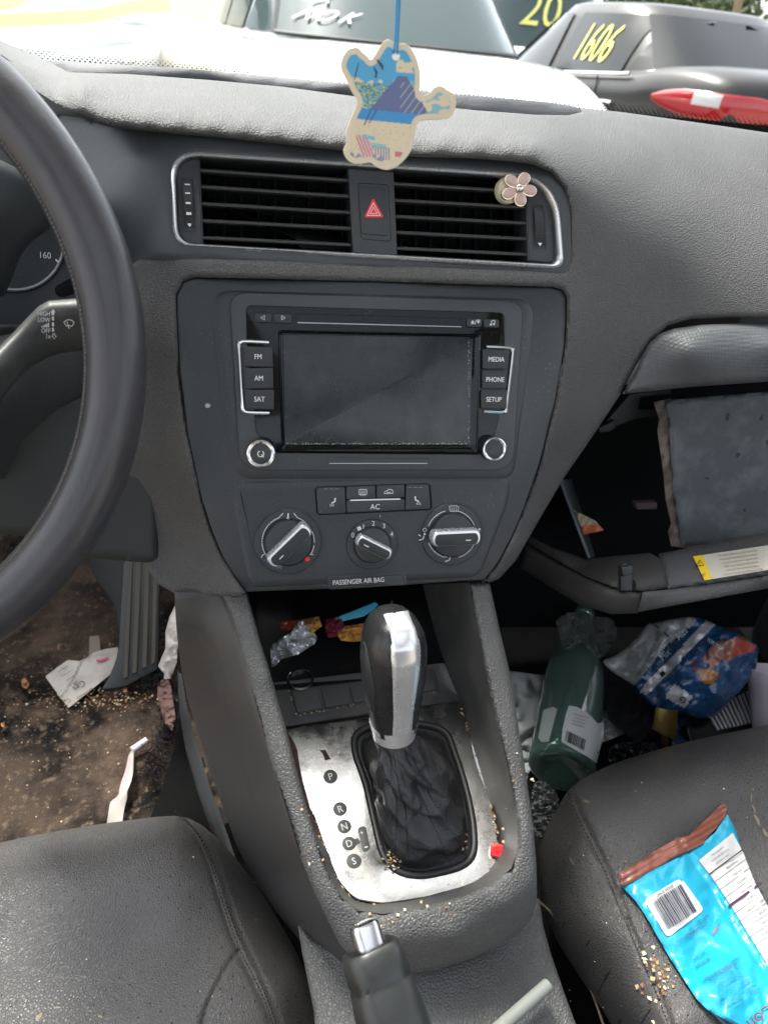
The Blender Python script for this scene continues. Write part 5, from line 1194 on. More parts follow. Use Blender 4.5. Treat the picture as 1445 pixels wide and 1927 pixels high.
while x < 1:
    w = random.choice((.015, .03, .045)); p = lq((1066, 1374), (1102, 1392), x); q = lq((1062, 1394), (1098, 1412), x); p2 = lq((1066, 1374), (1102, 1392), min(1, x+w)); q2 = lq((1062, 1394), (1098, 1412), min(1, x+w))
    onskin(mb, SurfT(), [p, p2, q2, q], .0006, 0); x += w+random.choice((.02, .035))
for i, s_ in enumerate(('IMPORTED AND BOTTLED', 'CONTENTS 750 ML', 'KEEP COOL AND DRY', 'RETURN FOR REFUND')): sktext(mb, SurfT(), s_, (1092-i*1.5, 1347+i*6), 2.4, -17, .0006, 0, .75)
obj('label_print', mb, M['black'], bt)
mb = MB(); skin(mb, [(1022, 1336), (1040, 1330), (1048, 1334), (1032, 1396), (1018, 1396), (1012, 1388)], SurfT(), 3, 0, 0); obj('label', mb, mat('grey bottle label', (.30, .33, .32), .6), bt, 60)
# plastic bag and pale papers
CLR = mat('clear crumpled film', (.55, .60, .60), .12, trans=.85, ior=1.2)
Dfw = lambda z0, z1: TPS([(950, 1500, 'z', z0), (1445, 1450, 'z', z0), (950, 1150, 'z', z1), (1445, 1150, 'z', z1)])
crumple('plastic_bag', cr([(1046, 1170), (1070, 1152), (1100, 1160), (1150, 1165), (1158, 1200), (1130, 1238), (1085, 1240), (1058, 1215), (1052, 1190)], 4, True), Dfw(.42, .40), .014, 22, CLR, 'crumpled clear plastic bag beyond the neck of the bottle', 'bag', 4, seed=3, sm=30)
crumple('paper_bag', [(952, 1262), (1000, 1268), (1040, 1272), (1052, 1290), (1030, 1330), (1000, 1440), (990, 1470), (975, 1400), (962, 1320)], Dfw(.34, .32), .016, 48, mat('grey white paper', (.26, .27, .27), .8), 'crumpled pale paper bag between the console and the bottle', 'paper bag', 4, seed=4, sm=50)
crumple('paper_napkin', [(1125, 1330), (1160, 1350), (1190, 1365), (1175, 1380), (1140, 1395), (1120, 1400)], Dfw(.33, .33), .008, 18, mat('grey napkin', (.36, .38, .38), .8), 'pale paper napkin just right of the bottle label', 'napkin', 3, seed=6, sm=25)
crumple('cup_lid', cr([(1002, 1480), (1020, 1470), (1045, 1490), (1050, 1520), (1030, 1560), (1010, 1580), (1000, 1540)], 4, True), Dfw(.37, .36), .012, 10, CLR, 'crushed clear plastic lid between console and passenger seat', 'plastic lid', 3, seed=8, sm=12)
crumple('black_bag', cr([(1145, 1412), (1160, 1400), (1190, 1396), (1230, 1398), (1252, 1402), (1240, 1415), (1190, 1430), (1150, 1438)], 4, True), Dfw(.43, .40), .012, 11, mat('black film', (.012, .013, .014), .18), 'shiny crumpled black plastic bag at the passenger seat edge', 'bag', 3, seed=9, sm=10)
crumple('dark_jacket', [(1100, 1245), (1150, 1250), (1200, 1300), (1230, 1370), (1200, 1400), (1150, 1360), (1130, 1320), (1110, 1280)], Dfw(.35, .34), .010, 40, mat('black cloth', (.012, .012, .014), .9), 'folded black cloth between the bottle and the blue chip bag', 'cloth', 5, seed=12, sm=60)
mb = MB()
# chip bag
cb = thing('chip_bag', ZP(1290, 1340, .36), 'crinkled shiny blue and silver chip bag in the passenger footwell', 'snack bag')
bagp = cr([(1134, 1245), (1160, 1232), (1192, 1205), (1214, 1178), (1228, 1172), (1262, 1166), (1304, 1161), (1340, 1172), (1385, 1192), (1424, 1214), (1424, 1240), (1420, 1262), (1398, 1292), (1372, 1322), (1348, 1345), (1325, 1354), (1290, 1345), (1250, 1338), (1222, 1326), (1203, 1306), (1190, 1288), (1160, 1270)], 3, True)
Dbg = TPS([(1134, 1245, 'z', .42), (1225, 1172, 'z', .47), (1304, 1161, 'z', .49), (1424, 1214, 'z', .50), (1420, 1262, 'z', .47), (1340, 1352, 'z', .42), (1203, 1306, 'z', .42), (1280, 1250, 'z', .485), (1350, 1270, 'z', .48), (1220, 1240, 'z', .46)], 1e-6)
mb = MB()
def wobb(x, y, d):
    out = np.zeros(len(x))
    for i in range(len(x)):
        p = Vector((x[i]/44, y[i]/44, 1)); out[i] = .010*noise.noise(p)-.012*abs(noise.noise(p*1.5+Vector((5, 1, 2))))-.005*abs(noise.noise(p*3.7+Vector((2, 6, 2))))
    return out
class WT:
    def T(s, px, py):
        px = np.ravel(np.asarray(px, float)); py = np.ravel(np.asarray(py, float)); return Dbg.T(px, py)+wobb(px, py, None)
skin(mb, bagp, Dbg, 3.5, .006, .004, wob=wobb)
# colour regions of the printed film, decided per face on the bag itself
V = np.array(mb.v)
def pix(P):
    d = P-CAM; z = d@_w; return CX+FPX*(d@_r)/z, CY-FPX*(d@_u)/z
def inpoly(p, poly): return bool(_inside(np.array([p]), poly)[0])
regs = [(1, [(1120, 1250), (1214, 1176), (1302, 1158), (1312, 1168), (1250, 1218), (1196, 1288), (1180, 1295)]), (2, [(1328, 1168), (1345, 1176), (1216, 1308), (1200, 1302)]), (3, [(1348, 1208), (1405, 1196), (1420, 1220), (1385, 1235), (1372, 1245), (1355, 1240), (1345, 1258), (1318, 1240)]),
        (4, [(1385, 1200), (1422, 1214), (1418, 1226), (1368, 1236), (1378, 1215)]), (5, [(1312, 1262), (1335, 1256), (1352, 1270), (1340, 1290), (1322, 1285)]), (6, [(1298, 1245), (1312, 1240), (1316, 1262), (1302, 1268)]), (7, [(1268, 1286), (1304, 1312), (1286, 1332), (1250, 1312)])]
for k, f in enumerate(mb.f):
    c = pix(V[list(f)].mean(0))
    for mi, rg in regs:
        if inpoly(c, rg): mb.m[k] = mi
def film(n, c, me=.0, r=.12): return mat(n, c, r, me, coat=.7, spec=.7, grain=[('noise', 130, .8, .003)])
obj('film', mb, [film('blue film', (.008, .045, .12)), film('grey panel film', (.30, .31, .32)), film('silver stripe film', (.5, .52, .53), .3), film('rust picture film', (.17, .055, .035)), film('red picture film', (.26, .035, .025)), film('orange picture film', (.30, .12, .03)), film('dark picture film', (.04, .015, .05)), film('white box film', (.42, .43, .45))], cb, 40)
mb = MB(); W_ = WT()
for i in range(15):
    t = i/15; p = lq((1222, 1186), (1186, 1268), t); sktext(mb, W_, random.choice(('Ingredients corn vegetable oil salt', 'maltodextrin whey natural flavor', 'Total Fat 10g Sodium 210mg Protein', 'cheddar cheese milk cultures salt')), (p[0]+26-i*.5, p[1]+2), 3.0, 36, .0012, 0, .5)
skstroke(mb, W_, [(1232, 1176), (1258, 1198)], 2.5, .0012, 0); skstroke(mb, W_, [(1205, 1250), (1262, 1200)], 1, .0012, 0)
sktext(mb, W_, 'Alza', (1281, 1192), 14, 45, .0014, 1, .7); sktext(mb, W_, 'Mix', (1250, 1232), 14, 45, .0014, 1, .7)
onskin(mb, W_, [(1240, 1268), (1247, 1262), (1252, 1268), (1245, 1275)], .0014, 0)
sktext(mb, W_, 'G', (1284, 1317), 12, 200, .0014, 0); sktext(mb, W_, 'TORTILLA', (1345, 1212), 7, -32, .0016, 1, .8)
obj('print', mb, [M['black'], mat('pale film print', (.55, .6, .65), .3)], cb)
# lavender cup
cpn = thing('plastic_cup', ZP(1470, 1370, .38), 'plain pale lavender plastic cup at the right edge of the footwell', 'cup')
cT = ZP(1470, 1262, .470); cB = ZP(1462, 1395, .395); cx_ = nrm(cT-cB); s1 = nrm(np.cross(cx_, (0, 1, 0))); s2 = np.cross(cx_, s1); LT = np.linalg.norm(cT-cB)
mb = MB(); mb.loft([[cB+cx_*LT*t+s1*r*cos(q)+s2*r*sin(q) for q in np.linspace(0, 2*pi, 48, endpoint=False)] for t, r in ((0, .028), (.5, .034), (.80, .0375), (.82, .0395), (.97, .0405), (1.0, .041), (1.01, .0402), (1.0, .0392), (.8, .037), (.02, .0275))], 0, True, True); obj('cup_body', mb, mat('lavender plastic', (.42, .38, .43), .5), cpn, 50)
# ribbed tray
rt_ = thing('ribbed_tray', ZP(1360, 1350, .37), 'black ribbed plastic tray between the blue bag and the cup', 'tray')
PT = Pl(ZP(1360, 1330, .41), (.1, -.3, 1)); mb = MB(); slab(mb, PT, [(1310, 1345), (1395, 1285), (1440, 1320), (1440, 1385), (1300, 1400), (1290, 1365)], -.02, 0, .001); obj('tray_body', mb, M['gloss'], rt_)
mb = MB()
for k in range(13):
    x = 1330+k*7.4; slab(mb, PT, [(x, 1338-k*3.6), (x+2.6, 1336-k*3.6), (x+24, 1372-k*1.6), (x+21, 1374-k*1.6)], 0, .003, .0004)
obj('ribs', mb, mat('grey rib', (.25, .25, .26), .25), rt_)
PB = Pl(ZP(1250, 1370, .44), (-.1, -.9, .45)); mb = MB(); L = []
for k in range(15):
    t = k/14; a = -1.1+2.2*t; h = .010*cos(a)
    L.append([PB.hit(1233+42*t, 1330+6*t+2*sin(3*t), h), PB.hit(1227+44*t, 1372+22*t, h)])
mb.loft(L, 0, closed=False)
L = [[PB.hit(1240+4*sin(t*3), 1375+30*t, .006-.02*t), PB.hit(1258-2*t, 1383+26*t, .004-.02*t)] for t in np.linspace(0, 1, 8)]; mb.loft(L, 0, closed=False)
tag(obj('brass_strap', mb, mat('brass foil', (.55, .40, .14), .25, 1.0, grain=[('wave', 200, .1, .0005)]), None, 60), 'curled brass coloured foil strap below the blue chip bag', 'foil strap')
crumple('blue_wrapper', [(1262, 1355), (1300, 1350), (1345, 1362), (1330, 1385), (1290, 1400), (1262, 1405), (1268, 1380)], Dfw(.40, .38), .008, 24, mat('dark blue film', (.01, .03, .06), .15, coat=.5), 'dark blue clear wrapper below the chip bag', 'wrapper', 4, seed=14, sm=20)
# ================================================================= GLOVE BOX CONTENT
fo = thing('vinyl_folder', YP(1345, 1020, .60), 'worn grey vinyl folder with torn brown edge standing in the open glove box', 'folder')
Dfo = TPS([(1252, 752, 'y', .625), (1445, 735, 'y', .62), (1540, 728, 'y', .62), (1282, 1026, 'y', .575), (1540, 1008, 'y', .565)])
mb = MB(); skin(mb, [(1250, 754), (1300, 749), (1445, 737), (1540, 730), (1540, 1006), (1445, 1014), (1360, 1020), (1282, 1027), (1276, 990), (1272, 960), (1266, 930), (1262, 880), (1260, 830), (1256, 790)], Dfo, 6, .003, .015); obj('cover', mb, M['folder'], fo, 60)
mb = MB(); skin(mb, [(1229, 757), (1262, 750), (1264, 830), (1266, 900), (1276, 980), (1290, 1024), (1445, 1010), (1540, 1002), (1540, 1012), (1445, 1022), (1300, 1032), (1262, 1028), (1256, 1000), (1262, 985), (1252, 940), (1246, 880), (1236, 810), (1240, 790)], Off(Dfo, .006), 5, .001, .012, wob=lambda x, y, d: .003*np.sin(y/9)*np.sin(x/6+y/21)); obj('torn_edge', mb, M['folderedge'], fo, 40)
random.seed(21); SCM = mat('dark scuff', (.025, .028, .028), .7)
for x, y, w, h in ((1368, 785, 5, 8), (1432, 787, 4, 9), (1389, 856, 5, 6), (1444, 832, 5, 5), (1400, 960, 4, 4), (1330, 900, 5, 2)): obj('scuff', blot(Dfo, x, y, w, h, .3, 8, .0006), SCM, fo)
Dpk = TPS([(1075, 950, 'y', .60), (1140, 1000, 'y', .585), (1090, 1005, 'y', .575), (1085, 960, 'y', .59)])
pk = thing('snack_packet', YP(1115, 1003, .58), 'small orange and cream packet in the left of the glove box', 'packet')
mb = MB(); skin(mb, [(1078, 958), (1090, 965), (1104, 972), (1120, 980), (1136, 998), (1098, 1006), (1092, 990)], Dpk, 3, .001, .002, wob=lambda x, y, d: .002*np.sin(x/5+y/7)); 
V = np.array(mb.v)
for k, f in enumerate(mb.f):
    c = pix(V[list(f)].mean(0)); mb.m[k] = 1 if c[1] > 990-(c[0]-1090)*.06 else 0
obj('packet_film', mb, [mat('cream film', (.20, .17, .11), .4), mat('orange film', (.30, .07, .02), .4)], pk)
mb = MB(); slab(mb, Pl(YP(1200, 950, .70), (0, -1, .2)), [(1196, 947), (1236, 946), (1236, 958), (1198, 959)], -.01, 0, .001); tag(obj('card_box', mb, mat('dim mauve card', (.16, .13, .14), .8)), 'dim mauve card far back in the glove box', 'card')
# ================================================================= TRAY CONTENT
def trayP(h, up=.45): return Pl(ZP(560, 1210, .598+h), (0, -.6, 1))
fo_ = TPS([(512, 1255, 'z', .603), (595, 1205, 'z', .612), (560, 1175, 'z', .628), (520, 1210, 'z', .618), (555, 1215, 'z', .626)])
crumple('foil_scrap', [(511, 1255), (508, 1215), (522, 1208), (530, 1200), (548, 1190), (562, 1170), (572, 1168), (585, 1182), (598, 1200), (592, 1212), (560, 1232), (530, 1240), (518, 1254)], fo_, .007, 15, mat('silver foil', (.75, .77, .78), .30, .75), 'crumpled silver foil wrapper in the tray under the radio', 'foil', 2.5, seed=3, sm=8)
Dt1 = Off(TPS([(500, 1180, 'z', .612), (700, 1130, 'z', .612), (700, 1210, 'z', .606), (500, 1250, 'z', .606), (600, 1160, 'z', .620)]), 0)
crumple('candy_wrapper', [(525, 1172), (560, 1166), (600, 1160), (604, 1178), (590, 1190), (560, 1185), (530, 1186)], Dt1, .006, 14, mat('red tan wrapper', (.50, .11, .06), .3), 'small red candy wrapper behind the silver foil', 'wrapper', 3, seed=5, sm=15)
crumple('candy_wrapper', [(572, 1168), (600, 1160), (606, 1178), (588, 1192), (576, 1184)], Off(Dt1, -.006), .006, 10, mat('yellow tan wrapper', (.60, .36, .10), .35), 'yellow candy wrapper touching the red one in the tray', 'wrapper', 3, seed=6, sm=15)
crumple('candy_wrapper', [(634, 1190), (650, 1178), (690, 1172), (700, 1185), (688, 1206), (660, 1208), (640, 1205)], Off(Dt1, -.004), .006, 12, mat('orange wrapper', (.65, .33, .08), .35), 'orange wrapper left of the shifter knob in the tray', 'wrapper', 3, seed=7, sm=15)
crumple('candy_wrapper', [(612, 1165), (640, 1160), (648, 1175), (640, 1198), (618, 1200), (612, 1185)], Off(Dt1, .0), .006, 12, mat('maroon wrapper', (.22, .03, .06), .35), 'dark maroon wrapper in the middle of the tray', 'wrapper', 3, seed=8, sm=15)
crumple('candy_wrapper', [(738, 1128), (742, 1148), (732, 1150), (734, 1136)], Off(Dt1, -.004), .003, 8, mat('amber wrapper', (.45, .20, .03), .35), 'amber scrap just behind the top of the shifter knob', 'wrapper', 2, seed=18, sm=15)
plc = Pl(ZP(670, 1155, .622), (-.1, -.7, .8)); mb = MB(); slab(mb, plc, [(638, 1160), (706, 1133), (712, 1138), (700, 1150), (684, 1160), (645, 1169), (640, 1172)], -.0004, .0004, .0002); tag(obj('blue_card', mb, mat('blue card', (.04, .38, .55), .4)), 'bright blue plastic card leaning in the back of the tray', 'card')
mb = MB(); plr = Pl(ZP(565, 1262, .600), (0, -.1, 1)); c0 = plr.uv(565, 1279)
for r0, r1, m_ in ((.0105, .0122, 0),): mb.loft([[plr.P(c0[0]+r*cos(q), c0[1]+r*sin(q), h) for q in np.linspace(0, 2*pi, 48, endpoint=False)] for r, h in ((r1, -.004), (r1, .001), (r0, .0015), (r0, -.004))])
mb.loft([[plr.P(c0[0]+r*cos(q), c0[1]+r*sin(q), -.003) for q in np.linspace(0, 2*pi, 32, endpoint=False)] for r in (.0106, .002)], 1, False, True)
obj('socket_ring', mb, [M['chrome'], M['black']], con)
# ================================================================= FUSE
fu = thing('blade_fuse', PL.hit(936, 1612), 'small red blade fuse lying on the corner of the shift plate', 'fuse')
PFu = Pl(PL.hit(938, 1600, .004), (-.2, -.3, 1)); mb = MB(); slab(mb, PFu, rp([(924, 1585), (950, 1590), (948, 1616), (921, 1608)], 2, 2), -.0022, .0016, .0005); slab(mb, PFu, [(928, 1590), (940, 1592), (939, 1602), (927, 1600)], .0015, .0022, .0003); obj('fuse_body', mb, M['redl'], fu)
for q in ([(920, 1609), (926, 1610), (925, 1624), (920, 1627)], [(939, 1614), (945, 1616), (943, 1632), (936, 1634)]):
    mb = MB(); slab(mb, PFu, q, -.0012, -.0004, .0002); obj('blade', mb, mat('tin blade', (.55, .45, .38), .35, .8), fu)
# ================================================================= AIR FRESHENER
fr_ = thing('air_freshener', YP(710, 315, .445), 'flat beach print air freshener hanging on a blue string over the vents', 'air freshener')
PA = Pl(YP(745, 200, .445), (-.10, -.97, .14))
fo_out = cr([(745, 82), (762, 82), (775, 93), (786, 115), (791, 140), (791, 176), (806, 176), (818, 164), (830, 161), (840, 168), (850, 174), (858, 190), (855, 208), (846, 221), (826, 225), (800, 226), (785, 232), (781, 255), (774, 282), (762, 300), (745, 314), (727, 320), (708, 314), (696, 306), (672, 309), (655, 302), (646, 284), (652, 268), (650, 252), (660, 222), (672, 192), (662, 172), (652, 150), (642, 130), (643, 112), (654, 94), (672, 89), (682, 98), (692, 106), (698, 112), (706, 102), (720, 80), (732, 74)], 4, True)
def shr(P, k): 
    U = [PA.uv(*p) for p in P]; return insetuv(U, k)
mb = MB(); slab(mb, PA, fo_out, -.0022, 0, .0003)
obj('card', mb, mat('pale wood card', (.60, .52, .38), .7), fr_)
# printed beach picture: regions clipped to the inset outline, built from a fine grid
mb = MB(); st_ = 1.25; inn_poly = None
Uin = shr(fo_out, .0030)
def topx(u, v): return pix(PA.P(u, v, 0))
inpx = [topx(*u) for u in Uin]
cols = {}
def colr(x, y):
    ys = y-(x-720)*.10    # horizon tilts with the card
    if ys < 208 and (abs(x-757)-6 < max(0, (ys-136))*(.62 if x > 757 else .78)) and ys > 139:
        return 3 if (x > 752 and (int(x*1.3+ys*.9) % 17 < 3) and ys > 150) else 2
    if ys < 205 and ys > 158 and x < 733 and noise.noise(Vector((x/5, y/5, 0))) > -.28: return 4 if noise.noise(Vector((x/3, y/4, 5))) > 0 else 8
    if ys < 206:
        n_ = noise.noise(Vector((x/18, y/9, 3)))
        if (x > 745 and ys < 132 and n_ > -.12 and ys > 108) or (ys > 150 and n_ > .0 and x < 740) : return 6
        if x > 795: return 6 if n_ > -.05 else 5
        return 1 if ys < 146 or x < 740 else 5
    if ys < 228: return 0
    if 254 < ys and x < 702 and x > 668 and ys > 258 and ys < 300 and (x-668) > (ys-258)*.30 and (x-668) < 22+(ys-258)*.55: return 7 if int(x-ys*.4) % 6 < 3 else 9
    if ys > 292 and ys < 303 and x < 720: return 10 if noise.noise(Vector((x/7, y/3, 9))) > -.1 else 6
    if ys > 282 and ys < 292 and 742 < x < 756: return 7
    if ys > 276 and ys < 300 and 690 < x < 735 and (int(x) % 5 < 2): return 10
    return 6 if noise.noise(Vector((x/6, y/3, 1))) < .35 else 11
xs = np.arange(638, 862, st_); ys_ = np.arange(70, 324, st_)
Q = np.array([(x+st_/2, y+st_/2) for y in ys_ for x in xs]); IN = _inside(Q, inpx); hol = np.hypot(Q[:, 0]-745, Q[:, 1]-106) > 8; k = 0
for y in ys_:
    for x in xs:
        if IN[k] and hol[k]:
            mb.add([PA.hit(x, y, .00025), PA.hit(x+st_, y, .00025), PA.hit(x+st_, y+st_, .00025), PA.hit(x, y+st_, .00025)], [(3, 2, 1, 0)], colr(x, y))
        k += 1
cm = lambda n, c: mat('print '+n, tuple(min(.8, q*1.35+.012) for q in c), .5)
obj('picture', mb, [cm('sea', (.025, .17, .36)), cm('sky', (.045, .23, .38)), cm('mountain', (.07, .09, .18)), cm('ridge', (.24, .25, .20)), cm('palm', (.05, .13, .12)), cm('haze', (.15, .28, .32)), cm('sand', (.43, .37, .25)), cm('chair red', (.34, .10, .12)), cm('palm light', (.17, .27, .22)), cm('chair pale', (.40, .33, .30)), cm('shade', (.14, .14, .22)), cm('sand dark', (.36, .30, .20))], fr_, 0)
mb = MB(); text(mb, PA, 'GUNK', (694, 258), 7.5, -6, .0005, 0, .9, .03); text(mb, PA, 'GETTER', (712, 274), 7.5, -6, .0005, 0, .85, .03)
stroke(mb, PA, [(706, 230), (696, 222), (688, 215), (684, 232)], .01, .0005, 1)
for a, b in (((685, 236), (699, 204)), ((694, 232), (709, 206)), ((667, 150), (675, 118))): stroke(mb, PA, [a, lq(a, b, .5), b], 1.4, .0005, 1)
for k in range(5): stroke(mb, PA, [(709, 112), (713+k*2, 118+k*1.5), (716+k, 124+k*2)], 1.6, .0005, 1)
for k in range(4): stroke(mb, PA, [(703, 126), (707+k, 136), (708-k, 146)], 1.4, .0005, 1)
obj('lettering', mb, [cm('cyan letters', (.03, .38, .52)), cm('trunk', (.05, .05, .09))], fr_)
mb = MB(); slab(mb, PA, arc(745, 106, 7.5, 0, 345, 24), .0, .0006, .0001); obj('hole', mb, mat('hole view', (.75, .75, .74), .6), fr_)
mb = MB(); p0 = PA.hit(744, 101, .0012); top_ = (YP(757, -150, .44)); 
for dx in (-.0007, .0007): mb.tube([p0+np.array((dx*1.5, 0, 0)), p0+np.array((dx, .0, .004)), (p0+top_)/2+np.array((dx, 0, 0)), top_], .0006, 6)
obj('string', mb, mat('blue string', (.02, .22, .45), .6), fr_)
# ================================================================= FLOWER CLIP
fc = thing('flower_clip', S.hit(970, 395, .002), 'pale pink metal flower clip on the right end of the air vent', 'vent clip')
PFc = Pl(S.hit(968, 352, .010), (.02, -.96, .28))
mb = MB(); rev(mb, PFc, (963, 356), [(.0098, -.012), (.0100, -.0035), (.0094, -.0022), (.008, -.002)], 40); obj('pad', mb, mat('cream scented pad', (.50, .45, .33), .6), fc)
fcen = (976, 355); mbp = MB(); mbr = MB()
for k in range(5):
    a = radians(90+36+72*k+8-36*0) if True else 0
    a = radians(54+72*k+8)
    pts = []
    for t in range(22):
        q = 2*pi*t/22; rx = 17*(1+0*cos(q)); w = 11.5
        lx = 19+15.5*cos(q); ly = w*sin(q)*(1+.18*cos(q)); pts.append((fcen[0]+lx*cos(a)-ly*sin(a), fcen[1]-(lx*sin(a)+ly*cos(a))))
    slab(mbr, PFc, pts, -.0012, .0008, .0004); U = [PFc.uv(*p) for p in pts]; I = insetuv(U, .0009)
    mbp.loft([[PFc.P(*u, .0009) for u in I], [PFc.P(*u, .0013) for u in insetuv(U, .0015)]], 0, False, True)
obj('petal_rims', mbr, mat('pale gold metal', (.60, .50, .36), .22, 1.0), fc)
obj('petals', mbp, mat('pink enamel', (.46, .31, .27), .25, coat=.4), fc, 60)
mb = MB(); rev(mb, PFc, fcen, [(.0036, .0), (.0035, .0012), (.0030, .0025), (.0018, .0034), (.0005, .0037)], 24); obj('centre_ball', mb, mat('polished metal ball', (.6, .56, .48), .12, 1.0), fc, 60)
# ================================================================= BLUE WAFER WRAPPER ON THE PASSENGER SEAT
wrp = thing('biscuit_wrapper', AT(1300, 1750, float(Dps.T(np.array([1300.]), np.array([1750.]))[0])), 'empty bright blue biscuit wrapper with brown seal lying on the passenger seat', 'wrapper')
class WrT:
    def T(s, px, py):
        px = np.ravel(np.asarray(px, float)); py = np.ravel(np.asarray(py, float)); t = Dps.T(px, py)-.008
        # distance from the wrapper's long axis: pillow bulge, creases along the back seam
        ax_ = (px-1255)*(-.50)+(py-1600)*(.866)*-.0; d = ((px-1285)*.84-(py-1640)*.54)/95.0
        t = t-.006*np.clip(1-d*d, -.6, 1)
        t = t+.0016*np.sin((px*.54+py*.84)/26+2*np.sin(d*2))*np.cos(d*1.3)+.0022*np.exp(-((d-.28)/.06)**2)-.0016*np.exp(-((d-.36)/.08)**2)
        n = np.array([noise.noise(Vector((a/34, b/34, 2.0))) for a, b in zip(px, py)]); m = np.array([abs(noise.noise(Vector((a/20+5, b/30, 7.0)))) for a, b in zip(px, py)])
        return t+.0028*n-.0022*m
Dw = WrT()
body_p = [(1168, 1667), (1200, 1654), (1268, 1614), (1296, 1602), (1326, 1582), (1345, 1566), (1368, 1532), (1384, 1562), (1394, 1598), (1410, 1640), (1430, 1680), (1448, 1712), (1475, 1760), (1520, 1850), (1520, 2010), (1440, 2010), (1405, 1965), (1385, 1930), (1350, 1912), (1330, 1900), (1310, 1880), (1285, 1842), (1258, 1800), (1234, 1758), (1212, 1720), (1195, 1695)]
mb = MB(); skin(mb, body_p, Dw, 4, .0015, .004)
obj('blue_film', mb, mat('sky blue film', (.012, .30, .46), .30, coat=.35, mott=(30, (.02, .34, .50), .45, .6)), wrp, 50)
seal = [(1163, 1645), (1172, 1638), (1206, 1619), (1242, 1594), (1268, 1580), (1278, 1576), (1296, 1573), (1306, 1562), (1332, 1538), (1358, 1511), (1366, 1516), (1368, 1530), (1352, 1553), (1328, 1578), (1322, 1588), (1296, 1600), (1268, 1613), (1230, 1636), (1200, 1654), (1175, 1667), (1164, 1662)]
mb = MB(); skin(mb, seal, Off(Dw, -.0016), 3, .0004, .002, wob=lambda x, y, d: .0007*np.sin((x*.5+y*.86)/1.7)+.002*np.sin(x/21))
obj('brown_seal', mb, mat('brown film seal', (.22, .075, .05), .35, coat=.3), wrp, 50)
mb = MB(); skin(mb, rp([(1211, 1693), (1281, 1651), (1325, 1712), (1255, 1765)], [10, 14, 10, 10], 5), Off(Dw, -.0010), 3, 0, 0); 
skin(mb, [(1314, 1619), (1378, 1567), (1398, 1605), (1420, 1662), (1450, 1716), (1480, 1775), (1520, 1850), (1520, 1895), (1460, 1850), (1440, 1810), (1412, 1765), (1372, 1700), (1345, 1660)], Off(Dw, -.0010), 4, 0, 0)
obj('white_label', mb, mat('white film print', (.52, .52, .50), .4), wrp, 50)
INK = mat('navy ink', (.03, .03, .06), .6); mb = MB(); random.seed(4)
LF = .0022
a0_, b0_ = (1226, 1697), (1281, 1663); a1_, b1_ = (1258, 1749), (1311, 1714); x = 0
while x < 1:
    w = random.choice((.012, .02, .034)); x2 = min(1, x+w)
    for k in range(4):
        t0, t1 = k/4, (k+1)/4; onskin(mb, Dw, [lq(lq(a0_, b0_, x), lq(a1_, b1_, x), t0), lq(lq(a0_, b0_, x2), lq(a1_, b1_, x2), t0), lq(lq(a0_, b0_, x2), lq(a1_, b1_, x2), t1), lq(lq(a0_, b0_, x), lq(a1_, b1_, x), t1)], LF, 0)
    x += w+random.choice((.014, .024))
sktext(mb, Dw, '83933 27907', (1250, 1676), 5.5, 212, LF, 0, .9)
sktext(mb, Dw, '0', (1281, 1656), 5, 212, LF, 0); sktext(mb, Dw, '7', (1217, 1701), 5, 212, LF, 0)
for s_, p, h in (('IMPORTED AND DISTRIBUTED BY', (1307, 1754), 3.2), ('HILCO LLC NORWALK CT 06854', (1310, 1748), 3.2), ('CUSTOMER SERVICE WWW', (1312, 1740), 3.2), ('STORE IN A COOL DRY PLACE', (1290, 1762), 3.2), ('MADE IN TURKEY', (1322, 1728), 3.2),
               ('LOT:1222A', (1315, 1799), 5.2), ('BB MAY/2022', (1321, 1812), 5.2), ('CONTAINS WHEAT, MILK AND SOY. MAY', (1357, 1822), 4.0), ('CONTAIN PEANUTS AND TREE NUTS', (1350, 1830), 4.0)): sktext(mb, Dw, s_, p, h, 212 if h < 5 else 214, LF, 0, .72)
for i, s_ in enumerate(('INGREDIENTS: SUGAR, WHEAT FLOUR', 'VEGETABLE OIL SHORTENING (PALM)', 'CORN STARCH, NON FAT DRY MILK', 'POWDER, COCOA POWDER, WHEY', 'SUNFLOWER OIL, PALM, LACTOSE', 'EMULSIFIERS (SOY LECITHIN', 'SOY LECITHIN), MONO AND', 'DIGLYCERIDES, SALT, ARTIFICIAL')): sktext(mb, Dw, s_, (1396-i*5.2, 1880-i*7.2), 4.2, 212, LF, 0, .70)
sktext(mb, Dw, 'hilco', (1346, 1752), 7, 236, LF, 1, .9, 1); sktext(mb, Dw, 'sweets', (1352, 1740), 4.5, 236, LF, 2, .9, 1)
sktext(mb, Dw, 'Con', (1432, 1915), 26, 218, LF, 3, .9)
rows = ('serving of food contributes', 'The % Daily Value tells you how much', 'a nutrient in a serving of food')
L0, R0 = (1318, 1626), (1378, 1578)
for i, s_ in enumerate(rows): sktext(mb, Dw, s_, (1350+i*4.5, 1602+i*7.5), 3.6, 216, LF, 0, .50)
def nrow(i, dx): return (1334+i*9.6+dx, 1645+i*16.0)
for i in range(13):
    L_ = (1334+i*9.0, 1645+i*15.2); R_ = (L_[0]+62, L_[1]-46+i*.4)
    skstroke(mb, Dw, [L_, lq(L_, R_, .5), R_], 5.0 if i == 4 else (2.4 if i == 0 else .9), LF, 4 if i in (0, 4) else 0)
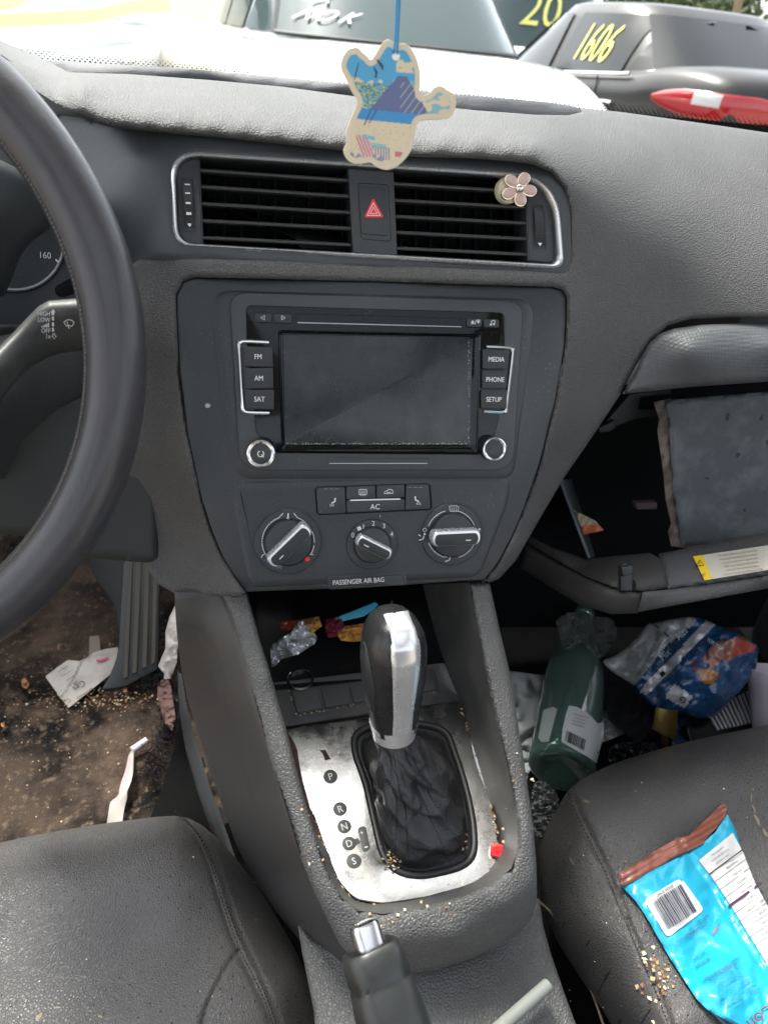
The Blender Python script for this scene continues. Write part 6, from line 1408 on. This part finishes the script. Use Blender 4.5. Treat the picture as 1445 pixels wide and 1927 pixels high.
for i, s_ in enumerate(('Potassium 0mg', 'Iron 0.8mg', 'Calcium 0mg', 'Vitamin D 0mg', 'Protein 2g', 'Includes 11g Added Sugars', 'Total Sugars 13g', 'Dietary Fiber 1g', 'Total Carbohydrate 21g', 'Sodium 40mg', 'Cholesterol 0mg', 'Trans Fat 0g')):
    L_ = (1334+(i+.6)*9.0, 1645+(i+.6)*15.2); sktext(mb, Dw, s_, (L_[0]+38, L_[1]-27), 4.6, 216, LF, 0, .62)
obj('print', mb, [INK, mat('red logo ink', (.5, .02, .04), .5), mat('blue logo ink', (.03, .05, .35), .5), mat('brown logo ink', (.20, .03, .02), .5), mat('plum ink', (.06, .03, .06), .5)], wrp)
mb = MB(); skin(mb, [(1326, 1882), (1345, 1893), (1366, 1905), (1392, 1932), (1410, 1965), (1380, 1950), (1352, 1922), (1335, 1902)], Off(Dps, -.006), 3, .001, .003); obj('torn_inside', mb, mat('dark inner film', (.03, .05, .06), .2, coat=.5), wrp)
# ================================================================= CAR SHELL (roof, doors, glass)
TR = mat('headliner', (.42, .41, .39), .9); DT = mat('door trim', (.05, .05, .052), .6)
body = thing('car_shell', (.105, .2, .2), 'roof, pillars, doors and windscreen of the car that holds the dashboard', 'car')
cxx = .105
def sheet(name, pts, m_, th=None, parent=body):
    mb = MB(); mb.add(pts, [tuple(range(len(pts)))]); return obj(name, mb, m_, parent, 0)
def rz(y): return float(np.interp(y, [-1.2, -.6, 0, .40, .50], [1.38, 1.44, 1.46, 1.43, 1.405]))
def rw(y): return float(np.interp(y, [-1.2, -.6, 0, .40, .50], [.52, .56, .57, .55, .53]))
mb = MB(); NR, NC = 34, 16
ysr = np.linspace(-1.2, .5, NR+1); ssr = np.linspace(-1, 1, NC+1)
mb.add([(cxx+rw(y)*s, y, rz(y)-.035*abs(s)**3) for y in ysr for s in ssr], [(j*(NC+1)+i, j*(NC+1)+i+1, (j+1)*(NC+1)+i+1, (j+1)*(NC+1)+i) for j in range(NR) for i in range(NC) if not (-.62 < ysr[j] and ysr[j+1] < .16 and abs(ssr[i]+ssr[i+1])/2 < .68)])
obj('roof', mb, TR, body, 60)      # unseen sunroof opening added over the front seats to let in top light
for s in (-1, 1):
    X = cxx+s*.73
    y0_ = -.25 if s > 0 else .62     # driver's door panel cut back to let more light in from the left
    mb = MB(); mb.add([(X, y0_, .25), (X, 1.1, .25), (X, 1.1, .98), (X, y0_, .97)], [(0, 1, 2, 3)]); obj('door', mb, DT, body)
    mb = MB(); mb.tube([(cxx+s*.54, .48, 1.40), (cxx+s*.64, .75, 1.26), (cxx+s*.71, 1.05, 1.03)], .035, 10); obj('pillar', mb, TR, body)
    mb = MB(); mb.tube([(cxx+s*.57, -.15, 1.42), (cxx+s*.72, -.12, .96)], .045, 10); obj('pillar', mb, TR, body)
mb = MB(); mb.add([(-.7, -1.2, .25), (.9, -1.2, .25), (.85, -1.2, 1.05), (-.65, -1.2, 1.05)], [(0, 1, 2, 3)]); obj('rear_seat', mb, DT, body)
# windscreen
def wsp(u, v):  # u -1..1, v 0 bottom..1 top
    yb = 1.10-.22*abs(u)**2.2; zb = 1.035; yt = .50-.05*u*u; zt = 1.405
    y = yb*(1-v)+yt*v; z = zb*(1-v)+zt*v+.03*sin(pi*v); x = cxx+u*(.74*(1-v)+.54*v); return (x, y+.02*sin(pi*v), z)
mb = MB(); nu, nv = 40, 16
V = [wsp(-1+2*i/nu, j/nv) for j in range(nv+1) for i in range(nu+1)]
mb.add(V, [(j*(nu+1)+i, j*(nu+1)+i+1, (j+1)*(nu+1)+i+1, (j+1)*(nu+1)+i) for j in range(nv) for i in range(nu)])
gm = bpy.data.materials.new('windscreen glass'); gm.use_nodes = True; nt = gm.node_tree; nt.nodes.clear()
o_ = nt.nodes.new('ShaderNodeOutputMaterial'); tr = nt.nodes.new('ShaderNodeBsdfTransparent'); tr.inputs[0].default_value = (.90, .93, .91, 1)
gl = nt.nodes.new('ShaderNodeBsdfGlossy'); gl.inputs['Roughness'].default_value = .02; df = nt.nodes.new('ShaderNodeBsdfDiffuse'); df.inputs[0].default_value = (.7, .7, .68, 1)
lw = nt.nodes.new('ShaderNodeFresnel'); lw.inputs[0].default_value = 1.3; m1 = nt.nodes.new('ShaderNodeMixShader'); m2 = nt.nodes.new('ShaderNodeMixShader')
nn_ = nt.nodes.new('ShaderNodeTexNoise'); nn_.inputs['Scale'].default_value = 60; nn_.inputs['Detail'].default_value = 6; mr = nt.nodes.new('ShaderNodeMapRange'); mr.inputs[1].default_value = .45; mr.inputs[2].default_value = .9; mr.inputs[3].default_value = .012; mr.inputs[4].default_value = .06
nt.links.new(nn_.outputs[0], mr.inputs[0]); nt.links.new(mr.outputs[0], m2.inputs[0])
nt.links.new(lw.outputs[0], m1.inputs[0]); nt.links.new(tr.outputs[0], m1.inputs[1]); nt.links.new(gl.outputs[0], m1.inputs[2]); nt.links.new(m1.outputs[0], m2.inputs[1]); nt.links.new(df.outputs[0], m2.inputs[2]); nt.links.new(m2.outputs[0], o_.inputs[0])
ws = obj('windscreen', mb, gm, body, 60)
mb = MB()
for r_ in range(5):
    for i in range(260):
        u = -1+2*(i+.5*(r_ % 2))/260; v = .003+r_*.0052; s_ = .0015*(1-r_*.15)
        c = np.array(wsp(u, v)); a = np.array(wsp(u+.001, v))-c; b = np.array(wsp(u, v+.001))-c; a = nrm(a)*s_; b = nrm(b)*s_
        c = c-np.array((0, .001, .001)); mb.add([c-a-b, c+a-b, c+a+b, c-a+b], [(0, 1, 2, 3)])
tag(obj('frit_dots', mb, mat('black frit', (.02, .02, .02), .5), body), kind='stuff')
# ================================================================= OUTSIDE
gr = MB(); gr.add([(-80, -60, 0), (80, -60, 0), (80, 140, 0), (-80, 140, 0)], [(0, 1, 2, 3)])
tag(obj('ground', gr, mat('pale dusty gravel', (.30, .27, .23), .95, mott=[(1.5, (.20, .18, .15), .4, .7), (30, (.38, .35, .30), .5, .7)], coords='Object')), kind='structure')
EX = 3.6
def hdir(px, py):
    d = RAY(px, py); return d/hypot(d[0], d[1])
def place(px, py, dist):
    d = hdir(px, py); return np.array((d[0]*dist, d[1]*dist, 0))
def carmesh(label, colour, loc, head, L=4.5, W=1.78, H=1.43, kind='sedan', rough=.12, mir=False, wv0=.08):
    """x along the car (front +), y left"""
    root = thing('parked_car', (loc[0], loc[1], 0), label, 'car', 'parked cars beyond the windscreen')
    ca, sa = cos(head), sin(head)
    T = lambda p: np.array((loc[0]+p[0]*ca-p[1]*sa, loc[1]+p[0]*sa+p[1]*ca, p[2]))
    hx = L/2; hwid = W/2
    bz = .95 if kind != 'suv' else 1.02
    # stations: x, top z (belt/bonnet/boot), half width, bottom
    if kind == 'sedan': sts = [(-hx, .62, .62, .45), (-hx+.04, .96, .74, .32), (-hx+.25, 1.06, .82, .26), (-hx+.62, 1.07, .86, .24), (-hx+1.0, 1.02, .885, .22), (-.3, .97, .89, .20), (.55, .95, .89, .20), (1.0, .95, .885, .20), (1.35, .92, .87, .22), (hx-.45, .80, .84, .24), (hx-.15, .70, .78, .26), (hx-.02, .55, .66, .32), (hx, .48, .60, .40)]
    else: sts = [(-hx, .75, .66, .50), (-hx+.05, 1.02, .80, .34), (-hx+.4, 1.06, .86, .28), (-hx+1.0, 1.04, .89, .26), (-.3, 1.03, .89, .26), (.6, 1.02, .89, .26), (1.0, 1.02, .885, .26), (1.3, 1.0, .87, .26), (hx-.45, .92, .85, .28), (hx-.15, .80, .80, .30), (hx-.02, .62, .70, .34), (hx, .52, .64, .42)]
    mb = MB(); LP = []
    for x, zt, w, zb in cr(sts, 4):
        w *= W/1.78; row = []
        for y, z in ((-w*.0, zb), (-w*.80, zb), (-w*.95, zb+.05), (-w, zb+.22), (-w*.995, (zb+zt)/2+.02), (-w*.985, zt-.16), (-w*.95, zt-.06), (-w*.86, zt-.008), (-w*.5, zt+.018), (0, zt+.025)): row.append((y, z))
        full = row+[(-y, z) for y, z in row[::-1]][1:-1]
        LP.append([T((x, y, z)) for y, z in full])
    mb.loft(LP, 0, True, True); paint = mat('car paint '+label[:12], colour, rough, coat=.8 if kind != 'sedan' else .1, spec=.3 if kind == 'sedan' else .5, dust=(120, .05, (.4, .38, .34)) if kind != 'sedan' else None)
    obj('body', mb, paint, root, 50)
    # cabin
    if kind == 'sedan': xr0, xr1, xt0, xt1 = -hx+.50, 1.15, -hx+1.22, .30
    else: xr0, xr1, xt0, xt1 = -hx+.12, 1.15, -hx+.55, .38
    zb_ = bz-.02; wB, wT = .80*W/1.78, .60*W/1.78
    mb = MB(); LP = []
    def loop(s, n=40):
        x0 = xr0+(xt0-xr0)*s; x1 = xr1+(xt1-xr1)*s; w = wB+(wT-wB)*s; z = zb_+(H-.03-zb_)*s
        out = []
        for k in range(n):
            q = 2*pi*k/n; e = EX; c_, s_ = cos(q), sin(q); X = np.sign(c_)*abs(c_)**(2/e); Y = np.sign(s_)*abs(s_)**(2/e)
            out.append(T(((x0+x1)/2+X*(x1-x0)/2, Y*w*(1-.05*X), z)))
        return out
    Ls = [loop(s) for s in np.linspace(0, 1, 6)]
    cen = np.mean(Ls[-1], 0)
    for sc_, dz in ((.90, .018), (.6, .032), (.25, .038)): Ls.append([cen+(p-cen)*sc_+np.array((0, 0, dz)) for p in Ls[5]])
    mb.loft(Ls, 0, False, True); obj('cabin', mb, paint, root, 60)
    glass = mat('tinted glass '+label[:10], (.05, .07, .07) if sum(colour) > 1 else (.012, .014, .015), .08, spec=.32)
    def side_pt(x, s, sg, off=.012):
        w = (wB+(wT-wB)*s)+off; z = zb_+(H-.03-zb_)*s; x0 = xr0+(xt0-xr0)*s; x1 = xr1+(xt1-xr1)*s; c_ = 2*(x-(x0+x1)/2)/(x1-x0)
        c_ = max(-.999, min(.999, c_)); Y = (1-abs(c_)**EX)**(1/EX)
        return T((x, sg*Y*w*(1-.05*c_)+sg*0, z))
    def quadpatch(fn, n, m, name, m_):
        mb = MB(); mb.loft([[fn(i/n, j/m) for i in range(n+1)] for j in range(m+1)], closed=False); return obj(name, mb, m_, root, 70)
    def wx(x, s, front): # slanted ends
        return x
    segs = [(-hx+.95 if kind == 'sedan' else -hx+.35, -.52), (-.46, .28), (.34, 1.02)] if kind != 'sedan' else [(-hx+.78, -hx+1.12), (-hx+1.16, -.20), (-.10, .92)]
    for sg in (1, -1):
        for i, (a, b) in enumerate(segs):
            sl0 = .55 if i == 0 else .04; sl1 = .62 if i == len(segs)-1 else .04
            quadpatch(lambda u, v, a=a, b=b, sl0=sl0, sl1=sl1: side_pt((a+sl0*(.08+.84*v))*(1-u)+(b-sl1*(.08+.84*v))*u, wv0+(.88-wv0)*v, sg), 8, 6, 'side_window', glass)
        if kind == 'sedan':
            xs_ = [q[0] for q in sts]; zt_ = [q[1] for q in sts]; wt_ = [q[2]*W/1.78 for q in sts]
            bp2 = lambda x, dz=0, dw=0: T((x, sg*(float(np.interp(x, xs_, wt_))*.955+dw), float(np.interp(x, xs_, zt_))-.045+dz))
            mb = MB(); mb.tube([bp2(x, .012, .004) for x in np.linspace(-hx+.95, 1.25, 30)], .012, 6); obj('window_trim', mb, M['chrome'], root)
            for xd in (-.98, -.14, 1.02):
                mb = MB(); mb.tube([bp2(xd+.05, 0, .004), bp2(xd, -.12, .028), T((xd-.03, sg*(W/2*.995), .62)), T((xd, sg*(W/2), .35))], .006, 5); obj('door_seam', mb, M['black'], root)
        mb = MB(); c = T((.92, sg*(W/2+.05), bz+.03)); 
        if mir:
            mb.loft([[c+np.array(T((x_, 0, 0))-T((0, 0, 0)))+np.array(T((0, sg*.085*cos(q)*r_, 0))-T((0, 0, 0)))+np.array((0, 0, .06*sin(q)*r_)) for q in np.linspace(0, 2*pi, 16, endpoint=False)] for x_, r_ in ((-.05, .9), (-.02, 1.0), (.05, .85), (.09, .4))], 0, True, True); obj('mirror', mb, M['dark'], root, 60)
        for xh in (-.22, -1.05+.0) if kind == 'sedan' else (-.1, -.95):
            mb = MB(); q0 = T((xh+.02, sg*(W/2*.985+.012), .80)); q1 = T((xh-.18, sg*(W/2*.985+.012), .81)); mb.tube([q0, (q0+q1)/2+np.array((0, 0, .004)), q1], .014, 8); obj('door_handle', mb, M['chrome'] if kind == 'sedan' else paint, root)
        for xw in (-L*.29, L*.30):
            w_ = sub('wheel', T((xw, sg*(W/2-.10), .32)), root)
            mb = MB(); r0 = .33; LPw = []
            for r, y in ((.20, -.09), (r0*.97, -.10), (r0, -.06), (r0, .08), (r0*.96, .11), (.22, .115)): LPw.append([T((xw+r*cos(q), sg*(W/2-.10+y), .33+r*sin(q))) for q in np.linspace(0, 2*pi, 36, endpoint=False)])
            mb.loft(LPw); obj('tyre', mb, mat('tyre', (.02, .02, .02), .8), w_, 50)
            mb = MB(); LPw = [[T((xw+r*cos(q), sg*(W/2-.10+y), .33+r*sin(q))) for q in np.linspace(0, 2*pi, 36, endpoint=False)] for r, y in ((.222, .112), (.20, .09), (.05, .07), (.04, .10), (.01, .10))]
            mb.loft(LPw, 0, False, True); obj('rim', mb, M['silver'], w_, 40)
            mb = MB(); arch = [T((xw+.385*cos(q), sg*(W/2*.99+.008), .33+.385*sin(q))) for q in np.linspace(0, pi, 24)]; mb.add(arch, [tuple(range(24))]); obj('wheel_arch', mb, M['black'], root)
    def endpt(front):
        def f(u, v):
            s = max(.07, wv0-.01)+(.89-max(.07, wv0-.01))*v; y = (-1+2*u)*(wB+(wT-wB)*s)*.86; x0 = xr0+(xt0-xr0)*s; x1 = xr1+(xt1-xr1)*s; z = zb_+(H-.03-zb_)*s
            Y = abs(-1+2*u)*.86; c_ = (1-Y**EX)**(1/EX); xc, hxw = (x0+x1)/2, (x1-x0)/2
            return T((xc+(hxw*c_+.016)*(1 if front else -1), y*(1-.05*(1 if front else -1)), z+.004))
        return f
    quadpatch(endpt(True), 16, 8, 'windscreen', glass)
    mbb = MB(); ep_ = endpt(True); pts_ = [ep_(u, 0) for u in np.linspace(0, 1, 20)]+[ep_(1, v) for v in np.linspace(0, 1, 12)]+[ep_(1-u, 1) for u in np.linspace(0, 1, 20)]+[ep_(0, 1-v) for v in np.linspace(0, 1, 12)]; mbb.tube(pts_, .022, 6, flat=.5); obj('windscreen_seal', mbb, M['dark'], root)
    quadpatch(endpt(False), 16, 8, 'rear_window', glass)
    # lamps
    for sg in (1, -1):
        mb = MB(); L0 = []; path = [(-hx+.62-.09*k, None) for k in range(7)]+[(-hx+.03, .66*W/1.78), (-hx+.012, .56*W/1.78), (-hx+.006, .46*W/1.78), (-hx+.004, .38*W/1.78)]
        xs2 = [q[0] for q in sts]; ws2 = [q[2]*W/1.78 for q in sts]
        for k, (x, y) in enumerate(path):
            t = k/(len(path)-1); yy = (float(np.interp(x, xs2, ws2))*.985+.012) if y is None else y
            zc = .885-.01*t; hh = (.020+.055*min(1, t*3.2)**.6)*(1 if t < .85 else .85)
            out = nrm((-.3 if y is None else -1, sg*(1 if y is None else .25), 0))
            L0.append([T((x+out[0]*.020*cos(q_), sg*yy+out[1]*.020*cos(q_), zc+hh*sin(q_))) for q_ in np.linspace(-pi/2, pi/2, 9)])
        mb.loft(L0, 0, closed=False); nf = len(mb.f); mb.m = [1 if (4 <= (k // 8) <= 5 and 4 <= (k % 8) <= 6) else 0 for k in range(nf)]
        obj('tail_light', mb, [mat('red lens', (.30, .008, .01), .15, coat=.5), mat('clear lens', (.42, .40, .40), .15, coat=.5)], root, 60)
        mb = MB(); L0 = [[T((hx-.52+.42*t, sg*(W/2*(.97-.10*t*t)+.008-.25*max(0, t-.6)), .66+.0*t)), T((hx-.56+.42*t, sg*(W/2*(.95-.10*t*t)-.012-.25*max(0, t-.6)), .80-.07*t))] for t in np.linspace(0, 1, 10)]
        mb.loft(L0, 0, closed=False); obj('headlight', mb, mat('head lens', (.5, .52, .55), .08, coat=1), root, 60)
    return root, T, side_pt, endpt
blk = place(1175, 130, 7.6)
def az(px, py): d = RAY(px, py); return atan2(d[1], d[0])
a_los = az(1165, 130)
r1, T1, sp1, ep1 = carmesh('dark sedan with yellow 1606 written on its rear door glass', (.020, .018, .017), blk, a_los+radians(34), kind='sedan', rough=.3, mir=True)
def carwrite(root, fn, s_, u0, u1, v0, v1, m_, flip=False, th=.0):
    v, f = glyphs(s_); X = [p[0] for p in v]; Y = [p[1] for p in v]; mb = MB()
    a0, a1, b0, b1 = min(X), max(X), min(Y), max(Y); vs = []
    for x, y in v:
        u = (x-a0)/(a1-a0); w = (y-b0)/(b1-b0); u = 1-u if flip else u
        vs.append(fn(u0+(u1-u0)*u+.06*(w-.5)*(1 if not flip else -1), v0+(v1-v0)*w))
    mb.add(vs, f); return obj('marker_writing', mb, m_, root, 0)
YEL = mat('yellow window marker', (.62, .60, .16), .7); WHT = mat('white window marker', (.8, .8, .8), .7)
sg1 = 1
def f1606(u, v):
    x = -.98+.60*(1-u); return sp1(x, v, sg1, .02)
carwrite(r1, f1606, '1606', .12, .82, .22, .74, YEL)
wht = place(690, 60, 5.3)
r2, T2, sp2, ep2 = carmesh('white hatchback with white marker writing on its windscreen, nearest beyond the dash', (.80, .80, .79), wht, az(690, 60)+pi+radians(13), kind='suv', H=1.60, L=4.2)
g2 = ep2(True)
carwrite(r2, lambda u, v: g2(u, v)+_towards(g2(u, v)), 'NOK', .70, .93, .08, .26, WHT, True) if False else None
def tow(p): return p-nrm(p-CAM)*.02
carwrite(r2, lambda u, v: tow(g2(u, v)), 'NO K', .07, .28, .14, .24, WHT, False)
carwrite(r2, lambda u, v: tow(g2(u, v)), 'X', .13, .20, .30, .42, WHT, False)
bge = place(300, 50, 8.2)
carmesh('cream van parked beyond the yellow tape on the left', (.62, .58, .46), bge, az(262, 50)+radians(200), kind='suv', H=2.0, wv0=.55)
lft = place(-75, 40, 5.6)
carmesh('white car at the far left behind the yellow tape', (.78, .78, .78), lft, az(10, 40)+radians(155), kind='suv', H=2.0, wv0=.6)
far = place(960, 10, 11.0)
r5, T5, sp5, ep5 = carmesh('white wagon with yellow numbers on its dark rear glass, between the two nearest cars', (.78, .78, .77), far, az(960, 10)+radians(10), kind='suv', H=1.75)
g5 = ep5(False)
carwrite(r5, lambda u, v: tow(g5(u, v)), '20', .35, .65, .35, .85, YEL, True)
# yellow tape
tp = MB(); a = [YP(-60, 52, 3.4), YP(0, 40, 3.4), YP(90, 36, 3.5), YP(180, 30, 3.6), YP(250, 14, 3.7), YP(320, 12, 3.8)]; pts = cr(a, 8)
tp.loft([[np.array(p)+np.array((0, 0, .022)), np.array(p)-np.array((0, .01, .022))] for p in pts], closed=False)
tag(obj('yellow_tape', tp, mat('yellow tape', (.82, .80, .42), .5), None, 60), 'pale yellow plastic tape strung across at the upper left', 'tape', 'yellow tape at the upper left')
tp = MB(); pts = cr([YP(-60, 26, 3.4), YP(0, 10, 3.4), YP(50, -6, 3.5)], 6); tp.loft([[np.array(p)+np.array((0, 0, .02)), np.array(p)-np.array((0, .01, .02))] for p in pts], closed=False)
tag(obj('yellow_tape', tp, bpy.data.materials['yellow tape'], None, 60), 'short piece of yellow tape crossing the top left corner', 'tape', 'yellow tape at the upper left')
# fence, bush, trees, pole
fp = place(170, 60, 9.5); fd = np.array((cos(az(170, 60)-pi/2), sin(az(170, 60)-pi/2), 0))
fn_ = thing('metal_fence', fp, 'dark metal bar fence far off at the upper left', 'fence')
for k in range(-16, 17):
    p = fp+fd*k*.16; mb = MB(); mb.tube([p, p+np.array((0, 0, 1.75))], .012, 6); obj('bar', mb, M['dark'], fn_)
for z in (.25, 1.6): mb = MB(); mb.tube([fp-fd*2.7+np.array((0, 0, z)), fp+fd*2.7+np.array((0, 0, z))], .02, 6); obj('rail', mb, M['dark'], fn_)
def tree(px, py, dist, h, w, label, seed):
    random.seed(seed); p = place(px, py, dist); r = thing('tree', p, label, 'tree', 'trees beyond the cars')
    mb = MB(); mb.tube([p, p+np.array((.1, 0, h*.4)), p+np.array((-.1, .1, h*.8))], [h*.035, h*.026, h*.01], 8)
    for k in range(7):
        a = random.uniform(0, 6.28); mb.tube([p+np.array((0, 0, h*random.uniform(.35, .6))), p+np.array((cos(a)*w*.35, sin(a)*w*.35, h*random.uniform(.65, .85)))], [h*.012, h*.004], 6)
    obj('trunk', mb, mat('bark', (.12, .09, .07), .9), r)
    mb = MB(); cl = [(random.gauss(0, w*.26), random.gauss(0, w*.26), h*random.uniform(.45, .98), random.uniform(.12, .26)*w) for _ in range(26)]
    for _ in range(2600):
        c = random.choice(cl); d = np.array([random.gauss(0, 1) for _ in range(3)]); d = d/np.linalg.norm(d)*c[3]*random.random()**.4
        q = p+np.array(c[:3])+d; s_ = h*.018; u1 = np.array([random.gauss(0, 1) for _ in range(3)])*s_; u2 = np.array([random.gauss(0, 1) for _ in range(3)])*s_
        mb.add([q-u1, q-u2, q+u1, q+u2], [(0, 1, 2, 3)], 0 if random.random() < .6 else 1)
    obj('crown', mb, [mat('leaves dark', (.05, .08, .035), .8), mat('leaves light', (.10, .13, .05), .8)], r, 0)
tree(1290, 30, 34, 4.6, 5, 'green tree behind the dark sedan at the top right', 1)
tree(1330, 20, 40, 5.4, 5, 'farther tree near the utility pole at top right', 2)
tree(165, 20, 13, 3.0, 3.0, 'leafy bush behind the metal fence at the upper left', 3)
pp_ = place(1385, 20, 30); mb = MB(); mb.tube([pp_, pp_+np.array((0, 0, 8))], .12, 8); tag(obj('utility_pole', mb, mat('pole wood', (.2, .15, .1), .9)), 'brown utility pole at the top right', 'pole')
w0, w1 = place(1150, 0, 30)+np.array((0, 0, 5.2)), place(1600, 60, 26)+np.array((0, 0, 2.6))
mb = MB(); mb.tube([w0*(1-t)+w1*t-np.array((0, 0, .4*sin(pi*t))) for t in np.linspace(0, 1, 12)], .035, 6); tag(obj('overhead_cable', mb, M['dark']), 'black overhead cable above the dark sedan at top right', 'cable')
